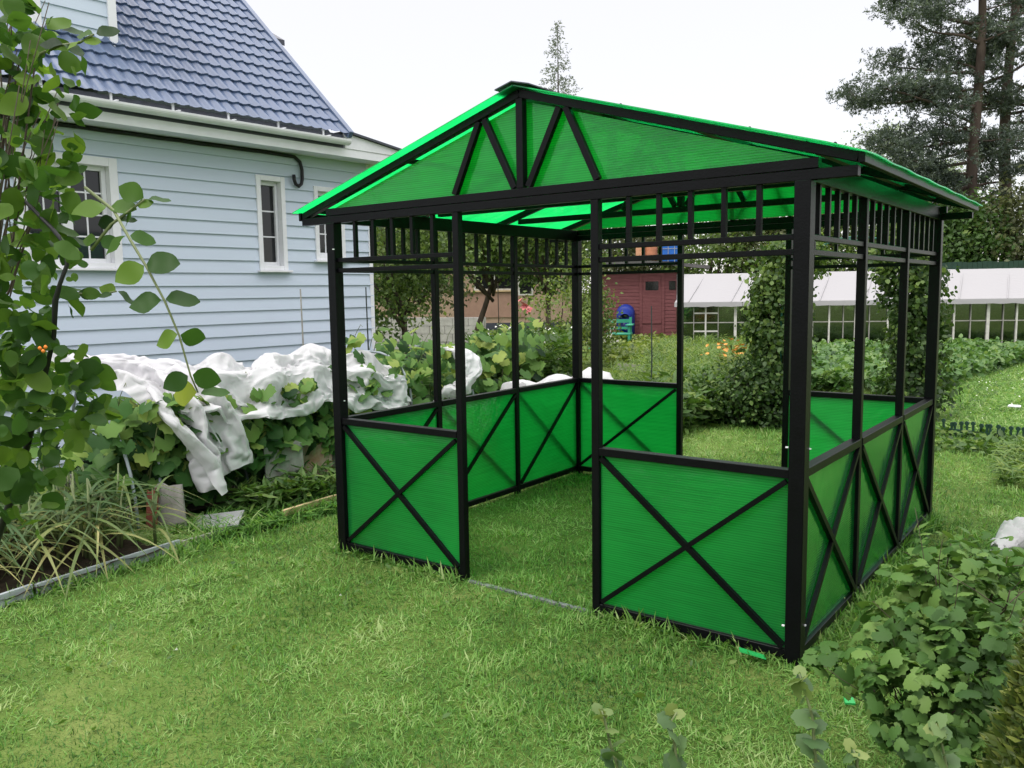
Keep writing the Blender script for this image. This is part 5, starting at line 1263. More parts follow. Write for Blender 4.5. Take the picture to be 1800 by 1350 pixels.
    -2367,-509,1150,-2330,-500,1147,-2294,-492,1140,-2257,-491,1130,-2234,-463,1132,-2204,-440,1126,-2173,-419,1119,-2141,-400,1109,-2107,-385,1097,-2071,-379,1087,-2035,-368,1084,-1999,-354,1084,-1964,-339,1082,-1928,-327,1082,
    -1891,-315,1082,-1855,-305,1083,-1819,-308,1095,-1815,-276,1068,-1785,-262,1048,-1755,-249,1029,-1724,-240,1008,-1694,-233,987,-1663,-226,966,-1634,-223,942,-1607,-222,916,-1581,-222,888,-1553,-222,862,-1526,-226,835,
    -1508,-233,814,-1491,-238,798,-1493,-220,768,-1491,-200,736,-1481,-187,703,-1470,-173,671,-1457,-162,639,-1443,-151,608,-1429,-143,576,-1414,-137,543,-1396,-146,517,-1398,-122,488,-1379,-127,454,-1369,-117,419,
    -1360,-111,383,-1353,-104,346,-1347,-99,309,-1343,-98,270,-1340,-108,232,-1343,-105,193,-1346,-103,154,-1353,-93,117,-1358,-69,87,-1357,-30,86,-3035,-818,1203,-3001,-809,1217,-2967,-796,1228,-2933,-781,1236,
    -2899,-765,1243,-2867,-746,1247,-2836,-725,1248,-2810,-701,1234,-2783,-676,1227,-2755,-650,1223,-2724,-628,1224,-2687,-611,1219,-2652,-597,1213,-2616,-584,1209,-2580,-572,1205,-2543,-561,1202,-2507,-551,1198,-2469,-551,1195,
    -2432,-558,1188,-2394,-552,1184,-2357,-545,1181,-2319,-536,1178,-2283,-526,1176,-2247,-514,1174,-2214,-483,1175,-2181,-466,1165,-2149,-448,1156,-2118,-427,1148,-2087,-405,1142,-2066,-374,1140,-2035,-352,1134,-2000,-336,1133,
    -1965,-322,1131,-1929,-308,1131,-1892,-303,1133,-1854,-311,1134,-1838,-277,1130,-1789,-256,1107,-1756,-250,1089,-1724,-249,1069,-1692,-248,1048,-1662,-249,1026,-1635,-254,1001,-1606,-254,977,-1578,-253,951,-1551,-252,925,
    -1524,-249,900,-1495,-242,877,-1477,-221,852,-1458,-215,835,-1453,-204,798,-1445,-202,761,-1435,-196,726,-1423,-188,693,-1410,-179,661,-1395,-164,631,-1382,-145,604,-1368,-143,571,-1348,-122,522,-1355,-94,499,
    -1337,-102,467,-1324,-103,431,-1315,-100,394,-1308,-97,357,-1302,-93,319,-1298,-90,281,-1298,-86,238,-1300,-83,199,-1303,-81,160,-1306,-80,121,-1309,-78,83,-1330,-60,56,-3047,-804,1242,-3016,-784,1251,
    -2984,-764,1258,-2953,-743,1260,-2920,-728,1271,-2892,-704,1264,-2861,-682,1264,-2829,-663,1265,-2795,-646,1267,-2760,-632,1269,-2724,-621,1272,-2680,-607,1265,-2644,-602,1257,-2607,-593,1251,-2570,-584,1246,-2534,-573,1242,
    -2499,-558,1239,-2463,-569,1232,-2425,-567,1228,-2388,-566,1222,-2350,-562,1218,-2313,-555,1214,-2276,-543,1211,-2240,-531,1211,-2196,-504,1206,-2164,-483,1201,-2134,-460,1195,-2105,-436,1191,-2077,-410,1186,-2051,-383,1182,
    -2028,-352,1179,-1991,-347,1175,-1956,-332,1172,-1929,-305,1171,-1891,-310,1172,-1853,-306,1171,-1821,-290,1160,-1765,-258,1135,-1736,-269,1113,-1703,-269,1094,-1671,-267,1075,-1639,-264,1055,-1608,-259,1034,-1578,-255,1012,
    -1548,-253,989,-1521,-244,965,-1503,-222,941,-1477,-209,918,-1445,-215,899,-1411,-198,864,-1403,-203,826,-1396,-196,790,-1387,-186,756,-1377,-177,722,-1368,-162,690,-1351,-166,658,-1339,-155,625,-1328,-139,595,
    -1313,-97,534,-1321,-72,508,-1304,-82,477,-1297,-78,440,-1292,-72,402,-1289,-67,365,-1285,-63,327,-1285,-57,290,-1287,-50,244,-1288,-46,206,-1289,-42,168,-1290,-39,129,-1292,-36,91,-1293,-31,54,
    -3056,-787,1242,-3025,-767,1252,-2993,-748,1263,-2961,-730,1273,-2929,-711,1283,-2895,-696,1288,-2860,-680,1292,-2826,-666,1295,-2791,-651,1299,-2756,-638,1302,-2721,-625,1306,-2675,-610,1299,-2639,-599,1291,-2603,-589,1284,
    -2567,-579,1278,-2531,-570,1273,-2494,-561,1268,-2460,-553,1254,-2423,-548,1246,-2388,-543,1232,-2352,-538,1222,-2315,-536,1228,-2285,-522,1209,-2251,-515,1225,-2203,-489,1223,-2169,-472,1222,-2137,-452,1218,-2113,-422,1210,
    -2081,-402,1211,-2051,-378,1208,-2024,-352,1204,-1988,-346,1200,-1952,-334,1195,-1919,-315,1189,-1891,-291,1182,-1853,-293,1188,-1818,-283,1179,-1754,-262,1152,-1726,-256,1126,-1701,-247,1099,-1666,-246,1084,-1641,-239,1056,
    -1612,-233,1032,-1584,-227,1007,-1547,-224,1004,-1510,-224,994,-1480,-216,974,-1452,-200,953,-1420,-208,937,-1369,-193,887,-1374,-175,853,-1370,-164,817,-1365,-154,781,-1348,-157,749,-1335,-154,715,-1324,-148,680,
    -1311,-148,645,-1307,-125,615,-1297,-75,548,-1298,-54,516,-1302,-57,478,-1305,-53,441,-1307,-52,403,-1310,-54,365,-1311,-64,328,-1311,-53,292,-1311,-38,247,-1312,-30,210,-1313,-22,173,-1313,-15,135,
    -1317,-11,98,-1323,-9,60,-3063,-767,1210,-3035,-745,1224,-3004,-725,1238,-2971,-708,1250,-2938,-692,1263,-2904,-676,1275,-2869,-662,1286,-2833,-649,1296,-2797,-636,1303,-2761,-624,1310,-2725,-611,1315,-2678,-596,1309,
    -2643,-585,1301,-2607,-574,1293,-2571,-564,1285,-2536,-554,1277,-2500,-545,1268,-2464,-536,1258,-2428,-532,1246,-2392,-527,1234,-2356,-521,1221,-2320,-530,1211,-2291,-505,1212,-2253,-506,1209,-2210,-475,1216,-2176,-461,1208,
    -2147,-438,1218,-2118,-414,1225,-2086,-393,1225,-2054,-372,1224,-2022,-351,1222,-1990,-334,1212,-1961,-317,1194,-1927,-302,1201,-1893,-284,1200,-1858,-274,1188,-1824,-263,1176,-1763,-245,1150,-1730,-237,1132,-1700,-231,1110,
    -1669,-227,1087,-1641,-222,1062,-1618,-215,1033,-1584,-210,1015,-1549,-205,1000,-1511,-205,1002,-1474,-202,991,-1440,-198,975,-1407,-196,958,-1350,-177,902,-1349,-166,865,-1346,-155,829,-1342,-145,794,-1335,-136,757,
    -1333,-130,720,-1332,-127,682,-1334,-140,647,-1327,-114,620,-1316,-63,554,-1323,-51,519,-1328,-48,480,-1332,-51,442,-1334,-60,405,-1336,-65,367,-1337,-56,330,-1337,-48,292,-1337,-36,248,-1336,-27,211,
    -1336,-17,174,-1334,-3,138,-1335,5,101,-1342,7,64,-3064,-744,1162,-3030,-732,1173,-3010,-703,1189,-2972,-698,1198,-2942,-677,1214,-2910,-659,1231,-2876,-643,1246,-2842,-628,1261,-2806,-615,1274,-2770,-602,1286,
    -2733,-593,1292,-2688,-581,1288,-2652,-571,1281,-2616,-561,1273,-2580,-553,1263,-2544,-545,1252,-2509,-539,1240,-2473,-533,1227,-2438,-525,1214,-2402,-528,1199,-2366,-523,1186,-2331,-510,1181,-2295,-499,1174,-2262,-481,1180,
    -2221,-456,1183,-2195,-431,1194,-2163,-410,1195,-2134,-387,1203,-2104,-364,1207,-2072,-342,1207,-2041,-321,1207,-2009,-300,1204,-1976,-282,1198,-1942,-267,1189,-1907,-259,1175,-1873,-249,1162,-1838,-240,1149,-1787,-223,1131,
    -1753,-210,1122,-1723,-206,1097,-1687,-197,1087,-1653,-190,1070,-1620,-186,1051,-1587,-182,1033,-1552,-179,1017,-1516,-176,1003,-1483,-177,983,-1455,-184,957,-1419,-174,951,-1364,-156,902,-1360,-144,866,-1357,-132,830,
    -1356,-122,792,-1357,-118,753,-1360,-118,714,-1364,-132,677,-1365,-128,637,-1359,-112,601,-1355,-63,553,-1355,-76,517,-1360,-77,478,-1370,-71,442,-1378,-64,405,-1379,-53,368,-1378,-41,332,-1377,-31,295,
    -1374,-19,254,-1372,-9,217,-1369,1,180,-1366,11,143,-1361,25,107,-1367,27,70,-3065,-719,1114,-3029,-712,1122,-2998,-694,1136,-2981,-664,1154,-2942,-668,1157,-2911,-648,1173,-2882,-627,1190,-2849,-609,1207,
    -2816,-593,1223,-2781,-578,1238,-2742,-581,1241,-2702,-576,1238,-2665,-568,1232,-2628,-560,1224,-2593,-551,1214,-2558,-542,1201,-2523,-532,1187,-2488,-522,1174,-2454,-511,1162,-2419,-497,1154,-2383,-482,1150,-2348,-468,1146,
    -2313,-453,1145,-2279,-436,1150,-2247,-416,1153,-2216,-394,1157,-2186,-371,1161,-2159,-346,1172,-2129,-323,1178,-2097,-302,1176,-2065,-282,1172,-2031,-264,1167,-1997,-248,1160,-1963,-232,1152,-1928,-218,1145,-1892,-206,1137,
    -1856,-194,1130,-1819,-183,1122,-1784,-171,1109,-1750,-162,1093,-1715,-154,1076,-1680,-148,1059,-1646,-142,1041,-1612,-138,1023,-1578,-135,1003,-1543,-136,984,-1510,-137,964,-1477,-140,943,-1449,-150,918,-1408,-133,888,
    -1404,-121,852,-1403,-115,814,-1405,-120,776,-1407,-120,736,-1411,-119,697,-1409,-107,659,-1401,-88,624,-1395,-71,589,-1410,-76,547,-1409,-57,513,-1395,-32,487,-1399,-22,450,-1412,-18,414,-1418,-10,377,
    -1421,-2,340,-1421,7,303,-1420,15,266,-1417,25,229,-1413,36,192,-1410,46,155,-1406,57,118,-1400,68,82,-3051,-697,1079,-3053,-677,1111,-3021,-659,1121,-2985,-664,1108,-2950,-649,1113,-2916,-633,1124,
    -2884,-615,1137,-2852,-597,1151,-2819,-579,1165,-2787,-561,1179,-2754,-544,1192,-2722,-545,1187,-2685,-538,1180,-2648,-530,1171,-2613,-519,1161,-2578,-506,1151,-2543,-491,1142,-2509,-476,1136,-2474,-460,1132,-2439,-445,1129,
    -2404,-431,1126,-2368,-416,1125,-2333,-402,1126,-2302,-384,1140,-2279,-369,1146,-2248,-347,1146,-2216,-327,1142,-2183,-307,1139,-2148,-293,1133,-2113,-282,1125,-2076,-274,1117,-2039,-267,1110,-2001,-261,1105,-1964,-255,1101,
    -1926,-249,1098,-1888,-243,1096,-1851,-236,1094,-1830,-229,1093,-1801,-212,1074,-1775,-193,1053,-1746,-177,1034,-1716,-161,1015,-1685,-145,997,-1653,-132,979,-1620,-120,962,-1586,-111,944,-1551,-105,926,-1518,-104,906,
    -1485,-105,886,-1466,-108,868,-1466,-111,830,-1465,-107,791,-1464,-100,753,-1462,-90,715,-1457,-76,679,-1452,-61,642,-1446,-46,606,-1441,-32,570,-1426,-19,564,-1437,-6,531,-1441,5,494,-1443,16,458,
    -1445,30,422,-1442,43,386,-1435,55,351,-1423,66,317,-1404,70,290,-1409,83,254,-1405,95,218,-1399,105,182,-1391,116,146,-1380,126,110,-3073,-680,1069,-3062,-659,1096,-3030,-657,1095,-2995,-645,1088,
    -2962,-627,1095,-2928,-611,1101,-2895,-594,1109,-2862,-577,1118,-2829,-559,1128,-2796,-541,1138,-2764,-523,1149,-2738,-516,1147,-2702,-505,1141,-2666,-493,1137,-2630,-479,1132,-2595,-464,1129,-2560,-448,1127,-2525,-434,1126,
    -2489,-420,1126,-2453,-406,1128,-2418,-394,1120,-2383,-381,1116,-2347,-369,1112,-2312,-354,1120,-2291,-352,1114,-2255,-342,1108,-2222,-323,1104,-2184,-322,1104,-2146,-318,1102,-2108,-314,1101,-2070,-310,1100,-2033,-306,1099,
    -1994,-301,1098,-1956,-295,1094,-1919,-288,1086,-1882,-280,1078,-1849,-274,1074,-1831,-266,1073,-1801,-252,1063,-1768,-237,1049,-1737,-222,1031,-1709,-208,1008,-1682,-193,985,-1656,-178,961,-1631,-163,936,-1605,-147,912,
    -1582,-129,888,-1557,-110,866,-1532,-90,856,-1514,-85,847,-1512,-79,813,-1507,-70,776,-1498,-55,741,-1488,-40,707,-1477,-25,672,-1466,-10,638,-1454,4,604,-1445,16,572,-1440,27,553,-1415,35,531,
    -1425,46,495,-1449,58,468,-1450,71,433,-1440,84,398,-1423,94,366,-1407,104,333,-1394,111,307,-1379,116,272,-1366,120,237,-1352,120,201,-1340,119,165,-1329,117,129,-3090,-670,1074,-3067,-639,1086,
    -3032,-647,1080,-3001,-627,1087,-2969,-614,1104,-2936,-596,1102,-2903,-578,1107,-2869,-561,1113,-2836,-544,1119,-2803,-527,1125,-2770,-509,1133,-2747,-500,1133,-2711,-487,1130,-2675,-473,1128,-2639,-460,1127,-2603,-446,1127,
    -2568,-433,1128,-2532,-419,1130,-2496,-405,1131,-2461,-391,1128,-2425,-379,1121,-2390,-367,1113,-2354,-355,1106,-2318,-345,1105,-2296,-342,1100,-2259,-338,1092,-2222,-333,1089,-2184,-326,1087,-2146,-320,1084,-2109,-314,1083,
    -2071,-307,1083,-2034,-301,1083,-1997,-293,1083,-1960,-287,1077,-1924,-281,1069,-1887,-273,1060,-1857,-267,1058,-1835,-261,1052,-1815,-237,1058,-1784,-227,1039,-1755,-211,1021,-1728,-196,1000,-1701,-179,978,-1674,-162,957,
    -1648,-144,936,-1620,-126,918,-1596,-107,895,-1574,-89,870,-1552,-70,845,-1533,-62,843,-1523,-51,810,-1502,-40,780,-1488,-28,747,-1475,-15,713,-1462,-3,679,-1449,10,645,-1437,23,611,-1425,33,578,
    -1420,39,561,-1435,50,529,-1420,69,499,-1449,80,476,-1432,83,442,-1419,78,407,-1402,88,375,-1386,94,340,-1375,98,313,-1360,103,278,-1356,97,241,-1349,94,203,-1341,92,166,-1333,90,129,
    -3076,-644,1077,-3067,-645,1115,-3046,-621,1093,-3014,-601,1100,-2981,-585,1108,-2947,-570,1118,-2913,-558,1128,-2880,-540,1132,-2846,-523,1137,-2812,-510,1146,-2781,-488,1145,-2756,-477,1142,-2721,-463,1137,-2686,-449,1134,
    -2651,-433,1131,-2616,-417,1131,-2580,-402,1130,-2545,-387,1130,-2510,-372,1130,-2474,-358,1129,-2438,-346,1122,-2402,-334,1116,-2365,-324,1109,-2329,-316,1100,-2302,-314,1092,-2264,-310,1084,-2226,-307,1077,-2188,-302,1075,
    -2150,-295,1075,-2113,-288,1077,-2075,-280,1080,-2038,-273,1085,-2001,-266,1088,-1964,-259,1083,-1927,-253,1077,-1889,-247,1073,-1854,-242,1074,-1836,-234,1071,-1824,-212,1050,-1791,-197,1044,-1761,-180,1025,-1733,-165,1007,
    -1705,-148,987,-1675,-132,969,-1645,-117,953,-1615,-102,935,-1587,-86,914,-1563,-69,890,-1540,-55,870,-1531,-38,859,-1522,-29,827,-1513,-17,791,-1503,-5,756,-1493,6,721,-1482,18,687,-1471,31,653,
    -1461,43,619,-1448,55,594,-1443,62,572,-1440,81,548,-1429,102,518,-1413,96,484,-1397,71,460,-1383,65,425,-1368,68,390,-1354,71,354,-1344,72,323,-1333,74,286,-1325,75,249,-1317,76,211,
    -1309,78,174,-1301,80,137,-3099,-646,1117,-3091,-608,1120,-3056,-603,1136,-3027,-578,1141,-2995,-558,1148,-2962,-540,1155,-2929,-523,1162,-2895,-507,1169,-2861,-491,1176,-2827,-475,1183,-2792,-465,1192,-2760,-457,1192,
    -2723,-446,1190,-2686,-436,1188,-2649,-428,1188,-2611,-420,1189,-2573,-412,1188,-2536,-403,1185,-2498,-394,1181,-2461,-385,1175,-2425,-376,1167,-2389,-366,1158,-2354,-359,1145,-2321,-340,1143,-2291,-319,1138,-2259,-300,1129,
    -2227,-284,1116,-2193,-269,1105,-2158,-257,1095,-2121,-247,1092,-2084,-237,1089,-2046,-228,1087,-2009,-220,1085,-1971,-212,1082,-1934,-205,1078,-1897,-197,1075,-1859,-190,1073,-1832,-182,1074,-1795,-175,1074,-1800,-143,1056,
    -1769,-126,1040,-1740,-109,1022,-1710,-93,1005,-1681,-76,988,-1650,-61,971,-1620,-46,953,-1588,-33,936,-1557,-20,920,-1524,-12,903,-1500,-8,895,-1505,12,862,-1503,25,825,-1497,37,790,-1488,50,755,
    -1476,61,720,-1465,73,686,-1450,84,654,-1421,85,631,-1408,88,608,-1391,94,575,-1376,102,540,-1362,110,506,-1362,116,468,-1380,121,435,-1362,124,401,-1354,127,364,-1345,129,328,-1337,130,291,
    -1332,130,253,-1327,130,215,-1322,130,177,-1318,130,139,-3122,-628,1167,-3105,-594,1172,-3072,-577,1183,-3038,-561,1193,-3003,-547,1203,-2968,-534,1212,-2933,-522,1220,-2897,-510,1228,-2861,-500,1236,-2823,-506,1238,
    -2785,-504,1243,-2746,-498,1240,-2709,-492,1235,-2671,-485,1230,-2633,-478,1227,-2595,-471,1224,-2558,-464,1219,-2521,-455,1213,-2484,-446,1207,-2447,-436,1200,-2411,-425,1192,-2375,-410,1187,-2340,-395,1182,-2306,-377,1177,
    -2268,-354,1170,-2237,-332,1161,-2207,-309,1155,-2175,-289,1147,-2149,-262,1144,-2111,-263,1138,-2074,-253,1136,-2037,-243,1135,-2000,-232,1134,-1964,-219,1133,-1928,-206,1132,-1893,-190,1130,-1861,-170,1126,-1831,-138,1111,
    -1793,-136,1118,-1782,-104,1099,-1750,-88,1084,-1717,-76,1069,-1684,-64,1053,-1649,-57,1039,-1619,-40,1022,-1586,-33,1006,-1556,-15,990,-1525,-1,974,-1503,24,955,-1453,21,932,-1456,40,898,-1454,52,862,
    -1460,74,831,-1461,92,797,-1460,108,762,-1446,118,728,-1425,122,697,-1427,137,663,-1415,148,613,-1390,153,585,-1390,159,547,-1381,164,511,-1363,172,478,-1380,176,444,-1381,176,406,-1370,179,370,
    -1355,183,331,-1351,184,293,-1352,182,255,-1350,182,217,-1347,182,179,-1344,182,141,-3141,-612,1214,-3104,-602,1222,-3069,-589,1230,-3034,-576,1239,-2999,-564,1248,-2964,-552,1256,-2928,-540,1265,-2893,-529,1273,
    -2857,-518,1282,-2822,-504,1288,-2786,-490,1292,-2743,-481,1288,-2705,-475,1282,-2668,-468,1276,-2631,-461,1271,-2594,-454,1265,-2557,-447,1259,-2520,-440,1253,-2483,-434,1247,-2445,-430,1241,-2408,-429,1234,-2371,-423,1228,
    -2336,-406,1224,-2303,-387,1220,-2258,-361,1213,-2226,-341,1204,-2194,-321,1197,-2164,-298,1191,-2142,-266,1189,-2109,-249,1183,-2071,-247,1183,-2035,-235,1181,-1999,-220,1179,-1965,-203,1177,-1931,-185,1174,-1900,-164,1169,
    -1874,-138,1158,-1828,-102,1141,-1791,-103,1152,-1757,-92,1137,-1724,-81,1122,-1691,-70,1107,-1658,-56,1092,-1627,-41,1077,-1594,-30,1061,-1562,-17,1046,-1535,5,1031,-1511,28,1013,-1486,49,995,-1416,46,961,
    -1414,58,925,-1412,71,889,-1412,85,853,-1414,104,821,-1415,122,787,-1424,151,763,-1413,162,728,-1395,161,694,-1379,181,624,-1389,200,593,-1388,205,555,-1385,209,517,-1380,214,480,-1367,219,444,
    -1388,220,412,-1379,223,375,-1364,228,333,-1366,227,295,-1366,228,257,-1365,228,219,-1364,228,180,-1363,228,142,-3143,-580,1225,-3112,-584,1248,-3077,-570,1254,-3042,-556,1261,-3006,-543,1267,-2971,-531,1274,
    -2935,-518,1280,-2899,-506,1284,-2863,-494,1289,-2828,-481,1293,-2792,-469,1297,-2747,-460,1293,-2710,-454,1285,-2673,-449,1276,-2636,-443,1268,-2599,-438,1260,-2562,-432,1252,-2525,-427,1244,-2488,-421,1237,-2452,-416,1230,
    -2416,-413,1219,-2381,-404,1234,-2347,-389,1239,-2311,-376,1243,-2262,-348,1239,-2230,-327,1232,-2201,-304,1225,-2165,-290,1225,-2132,-272,1223,-2108,-242,1217,-2071,-237,1216,-2037,-219,1211,-2004,-200,1205,-1971,-182,1199,
    -1938,-164,1195,-1904,-146,1192,-1873,-126,1184,-1825,-83,1160,-1787,-80,1163,-1755,-68,1147,-1726,-57,1124,-1699,-49,1098,-1666,-34,1086,-1635,-20,1070,-1604,-12,1048,-1570,4,1054,-1544,27,1040,-1514,48,1028,
    -1478,42,1020,-1411,67,973,-1408,81,938,-1408,95,903,-1407,109,867,-1427,124,839,-1405,137,811,-1397,152,777,-1387,165,743,-1375,178,710,-1359,202,632,-1362,212,595,-1363,222,559,-1364,231,522,
    -1366,240,485,-1370,249,448,-1390,250,416,-1383,254,379,-1372,258,334,-1376,258,296,-1375,260,258,-1375,260,220,-1375,261,182,-1374,262,143,-3155,-578,1241,-3120,-566,1245,-3084,-553,1251,-3049,-539,1258,
    -3014,-527,1264,-2977,-514,1267,-2941,-503,1270,-2905,-492,1272,-2869,-481,1273,-2833,-470,1275,-2797,-459,1277,-2754,-455,1269,-2717,-457,1260,-2680,-453,1251,-2643,-447,1242,-2606,-440,1233,-2569,-433,1226,-2532,-427,1220,
    -2494,-419,1215,-2457,-410,1211,-2423,-399,1224,-2386,-393,1222,-2351,-379,1226,-2319,-362,1240,-2269,-335,1244,-2236,-316,1243,-2203,-296,1240,-2171,-277,1235,-2140,-256,1227,-2108,-236,1234,-2078,-220,1217,-2044,-203,1217,
    -2010,-185,1211,-1977,-167,1205,-1944,-149,1199,-1912,-135,1182,-1882,-112,1188,-1824,-81,1178,-1792,-62,1166,-1767,-56,1139,-1740,-44,1116,-1710,-31,1095,-1680,-18,1077,-1649,-4,1059,-1616,10,1046,-1582,26,1048,
    -1558,28,1018,-1525,41,1003,-1494,63,1007,-1431,91,972,-1435,91,933,-1435,99,895,-1421,130,879,-1412,145,846,-1403,163,815,-1395,177,781,-1386,190,747,-1379,202,712,-1368,224,637,-1372,234,600,
    -1376,242,563,-1380,249,526,-1388,248,489,-1382,267,456,-1382,272,419,-1381,278,381,-1381,281,334,-1382,282,296,-1383,282,258,-1383,283,220,-1383,284,182,-1384,284,144,-3166,-560,1211,-3131,-543,1219,
    -3094,-530,1226,-3058,-520,1230,-3020,-514,1231,-2982,-507,1232,-2945,-500,1232,-2908,-492,1233,-2872,-482,1233,-2836,-471,1233,-2802,-454,1234,-2765,-454,1226,-2728,-443,1218,-2693,-431,1212,-2656,-420,1206,-2620,-411,1202,
    -2582,-402,1200,-2545,-393,1199,-2508,-385,1200,-2470,-377,1201,-2432,-380,1196,-2397,-367,1206,-2362,-354,1215,-2325,-344,1220,-2277,-321,1223,-2245,-300,1227,-2214,-278,1230,-2182,-257,1230,-2151,-236,1230,-2117,-221,1219,
    -2087,-198,1218,-2053,-182,1207,-2020,-167,1195,-1988,-147,1188,-1956,-126,1187,-1925,-110,1171,-1892,-90,1167,-1845,-58,1168,-1815,-38,1157,-1785,-24,1140,-1756,-10,1120,-1727,3,1101,-1697,17,1082,-1666,32,1066,
    -1635,47,1051,-1604,63,1038,-1582,67,1008,-1552,77,987,-1519,89,972,-1474,116,958,-1479,116,920,-1469,139,892,-1460,158,861,-1453,164,825,-1441,188,800,-1430,203,768,-1419,216,735,-1412,222,699,
    -1407,221,636,-1409,237,602,-1411,249,566,-1412,261,530,-1413,270,493,-1413,277,455,-1412,283,418,-1411,288,380,-1411,293,335,-1411,296,297,-1411,298,259,-1412,299,221,-1413,299,182,-1413,300,144,
    -3165,-538,1159,-3127,-544,1166,-3097,-521,1174,-3065,-502,1181,-3030,-487,1188,-2993,-476,1192,-2957,-467,1194,-2920,-459,1195,-2883,-457,1189,-2845,-452,1185,-2808,-447,1182,-2777,-437,1178,-2742,-424,1171,-2705,-411,1165,
    -2669,-399,1161,-2632,-388,1159,-2595,-379,1158,-2557,-370,1158,-2519,-362,1159,-2481,-354,1161,-2444,-344,1167,-2408,-335,1174,-2371,-324,1180,-2335,-313,1187,-2295,-292,1192,-2263,-270,1195,-2232,-248,1199,-2204,-224,1205,
    -2170,-207,1197,-2139,-185,1195,-2106,-168,1184,-2074,-149,1177,-2041,-129,1172,-2009,-108,1167,-1978,-85,1169,-1945,-66,1163,-1913,-46,1158,-1878,-29,1145,-1848,-11,1132,-1817,10,1124,-1787,27,1110,-1756,44,1096,
    -1725,60,1080,-1695,75,1063,-1665,90,1044,-1636,105,1025,-1608,117,1003,-1578,129,982,-1549,139,962,-1525,145,944,-1519,161,910,-1516,173,874,-1511,181,838,-1503,188,802,-1490,191,767,-1476,194,734,
    -1455,185,705,-1454,201,672,-1459,214,635,-1457,223,598,-1455,230,560,-1452,237,523,-1450,243,485,-1446,247,447,-1443,250,410,-1438,252,372,-1431,252,331,-1425,251,293,-1420,250,256,-1413,249,218,
    -1406,249,181,-1398,250,143,-3160,-507,1108,-3129,-531,1109,-3091,-527,1118,-3061,-505,1126,-3030,-484,1133,-2997,-465,1139,-2963,-448,1145,-2929,-433,1151,-2893,-420,1155,-2856,-411,1158,-2819,-404,1161,-2794,-396,1160,
    -2758,-382,1157,-2722,-369,1154,-2685,-357,1152,-2648,-347,1150,-2611,-337,1148,-2573,-328,1147,-2536,-319,1146,-2499,-310,1147,-2461,-300,1149,-2424,-290,1152,-2388,-278,1158,-2351,-269,1157,-2323,-249,1166,-2293,-226,1169,
    -2262,-203,1170,-2231,-181,1169,-2199,-160,1167,-2167,-138,1163,-2135,-117,1160,-2102,-97,1156,-2069,-77,1152,-2036,-58,1147,-2003,-39,1142,-1969,-20,1136,-1935,-3,1129,-1915,7,1125,-1884,27,1115,-1852,42,1100,
    -1821,57,1085,-1790,72,1070,-1759,85,1051,-1729,97,1030,-1699,106,1008,-1670,115,986,-1641,123,963,-1611,132,942,-1584,139,923,-1569,149,917,-1561,145,882,-1549,142,846,-1536,142,811,-1523,143,776,
    -1510,147,742,-1498,151,708,-1489,156,673,-1480,162,641,-1471,162,623,-1470,170,588,-1466,178,551,-1461,184,513,-1457,190,476,-1447,193,439,-1437,196,403,-1425,198,367,-1410,199,333,-1402,198,295,
    -1393,196,258,-1386,194,220,-1378,193,183,-1372,193,145,-3150,-488,1069,-3115,-494,1084,-3092,-522,1072,-3056,-510,1081,-3024,-492,1089,-2991,-473,1096,-2959,-454,1103,-2926,-435,1109,-2893,-418,1115,-2859,-402,1121,
    -2824,-388,1128,-2803,-379,1130,-2768,-362,1131,-2732,-347,1132,-2696,-332,1133,-2660,-319,1134,-2623,-307,1136,-2587,-295,1137,-2550,-284,1138,-2513,-273,1138,-2476,-262,1136,-2439,-251,1134,-2403,-239,1134,-2366,-229,1130,
    -2341,-217,1128,-2307,-201,1124,-2273,-185,1119,-2238,-169,1115,-2203,-153,1111,-2168,-138,1108,-2132,-124,1105,-2096,-110,1104,-2060,-97,1103,-2024,-84,1104,-1987,-71,1106,-1951,-57,1107,-1919,-45,1108,-1902,-35,1111,
    -1873,-18,1106,-1840,-1,1095,-1807,15,1084,-1775,31,1071,-1743,46,1057,-1714,57,1034,-1685,68,1013,-1656,79,991,-1626,90,970,-1600,99,945,-1570,108,927,-1563,117,911,-1548,115,878,-1530,115,843,
    -1514,115,808,-1499,116,773,-1486,117,738,-1473,119,702,-1463,122,666,-1452,127,635,-1437,129,621,-1438,132,586,-1438,135,547,-1437,138,509,-1444,138,472,-1430,142,437,-1419,144,400,-1409,144,363,
    -1403,143,331,-1396,141,294,-1391,140,256,-1390,139,217,-1390,139,179,-1389,140,141,-3146,-490,1045,-3115,-479,1064,-3095,-508,1050,-3057,-506,1054,-3022,-494,1063,-2988,-477,1071,-2955,-460,1079,-2922,-442,1087,
    -2889,-425,1094,-2856,-407,1101,-2822,-389,1107,-2804,-381,1111,-2768,-364,1112,-2733,-348,1113,-2698,-332,1114,-2663,-315,1116,-2628,-299,1118,-2593,-283,1120,-2557,-267,1123,-2522,-252,1127,-2486,-238,1129,-2449,-226,1126,
    -2412,-214,1124,-2375,-202,1122,-2353,-191,1120,-2318,-175,1117,-2282,-159,1115,-2247,-143,1113,-2211,-128,1112,-2175,-114,1111,-2139,-100,1110,-2102,-86,1109,-2066,-73,1108,-2030,-59,1108,-1994,-46,1107,-1958,-33,1102,
    -1925,-32,1086,-1913,-17,1091,-1878,-21,1081,-1840,-19,1076,-1805,-6,1069,-1770,7,1061,-1736,22,1051,-1715,37,1023,-1682,47,1005,-1651,59,986,-1619,71,968,-1592,82,942,-1579,98,910,-1584,115,903,
    -1566,109,869,-1549,106,834,-1531,104,800,-1513,101,765,-1494,98,731,-1484,100,693,-1469,99,658,-1440,102,633,-1457,102,619,-1453,102,581,-1449,101,543,-1445,101,505,-1436,100,468,-1431,102,430,
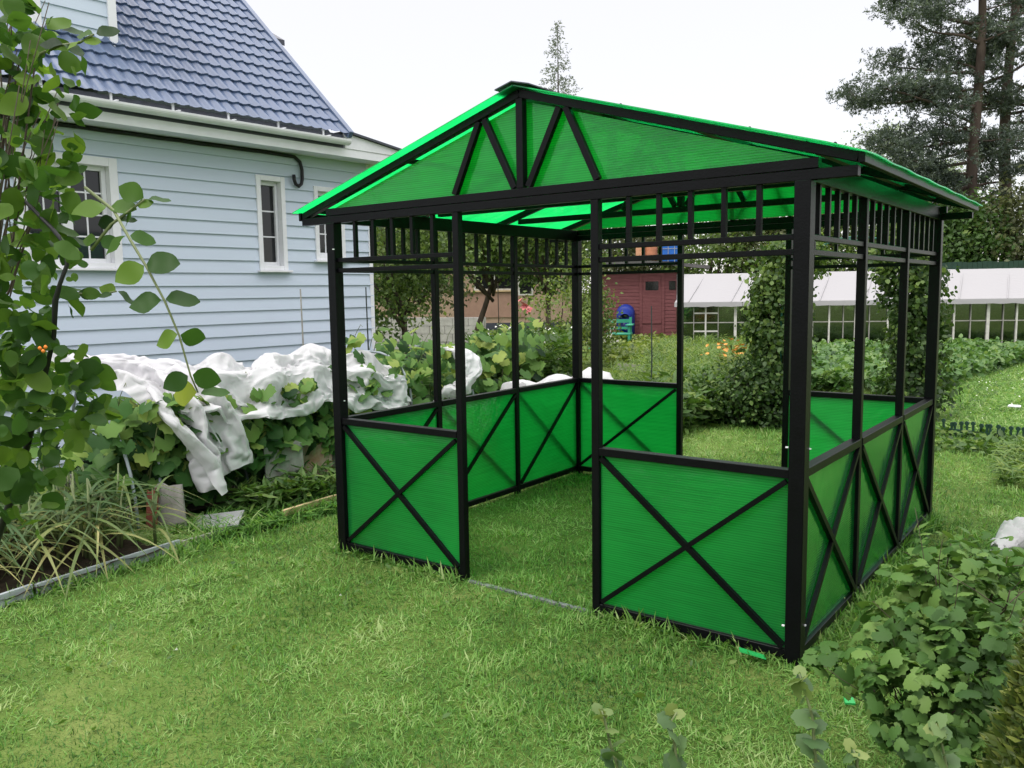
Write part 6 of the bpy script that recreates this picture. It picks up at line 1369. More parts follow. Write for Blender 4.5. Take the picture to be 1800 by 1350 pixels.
    -1429,105,392,-1429,110,354,-1428,114,325,-1427,120,287,-1426,133,251,-1423,144,215,-1420,153,178,-1415,158,141,]),
  'b': (76, 28, [
    -2270,316,1100,-2249,347,1108,-2230,379,1118,-2193,378,1115,-2155,373,1116,-2119,364,1117,-2081,366,1121,-2090,403,1119,-2092,440,1126,-2090,477,1127,-2086,513,1127,-2079,549,1127,-2067,583,1124,-2054,617,1123,
    -2039,649,1116,-2017,679,1117,-2001,712,1128,-1987,744,1137,-1976,777,1146,-1969,811,1152,-1967,845,1154,-1967,881,1152,-1970,918,1148,-1968,955,1141,-1963,990,1126,-1950,1026,1125,-1968,1025,1094,-1962,1057,1084,
    -1945,1089,1081,-1931,1120,1067,-1909,1151,1069,-1896,1169,1100,-1923,1195,1092,-1946,1222,1097,-1963,1253,1106,-1970,1287,1111,-1968,1325,1114,-1999,1351,1107,-1997,1394,1108,-1994,1437,1110,-2001,1454,1147,-2019,1459,1114,
    -2043,1483,1123,-2043,1507,1148,-2054,1525,1120,-2046,1562,1119,-2026,1597,1119,-2012,1635,1130,-2000,1672,1140,-1989,1708,1147,-1980,1743,1147,-1968,1775,1139,-1957,1807,1128,-1946,1839,1114,-1934,1870,1098,-1913,1896,1087,
    -1940,1919,1094,-1945,1955,1104,-1943,1990,1110,-1936,2027,1109,-1919,2061,1107,-1898,2093,1097,-1877,2123,1079,-1855,2156,1070,-1836,2190,1065,-1812,2220,1058,-1793,2251,1048,-1776,2282,1034,-1762,2313,1015,-1754,2349,999,
    -1750,2388,988,-1742,2428,991,-1726,2462,1004,-1710,2497,998,-1688,2526,1005,-1667,2556,997,-2215,301,1103,-2194,333,1111,-2192,349,1145,-2175,376,1164,-2145,399,1158,-2109,387,1157,-2084,408,1138,-2047,403,1130,
    -2047,440,1135,-2044,476,1129,-2038,512,1129,-2029,547,1125,-2016,580,1134,-2000,611,1125,-1993,640,1148,-1984,673,1164,-1971,705,1176,-1957,738,1184,-1942,770,1187,-1942,804,1194,-1940,839,1192,-1939,875,1185,
    -1937,910,1172,-1932,940,1147,-1934,964,1117,-1921,1000,1117,-1930,1011,1084,-1924,1042,1070,-1911,1074,1059,-1891,1105,1064,-1903,1119,1097,-1932,1145,1096,-1953,1172,1112,-1968,1201,1128,-1979,1233,1140,-1984,1267,1148,
    -1984,1305,1150,-1982,1346,1148,-1962,1367,1116,-1961,1407,1104,-1973,1445,1111,-1976,1481,1116,-1997,1483,1145,-1997,1507,1119,-2002,1535,1143,-2004,1569,1161,-2004,1608,1175,-1997,1647,1188,-1989,1685,1199,-1981,1721,1205,
    -1971,1755,1203,-1963,1788,1195,-1953,1820,1181,-1943,1851,1164,-1932,1882,1145,-1917,1913,1126,-1895,1924,1098,-1900,1961,1099,-1899,1993,1116,-1891,2029,1119,-1872,2057,1102,-1851,2090,1091,-1831,2125,1092,-1815,2162,1095,
    -1807,2201,1100,-1794,2237,1097,-1776,2269,1086,-1760,2300,1071,-1742,2328,1051,-1722,2351,1026,-1709,2381,1001,-1702,2414,978,-1697,2452,972,-1670,2472,988,-1650,2503,981,-1627,2531,974,-2169,291,1101,-2166,303,1138,
    -2158,321,1170,-2142,349,1190,-2115,377,1188,-2099,411,1195,-2069,425,1176,-2037,435,1157,-2005,441,1137,-2003,475,1126,-1997,511,1127,-1988,546,1124,-1974,576,1138,-1965,609,1151,-1949,643,1160,-1946,667,1189,
    -1937,698,1207,-1928,731,1220,-1919,765,1225,-1913,799,1226,-1908,833,1217,-1904,867,1201,-1903,897,1177,-1909,912,1141,-1904,945,1121,-1896,977,1104,-1895,1004,1081,-1895,1028,1055,-1880,1060,1059,-1906,1078,1077,
    -1927,1100,1099,-1942,1129,1118,-1956,1158,1137,-1967,1188,1153,-1975,1221,1165,-1978,1255,1174,-1975,1292,1176,-1966,1330,1171,-1951,1362,1148,-1936,1393,1127,-1942,1431,1130,-1941,1467,1132,-1955,1493,1152,-1956,1522,1131,
    -1961,1556,1144,-1964,1592,1161,-1963,1619,1191,-1961,1653,1212,-1959,1689,1228,-1956,1725,1237,-1952,1759,1238,-1945,1793,1230,-1934,1824,1216,-1921,1854,1197,-1906,1881,1175,-1887,1903,1150,-1868,1928,1128,-1869,1964,1125,
    -1858,1997,1112,-1850,2029,1127,-1831,2061,1114,-1822,2099,1122,-1804,2136,1125,-1797,2175,1133,-1783,2212,1135,-1769,2248,1131,-1753,2280,1120,-1738,2311,1104,-1724,2342,1083,-1710,2370,1058,-1695,2397,1032,-1678,2423,1007,
    -1660,2448,982,-1645,2470,958,-1615,2485,970,-1601,2511,948,-2145,286,1114,-2143,288,1155,-2133,306,1187,-2116,333,1208,-2096,364,1214,-2073,395,1212,-2050,426,1203,-2018,432,1182,-2000,458,1162,-1984,486,1143,
    -1968,513,1125,-1960,548,1125,-1949,583,1129,-1937,607,1155,-1930,635,1180,-1921,663,1204,-1912,694,1223,-1904,727,1236,-1896,760,1240,-1889,794,1237,-1883,828,1224,-1880,860,1204,-1880,888,1176,-1886,903,1140,
    -1888,928,1111,-1882,959,1091,-1880,987,1069,-1874,1016,1051,-1882,1041,1075,-1898,1067,1094,-1913,1093,1115,-1925,1123,1132,-1938,1153,1149,-1948,1184,1164,-1956,1216,1177,-1961,1249,1187,-1957,1286,1188,-1948,1322,1181,
    -1933,1349,1158,-1921,1385,1146,-1923,1422,1148,-1927,1457,1155,-1926,1491,1146,-1930,1526,1146,-1935,1560,1159,-1936,1598,1166,-1937,1624,1195,-1937,1655,1217,-1937,1689,1233,-1935,1724,1243,-1931,1759,1245,-1924,1793,1241,
    -1915,1825,1229,-1901,1854,1210,-1884,1878,1186,-1869,1907,1168,-1854,1936,1151,-1841,1965,1133,-1828,1997,1121,-1817,2031,1134,-1810,2069,1140,-1800,2107,1148,-1787,2146,1154,-1774,2184,1158,-1760,2220,1158,-1744,2254,1151,
    -1728,2286,1138,-1712,2314,1117,-1697,2340,1091,-1684,2363,1060,-1673,2385,1027,-1664,2406,993,-1646,2431,968,-1627,2455,947,-1598,2478,951,-1574,2507,944,-2122,277,1118,-2122,281,1160,-2112,300,1193,-2095,328,1214,
    -2075,359,1220,-2052,390,1218,-2029,421,1209,-2006,447,1192,-1978,458,1167,-1961,482,1144,-1953,518,1139,-1937,546,1123,-1927,581,1127,-1917,613,1145,-1907,631,1178,-1898,660,1201,-1889,691,1219,-1880,724,1229,
    -1872,757,1231,-1866,791,1224,-1859,825,1212,-1856,857,1191,-1856,885,1164,-1863,897,1128,-1863,933,1114,-1861,950,1082,-1860,986,1081,-1866,1019,1074,-1863,1052,1063,-1873,1074,1089,-1886,1097,1114,-1901,1130,1118,
    -1910,1157,1140,-1919,1188,1155,-1928,1222,1162,-1930,1247,1187,-1928,1283,1194,-1921,1318,1188,-1910,1347,1167,-1909,1384,1166,-1909,1421,1165,-1905,1456,1160,-1906,1491,1157,-1911,1526,1157,-1916,1561,1148,-1915,1591,1169,
    -1913,1622,1190,-1912,1654,1208,-1909,1685,1225,-1906,1720,1229,-1901,1755,1230,-1894,1789,1228,-1884,1822,1223,-1872,1855,1215,-1858,1882,1195,-1845,1909,1175,-1831,1937,1155,-1819,1966,1139,-1809,2001,1133,-1797,2037,1126,
    -1786,2074,1137,-1776,2111,1153,-1765,2149,1164,-1752,2187,1169,-1738,2222,1166,-1722,2255,1155,-1705,2284,1137,-1691,2309,1111,-1678,2332,1079,-1667,2353,1045,-1656,2375,1011,-1648,2396,977,-1632,2421,951,-1605,2446,941,
    -1581,2474,934,-1572,2508,921,-2084,262,1112,-2085,267,1155,-2076,292,1186,-2061,320,1207,-2043,353,1212,-2021,384,1210,-1998,415,1204,-1975,446,1197,-1954,474,1180,-1940,501,1158,-1926,507,1125,-1908,537,1134,
    -1898,572,1142,-1886,606,1134,-1876,622,1167,-1866,653,1184,-1857,686,1197,-1849,720,1201,-1844,754,1196,-1841,787,1184,-1825,820,1178,-1819,853,1159,-1817,884,1136,-1823,912,1111,-1832,935,1083,-1825,969,1089,
    -1828,987,1059,-1838,1019,1051,-1830,1043,1075,-1837,1073,1094,-1850,1103,1109,-1866,1135,1107,-1873,1163,1129,-1882,1196,1139,-1886,1224,1160,-1887,1251,1183,-1886,1282,1202,-1881,1318,1197,-1879,1353,1188,-1877,1388,1178,
    -1876,1421,1164,-1878,1455,1174,-1879,1489,1167,-1881,1524,1160,-1887,1559,1160,-1890,1594,1148,-1890,1626,1164,-1884,1656,1182,-1872,1679,1205,-1867,1714,1205,-1865,1748,1199,-1854,1781,1200,-1844,1815,1194,-1845,1845,1176,
    -1818,1869,1180,-1805,1901,1172,-1795,1933,1160,-1789,1968,1151,-1782,1993,1123,-1772,2030,1134,-1761,2070,1136,-1752,2106,1154,-1741,2145,1161,-1728,2182,1163,-1713,2216,1156,-1699,2246,1137,-1686,2272,1112,-1674,2296,1081,
    -1671,2315,1044,-1660,2336,1008,-1648,2358,973,-1628,2379,944,-1605,2404,925,-1583,2431,913,-1564,2462,904,-1548,2497,900,-2041,235,1106,-2035,257,1142,-2030,293,1159,-2013,308,1190,-1997,342,1191,-1976,374,1193,
    -1956,406,1184,-1951,435,1159,-1923,460,1152,-1901,489,1142,-1886,521,1133,-1880,537,1102,-1876,573,1105,-1849,585,1129,-1836,614,1148,-1833,650,1150,-1820,681,1162,-1814,715,1159,-1810,749,1148,-1795,782,1143,
    -1797,813,1121,-1783,846,1107,-1796,868,1079,-1782,901,1071,-1777,936,1073,-1773,969,1082,-1781,1000,1069,-1791,1025,1047,-1804,1058,1043,-1810,1086,1063,-1811,1108,1092,-1825,1141,1097,-1832,1171,1114,-1836,1198,1137,
    -1837,1226,1159,-1837,1259,1174,-1858,1284,1158,-1840,1315,1165,-1835,1351,1165,-1832,1386,1165,-1832,1422,1165,-1843,1453,1152,-1839,1485,1167,-1843,1520,1167,-1849,1556,1167,-1854,1591,1166,-1851,1622,1148,-1842,1644,1174,
    -1846,1678,1165,-1828,1706,1173,-1820,1740,1169,-1811,1773,1163,-1803,1807,1153,-1811,1833,1131,-1782,1854,1139,-1791,1884,1123,-1788,1919,1113,-1775,1954,1109,-1744,1973,1125,-1736,2012,1134,-1727,2052,1142,-1717,2092,1146,
    -1707,2132,1145,-1697,2169,1139,-1689,2201,1121,-1691,2227,1093,-1671,2249,1067,-1655,2271,1035,-1643,2291,998,-1630,2312,962,-1619,2334,928,-1587,2353,914,-1571,2379,892,-1547,2408,888,-1533,2441,878,-1520,2478,873,
    -2006,215,1130,-1987,250,1123,-1981,287,1133,-1974,321,1148,-1944,328,1169,-1930,362,1158,-1917,395,1144,-1922,420,1116,-1903,450,1105,-1881,480,1098,-1861,509,1095,-1836,535,1101,-1845,563,1078,-1829,594,1091,
    -1811,618,1112,-1791,642,1130,-1788,676,1123,-1781,710,1117,-1768,743,1111,-1770,774,1090,-1768,806,1068,-1750,838,1056,-1735,867,1074,-1725,902,1079,-1721,934,1067,-1726,968,1058,-1742,994,1040,-1747,1029,1040,
    -1763,1062,1036,-1770,1080,1065,-1776,1115,1075,-1784,1141,1098,-1789,1173,1113,-1790,1201,1133,-1792,1236,1144,-1805,1268,1134,-1830,1285,1112,-1839,1320,1110,-1843,1356,1112,-1835,1390,1113,-1814,1418,1118,-1804,1451,1125,
    -1830,1476,1124,-1831,1512,1127,-1833,1548,1130,-1829,1584,1135,-1811,1610,1151,-1804,1643,1155,-1815,1670,1135,-1818,1704,1128,-1818,1738,1120,-1818,1773,1111,-1807,1804,1099,-1778,1823,1087,-1790,1856,1084,-1761,1876,1078,
    -1743,1906,1087,-1757,1935,1066,-1745,1972,1076,-1727,2008,1087,-1708,2043,1100,-1685,2074,1115,-1679,2113,1109,-1667,2149,1101,-1667,2177,1076,-1656,2204,1051,-1654,2222,1014,-1641,2242,978,-1626,2263,942,-1609,2284,910,
    -1588,2308,884,-1562,2332,868,-1534,2356,863,-1520,2389,852,-1497,2421,858,-1486,2459,855,-1976,223,1119,-1962,239,1151,-1947,273,1159,-1941,290,1126,-1943,326,1116,-1936,362,1105,-1923,394,1091,-1891,410,1076,
    -1865,435,1079,-1843,463,1082,-1824,493,1092,-1829,520,1067,-1816,554,1058,-1800,582,1077,-1784,613,1090,-1766,639,1106,-1756,673,1107,-1753,705,1093,-1748,738,1078,-1742,772,1060,-1734,807,1045,-1709,835,1053,
    -1703,872,1049,-1698,907,1049,-1721,923,1028,-1710,956,1027,-1712,991,1023,-1727,1024,1015,-1734,1051,1039,-1740,1080,1061,-1747,1108,1083,-1752,1141,1096,-1755,1174,1109,-1756,1208,1120,-1765,1243,1114,-1786,1268,1094,
    -1803,1296,1075,-1821,1326,1065,-1840,1356,1062,-1826,1388,1064,-1824,1422,1073,-1830,1453,1090,-1810,1483,1091,-1795,1504,1118,-1799,1541,1118,-1805,1576,1110,-1793,1607,1122,-1788,1642,1125,-1783,1676,1124,-1787,1708,1110,
    -1784,1743,1105,-1797,1764,1078,-1804,1794,1061,-1792,1825,1046,-1779,1858,1043,-1774,1893,1041,-1758,1924,1051,-1721,1930,1046,-1730,1967,1037,-1703,1993,1056,-1685,2029,1066,-1661,2060,1079,-1646,2096,1080,-1641,2129,1063,
    -1635,2158,1039,-1623,2184,1012,-1623,2200,974,-1608,2222,940,-1600,2241,903,-1570,2265,889,-1555,2289,863,-1529,2314,851,-1515,2343,832,-1494,2375,831,-1474,2409,835,-1456,2442,848,-1955,230,1117,-1938,237,1150,
    -1921,271,1143,-1909,305,1129,-1907,332,1101,-1896,369,1100,-1888,389,1069,-1860,390,1093,-1835,418,1091,-1814,449,1086,-1805,483,1073,-1812,513,1050,-1794,547,1053,-1778,578,1070,-1762,605,1089,-1747,637,1094,
    -1735,671,1098,-1731,706,1094,-1726,735,1072,-1724,765,1048,-1718,798,1032,-1721,837,1035,-1708,872,1027,-1690,899,1030,-1709,917,1011,-1707,951,1005,-1702,987,1003,-1706,1018,1021,-1713,1046,1046,-1720,1074,1068,
    -1725,1105,1085,-1729,1139,1095,-1731,1174,1102,-1735,1211,1104,-1749,1244,1090,-1764,1276,1073,-1777,1311,1065,-1793,1345,1070,-1810,1373,1056,-1802,1375,1088,-1795,1410,1086,-1813,1436,1068,-1791,1461,1084,-1796,1498,1089,
    -1790,1535,1094,-1784,1572,1096,-1780,1607,1100,-1771,1640,1107,-1769,1674,1103,-1764,1709,1100,-1770,1741,1084,-1776,1771,1064,-1786,1797,1040,-1765,1824,1048,-1755,1857,1039,-1755,1890,1024,-1738,1907,1052,-1733,1931,1021,
    -1715,1967,1016,-1689,1993,1032,-1664,2022,1048,-1643,2054,1056,-1626,2088,1056,-1614,2122,1044,-1610,2148,1017,-1609,2170,984,-1601,2191,951,-1599,2210,913,-1582,2231,884,-1559,2258,867,-1534,2282,852,-1515,2308,834,
    -1493,2338,828,-1472,2370,831,-1452,2402,838,-1434,2435,848,-1930,214,1116,-1914,232,1147,-1907,267,1127,-1898,303,1108,-1884,337,1092,-1870,373,1096,-1869,372,1062,-1841,381,1082,-1821,412,1075,-1820,448,1063,
    -1806,482,1049,-1793,518,1035,-1768,547,1051,-1753,570,1079,-1734,600,1092,-1717,632,1091,-1705,665,1091,-1699,700,1092,-1698,736,1090,-1701,770,1072,-1689,786,1038,-1702,816,1019,-1690,850,1010,-1671,881,1007,
    -1676,916,1004,-1675,950,1009,-1675,984,1020,-1687,1008,1045,-1694,1036,1068,-1698,1067,1086,-1703,1099,1100,-1703,1134,1097,-1709,1170,1093,-1714,1207,1094,-1728,1243,1082,-1742,1279,1070,-1755,1317,1069,-1783,1335,1052,
    -1787,1371,1053,-1780,1367,1084,-1787,1398,1069,-1794,1432,1062,-1788,1469,1064,-1778,1504,1080,-1769,1531,1104,-1763,1569,1103,-1758,1604,1094,-1753,1638,1092,-1756,1672,1084,-1745,1705,1087,-1757,1733,1067,-1765,1762,1046,
    -1769,1792,1026,-1749,1821,1031,-1756,1852,1015,-1735,1875,1033,-1714,1905,1041,-1708,1930,1012,-1689,1966,1008,-1665,1994,1024,-1641,2023,1039,-1620,2053,1050,-1604,2088,1049,-1594,2120,1032,-1588,2150,1010,-1594,2157,973,
    -1588,2175,938,-1580,2193,905,-1557,2219,886,-1533,2246,872,-1508,2273,862,-1487,2303,853,-1466,2335,850,-1445,2366,850,-1433,2400,860,-1435,2434,876,-1899,189,1119,-1881,221,1138,-1888,252,1108,-1875,293,1099,
    -1860,332,1093,-1846,369,1093,-1855,353,1060,-1845,388,1057,-1830,421,1050,-1808,452,1037,-1784,484,1023,-1755,510,1043,-1734,532,1073,-1712,560,1093,-1690,590,1085,-1673,622,1080,-1660,655,1085,-1655,689,1082,
    -1653,725,1089,-1657,763,1085,-1663,800,1075,-1661,811,1038,-1678,840,1055,-1685,875,1053,-1676,910,1053,-1668,943,1056,-1648,972,1057,-1651,1004,1074,-1662,1029,1098,-1661,1063,1107,-1664,1095,1093,-1675,1124,1075,
    -1676,1161,1083,-1684,1199,1082,-1695,1237,1079,-1710,1273,1068,-1739,1294,1051,-1753,1325,1040,-1756,1361,1048,-1748,1374,1075,-1755,1409,1076,-1762,1438,1058,-1755,1476,1063,-1745,1500,1091,-1735,1534,1106,-1729,1570,1097,
    -1726,1604,1087,-1727,1636,1072,-1728,1671,1068,-1737,1703,1057,-1724,1736,1066,-1734,1757,1037,-1740,1780,1012,-1732,1813,1000,-1720,1846,999,-1705,1879,1004,-1684,1909,1009,-1667,1938,1030,-1644,1962,1007,-1621,1986,1028,
    -1598,2015,1043,-1580,2049,1040,-1565,2083,1045,-1562,2108,1017,-1559,2136,992,-1556,2164,966,-1562,2201,958,-1544,2209,925,-1557,2245,926,-1547,2278,908,-1531,2309,894,-1513,2340,883,-1494,2372,876,-1464,2377,897,
    -1447,2409,905,-1463,2401,876,-1871,204,1089,-1847,203,1125,-1855,236,1095,-1843,277,1109,-1832,319,1110,-1838,340,1076,-1821,353,1047,-1811,388,1042,-1788,419,1041,-1766,446,1017,-1737,471,1041,-1708,496,1066,
    -1685,519,1094,-1659,549,1085,-1638,580,1083,-1623,613,1088,-1613,643,1075,-1609,677,1085,-1609,714,1084,-1613,751,1076,-1618,788,1070,-1622,825,1064,-1631,853,1042,-1640,862,1075,-1639,894,1087,-1633,928,1096,
    -1624,961,1105,-1614,995,1112,-1612,1030,1113,-1612,1061,1097,-1620,1089,1076,-1629,1123,1074,-1644,1151,1053,-1643,1186,1070,-1663,1217,1055,-1679,1250,1041,-1694,1285,1034,-1705,1320,1027,-1711,1355,1022,-1722,1387,1031,
    -1721,1421,1037,-1711,1456,1045,-1704,1486,1066,-1695,1502,1100,-1688,1538,1093,-1682,1575,1092,-1681,1607,1078,-1686,1635,1058,-1692,1667,1045,-1698,1702,1041,-1710,1733,1027,-1691,1762,1038,-1695,1777,1006,-1693,1805,1027,
    -1681,1838,1032,-1661,1869,1035,-1635,1898,1037,-1613,1922,1014,-1585,1952,1010,-1564,1974,1035,-1542,2006,1039,-1526,2040,1034,-1514,2075,1036,-1513,2104,1011,-1510,2140,1000,-1510,2174,982,-1513,2197,951,-1508,2235,952,
    -1504,2249,916,-1498,2282,934,-1494,2319,937,-1489,2356,936,-1484,2394,933,-1483,2430,922,-1482,2452,892,-1459,2455,864,-1851,176,1070,-1822,186,1100,-1816,230,1094,-1822,270,1075,-1798,299,1094,-1795,329,1069,
    -1781,364,1067,-1761,389,1048,-1740,407,1018,-1722,429,1051,-1692,454,1075,-1659,479,1094,-1629,508,1089,-1606,539,1088,-1590,571,1097,-1579,604,1095,-1574,638,1087,-1573,673,1076,-1583,707,1062,-1603,736,1046,
    -1608,773,1039,-1618,807,1030,-1597,829,1048,-1600,863,1053,-1600,898,1058,-1597,933,1060,-1587,966,1069,-1576,999,1078,-1564,1024,1100,-1567,1053,1080,-1573,1088,1080,-1583,1121,1070,-1599,1148,1049,-1616,1180,1034,
    -1617,1216,1049,-1632,1251,1054,-1648,1285,1056,-1659,1319,1058,-1665,1354,1059,-1667,1389,1057,-1659,1421,1045,-1654,1448,1071,-1642,1483,1077,-1635,1511,1101,-1631,1546,1091,-1629,1581,1085,-1632,1609,1065,-1639,1642,1054,
    -1648,1667,1032,-1657,1701,1024,-1673,1725,1002,-1677,1760,994,-1647,1777,1004,-1657,1808,991,-1634,1831,1008,-1608,1856,1020,-1581,1884,1023,-1556,1910,1005,-1532,1935,1026,-1509,1967,1024,-1489,1998,1033,-1475,2032,1032,
    -1467,2068,1024,-1466,2102,1007,-1468,2135,987,-1471,2166,964,-1471,2202,948,-1483,2224,920,-1462,2256,919,-1460,2294,914,-1465,2329,902,-1447,2363,909,-1434,2398,914,-1428,2436,915,-1435,2473,915,-1470,2486,909,
    -1839,147,1073,-1810,177,1071,-1792,216,1073,-1796,254,1053,-1775,287,1061,-1752,317,1065,-1735,349,1056,-1720,365,1024,-1703,389,1054,-1672,415,1072,-1638,444,1079,-1609,470,1096,-1585,501,1101,-1568,533,1102,
    -1556,566,1098,-1551,600,1088,-1553,634,1073,-1561,668,1057,-1573,701,1042,-1587,734,1030,-1600,766,1017,-1600,801,1011,-1588,832,1019,-1583,866,1024,-1574,900,1029,-1563,932,1039,-1549,963,1052,-1536,994,1066,
    -1525,1018,1089,-1528,1053,1084,-1535,1087,1078,-1548,1120,1067,-1564,1150,1051,-1582,1179,1031,-1599,1212,1019,-1611,1247,1025,-1620,1283,1028,-1626,1318,1029,-1628,1353,1029,-1617,1380,1051,-1608,1412,1065,-1599,1446,1079,
    -1588,1480,1090,-1582,1516,1091,-1579,1552,1087,-1582,1586,1079,-1588,1617,1065,-1598,1646,1049,-1611,1674,1030,-1624,1701,1010,-1641,1721,986,-1648,1753,971,-1642,1787,967,-1619,1813,976,-1610,1848,976,-1575,1856,990,
    -1540,1871,1005,-1513,1898,1015,-1488,1929,1023,-1466,1960,1026,-1449,1994,1028,-1438,2029,1022,-1435,2064,1009,-1441,2094,986,-1441,2131,971,-1445,2165,951,-1453,2196,928,-1459,2228,907,-1460,2263,892,-1449,2299,889,
    -1442,2336,884,-1429,2373,884,-1420,2412,883,-1418,2451,880,-1432,2485,875,-1467,2490,866,-1818,144,1062,-1809,181,1047,-1786,215,1047,-1767,250,1045,-1762,285,1029,-1748,320,1026,-1711,324,1033,-1689,350,1052,
    -1662,380,1066,-1631,407,1079,-1602,435,1087,-1576,465,1094,-1558,497,1096,-1546,530,1093,-1539,564,1083,-1542,598,1067,-1554,631,1049,-1569,663,1032,-1587,696,1020,-1589,730,1005,-1590,764,996,-1585,798,995,
    -1577,832,999,-1564,865,1006,-1548,895,1020,-1534,922,1040,-1520,952,1057,-1508,982,1070,-1498,1015,1079,-1502,1050,1076,-1512,1084,1070,-1525,1119,1059,-1542,1152,1046,-1560,1185,1033,-1577,1218,1021,-1593,1250,1011,
    -1611,1281,1007,-1609,1316,1012,-1602,1351,1020,-1593,1385,1032,-1580,1417,1048,-1565,1447,1067,-1554,1482,1078,-1549,1518,1081,-1549,1553,1078,-1554,1586,1069,-1564,1616,1054,-1577,1645,1036,-1592,1671,1016,-1607,1697,995,
    -1621,1724,974,-1632,1751,955,-1623,1785,951,-1612,1819,952,-1587,1846,962,-1558,1870,972,-1521,1878,986,-1490,1901,998,-1463,1929,1009,-1442,1959,1015,-1426,1993,1015,-1418,2029,1008,-1417,2064,993,-1422,2098,974,
    -1429,2131,952,-1443,2161,928,-1444,2195,906,-1446,2230,888,-1445,2266,874,-1441,2303,867,-1434,2341,864,-1419,2378,865,-1414,2419,863,-1414,2459,859,-1433,2492,852,-1468,2492,840,-1800,146,1048,-1789,182,1035,
    -1777,218,1027,-1754,249,1026,-1737,283,1022,-1722,316,1015,-1700,349,1017,-1667,363,1033,-1638,388,1048,-1606,404,1068,-1580,432,1077,-1560,463,1080,-1545,495,1077,-1538,529,1067,-1537,564,1053,-1550,596,1034,
    -1573,626,1017,-1589,659,999,-1585,693,982,-1578,727,972,-1576,762,968,-1576,797,969,-1565,831,979,-1545,856,999,-1529,885,1018,-1513,914,1036,-1499,944,1050,-1489,977,1060,-1484,1011,1063,-1490,1046,1058,
    -1501,1081,1048,-1516,1116,1035,-1530,1152,1020,-1550,1185,1003,-1572,1215,989,-1594,1245,980,-1601,1280,978,-1602,1315,984,-1588,1346,999,-1577,1380,1016,-1562,1411,1036,-1548,1443,1055,-1538,1479,1064,-1533,1514,1066,
    -1535,1549,1060,-1543,1581,1049,-1557,1609,1032,-1573,1636,1012,-1590,1662,991,-1609,1685,969,-1617,1714,949,-1609,1747,941,-1602,1781,937,-1599,1817,932,-1582,1851,939,-1548,1867,952,-1513,1883,965,-1482,1907,977,
    -1455,1932,987,-1433,1962,991,-1415,1995,991,-1409,2030,981,-1410,2065,964,-1414,2100,944,-1427,2130,918,-1441,2160,892,-1441,2194,868,-1439,2229,849,-1437,2264,836,-1443,2301,829,-1426,2337,829,-1409,2374,833,
    -1415,2416,831,-1410,2457,830,-1431,2491,824,-1466,2497,815,-1772,151,1034,-1761,188,1041,-1751,223,1032,-1739,249,1008,-1717,280,1013,-1703,315,1004,-1680,346,1007,-1653,373,1018,-1620,379,1039,-1590,401,1052,
    -1568,430,1055,-1552,462,1051,-1540,495,1043,-1539,530,1028,-1542,565,1010,-1567,592,991,-1582,626,970,-1560,659,960,-1566,690,940,-1564,724,931,-1560,759,932,-1567,794,936,-1547,821,956,-1529,850,978,
    -1513,880,999,-1496,909,1019,-1484,940,1033,-1476,974,1038,-1475,1009,1036,-1484,1045,1027,-1496,1081,1013,-1512,1117,995,-1542,1145,979,-1553,1181,957,-1571,1214,942,-1587,1246,933,-1604,1278,933,-1586,1306,946,
    -1573,1338,964,-1564,1374,983,-1547,1403,1008,-1531,1434,1029,-1528,1471,1035,-1527,1507,1035,-1537,1540,1028,-1552,1569,1016,-1579,1592,1006,-1589,1618,981,-1596,1644,954,-1599,1674,931,-1586,1706,923,-1583,1740,913,
    -1577,1774,910,-1567,1809,918,-1571,1846,909,-1549,1876,918,-1514,1892,930,-1489,1920,943,-1457,1940,948,-1441,1973,951,-1412,1995,945,-1423,2030,934,-1432,2065,918,-1441,2100,899,-1433,2124,864,-1436,2156,837,
    -1439,2190,813,-1439,2224,796,-1436,2261,785,-1430,2298,782,-1437,2338,783,-1414,2372,788,-1392,2408,794,-1413,2444,789,-1422,2483,784,-1457,2496,775,-1731,158,1028,-1721,192,1043,-1729,206,1008,-1708,237,1004,
    -1692,271,999,-1678,307,993,-1667,344,983,-1637,355,1007,-1604,373,1016,-1577,398,1023,-1564,432,1019,-1560,467,1011,-1545,499,998,-1562,532,985,-1553,563,960,-1572,594,938,-1541,622,935,-1541,655,912,
    -1545,687,895,-1548,721,887,-1542,755,891,-1553,791,897,-1533,817,920,-1523,852,943,-1511,884,967,-1489,909,988,-1474,938,1001,-1471,973,1003,-1472,1009,997,-1489,1043,984,-1498,1082,965,-1532,1107,948,
    -1557,1139,927,-1563,1175,904,-1586,1206,891,-1597,1240,882,-1593,1275,884,-1577,1305,899,-1554,1328,924,-1547,1364,944,-1535,1398,967,-1518,1427,989,-1535,1461,994,-1531,1496,992,-1552,1523,988,-1568,1552,974,
    -1555,1586,963,-1572,1606,935,-1572,1635,910,-1555,1668,907,-1556,1697,886,-1543,1728,893,-1545,1763,883,-1533,1796,896,-1541,1831,882,-1540,1870,877,-1517,1900,886,-1485,1920,895,-1462,1949,898,-1428,1960,899,
    -1426,1996,889,-1427,2031,873,-1439,2066,855,-1468,2092,841,-1475,2126,818,-1479,2160,793,-1478,2193,771,-1479,2229,760,-1468,2263,747,-1454,2299,741,-1434,2335,738,-1399,2356,748,-1386,2396,749,-1391,2437,747,
    -1412,2469,737,-1443,2486,726,-1685,170,1047,-1697,160,1013,-1692,185,985,-1678,219,975,-1663,255,971,-1646,291,974,-1644,327,957,-1615,346,976,-1602,382,977,-1569,398,981,-1569,434,975,-1552,465,964,
    -1558,500,950,-1547,535,936,-1563,561,908,-1532,590,906,-1521,626,889,-1505,660,880,-1516,687,859,-1530,716,847,-1540,749,850,-1539,787,858,-1523,817,880,-1505,845,907,-1493,877,930,-1487,912,946,
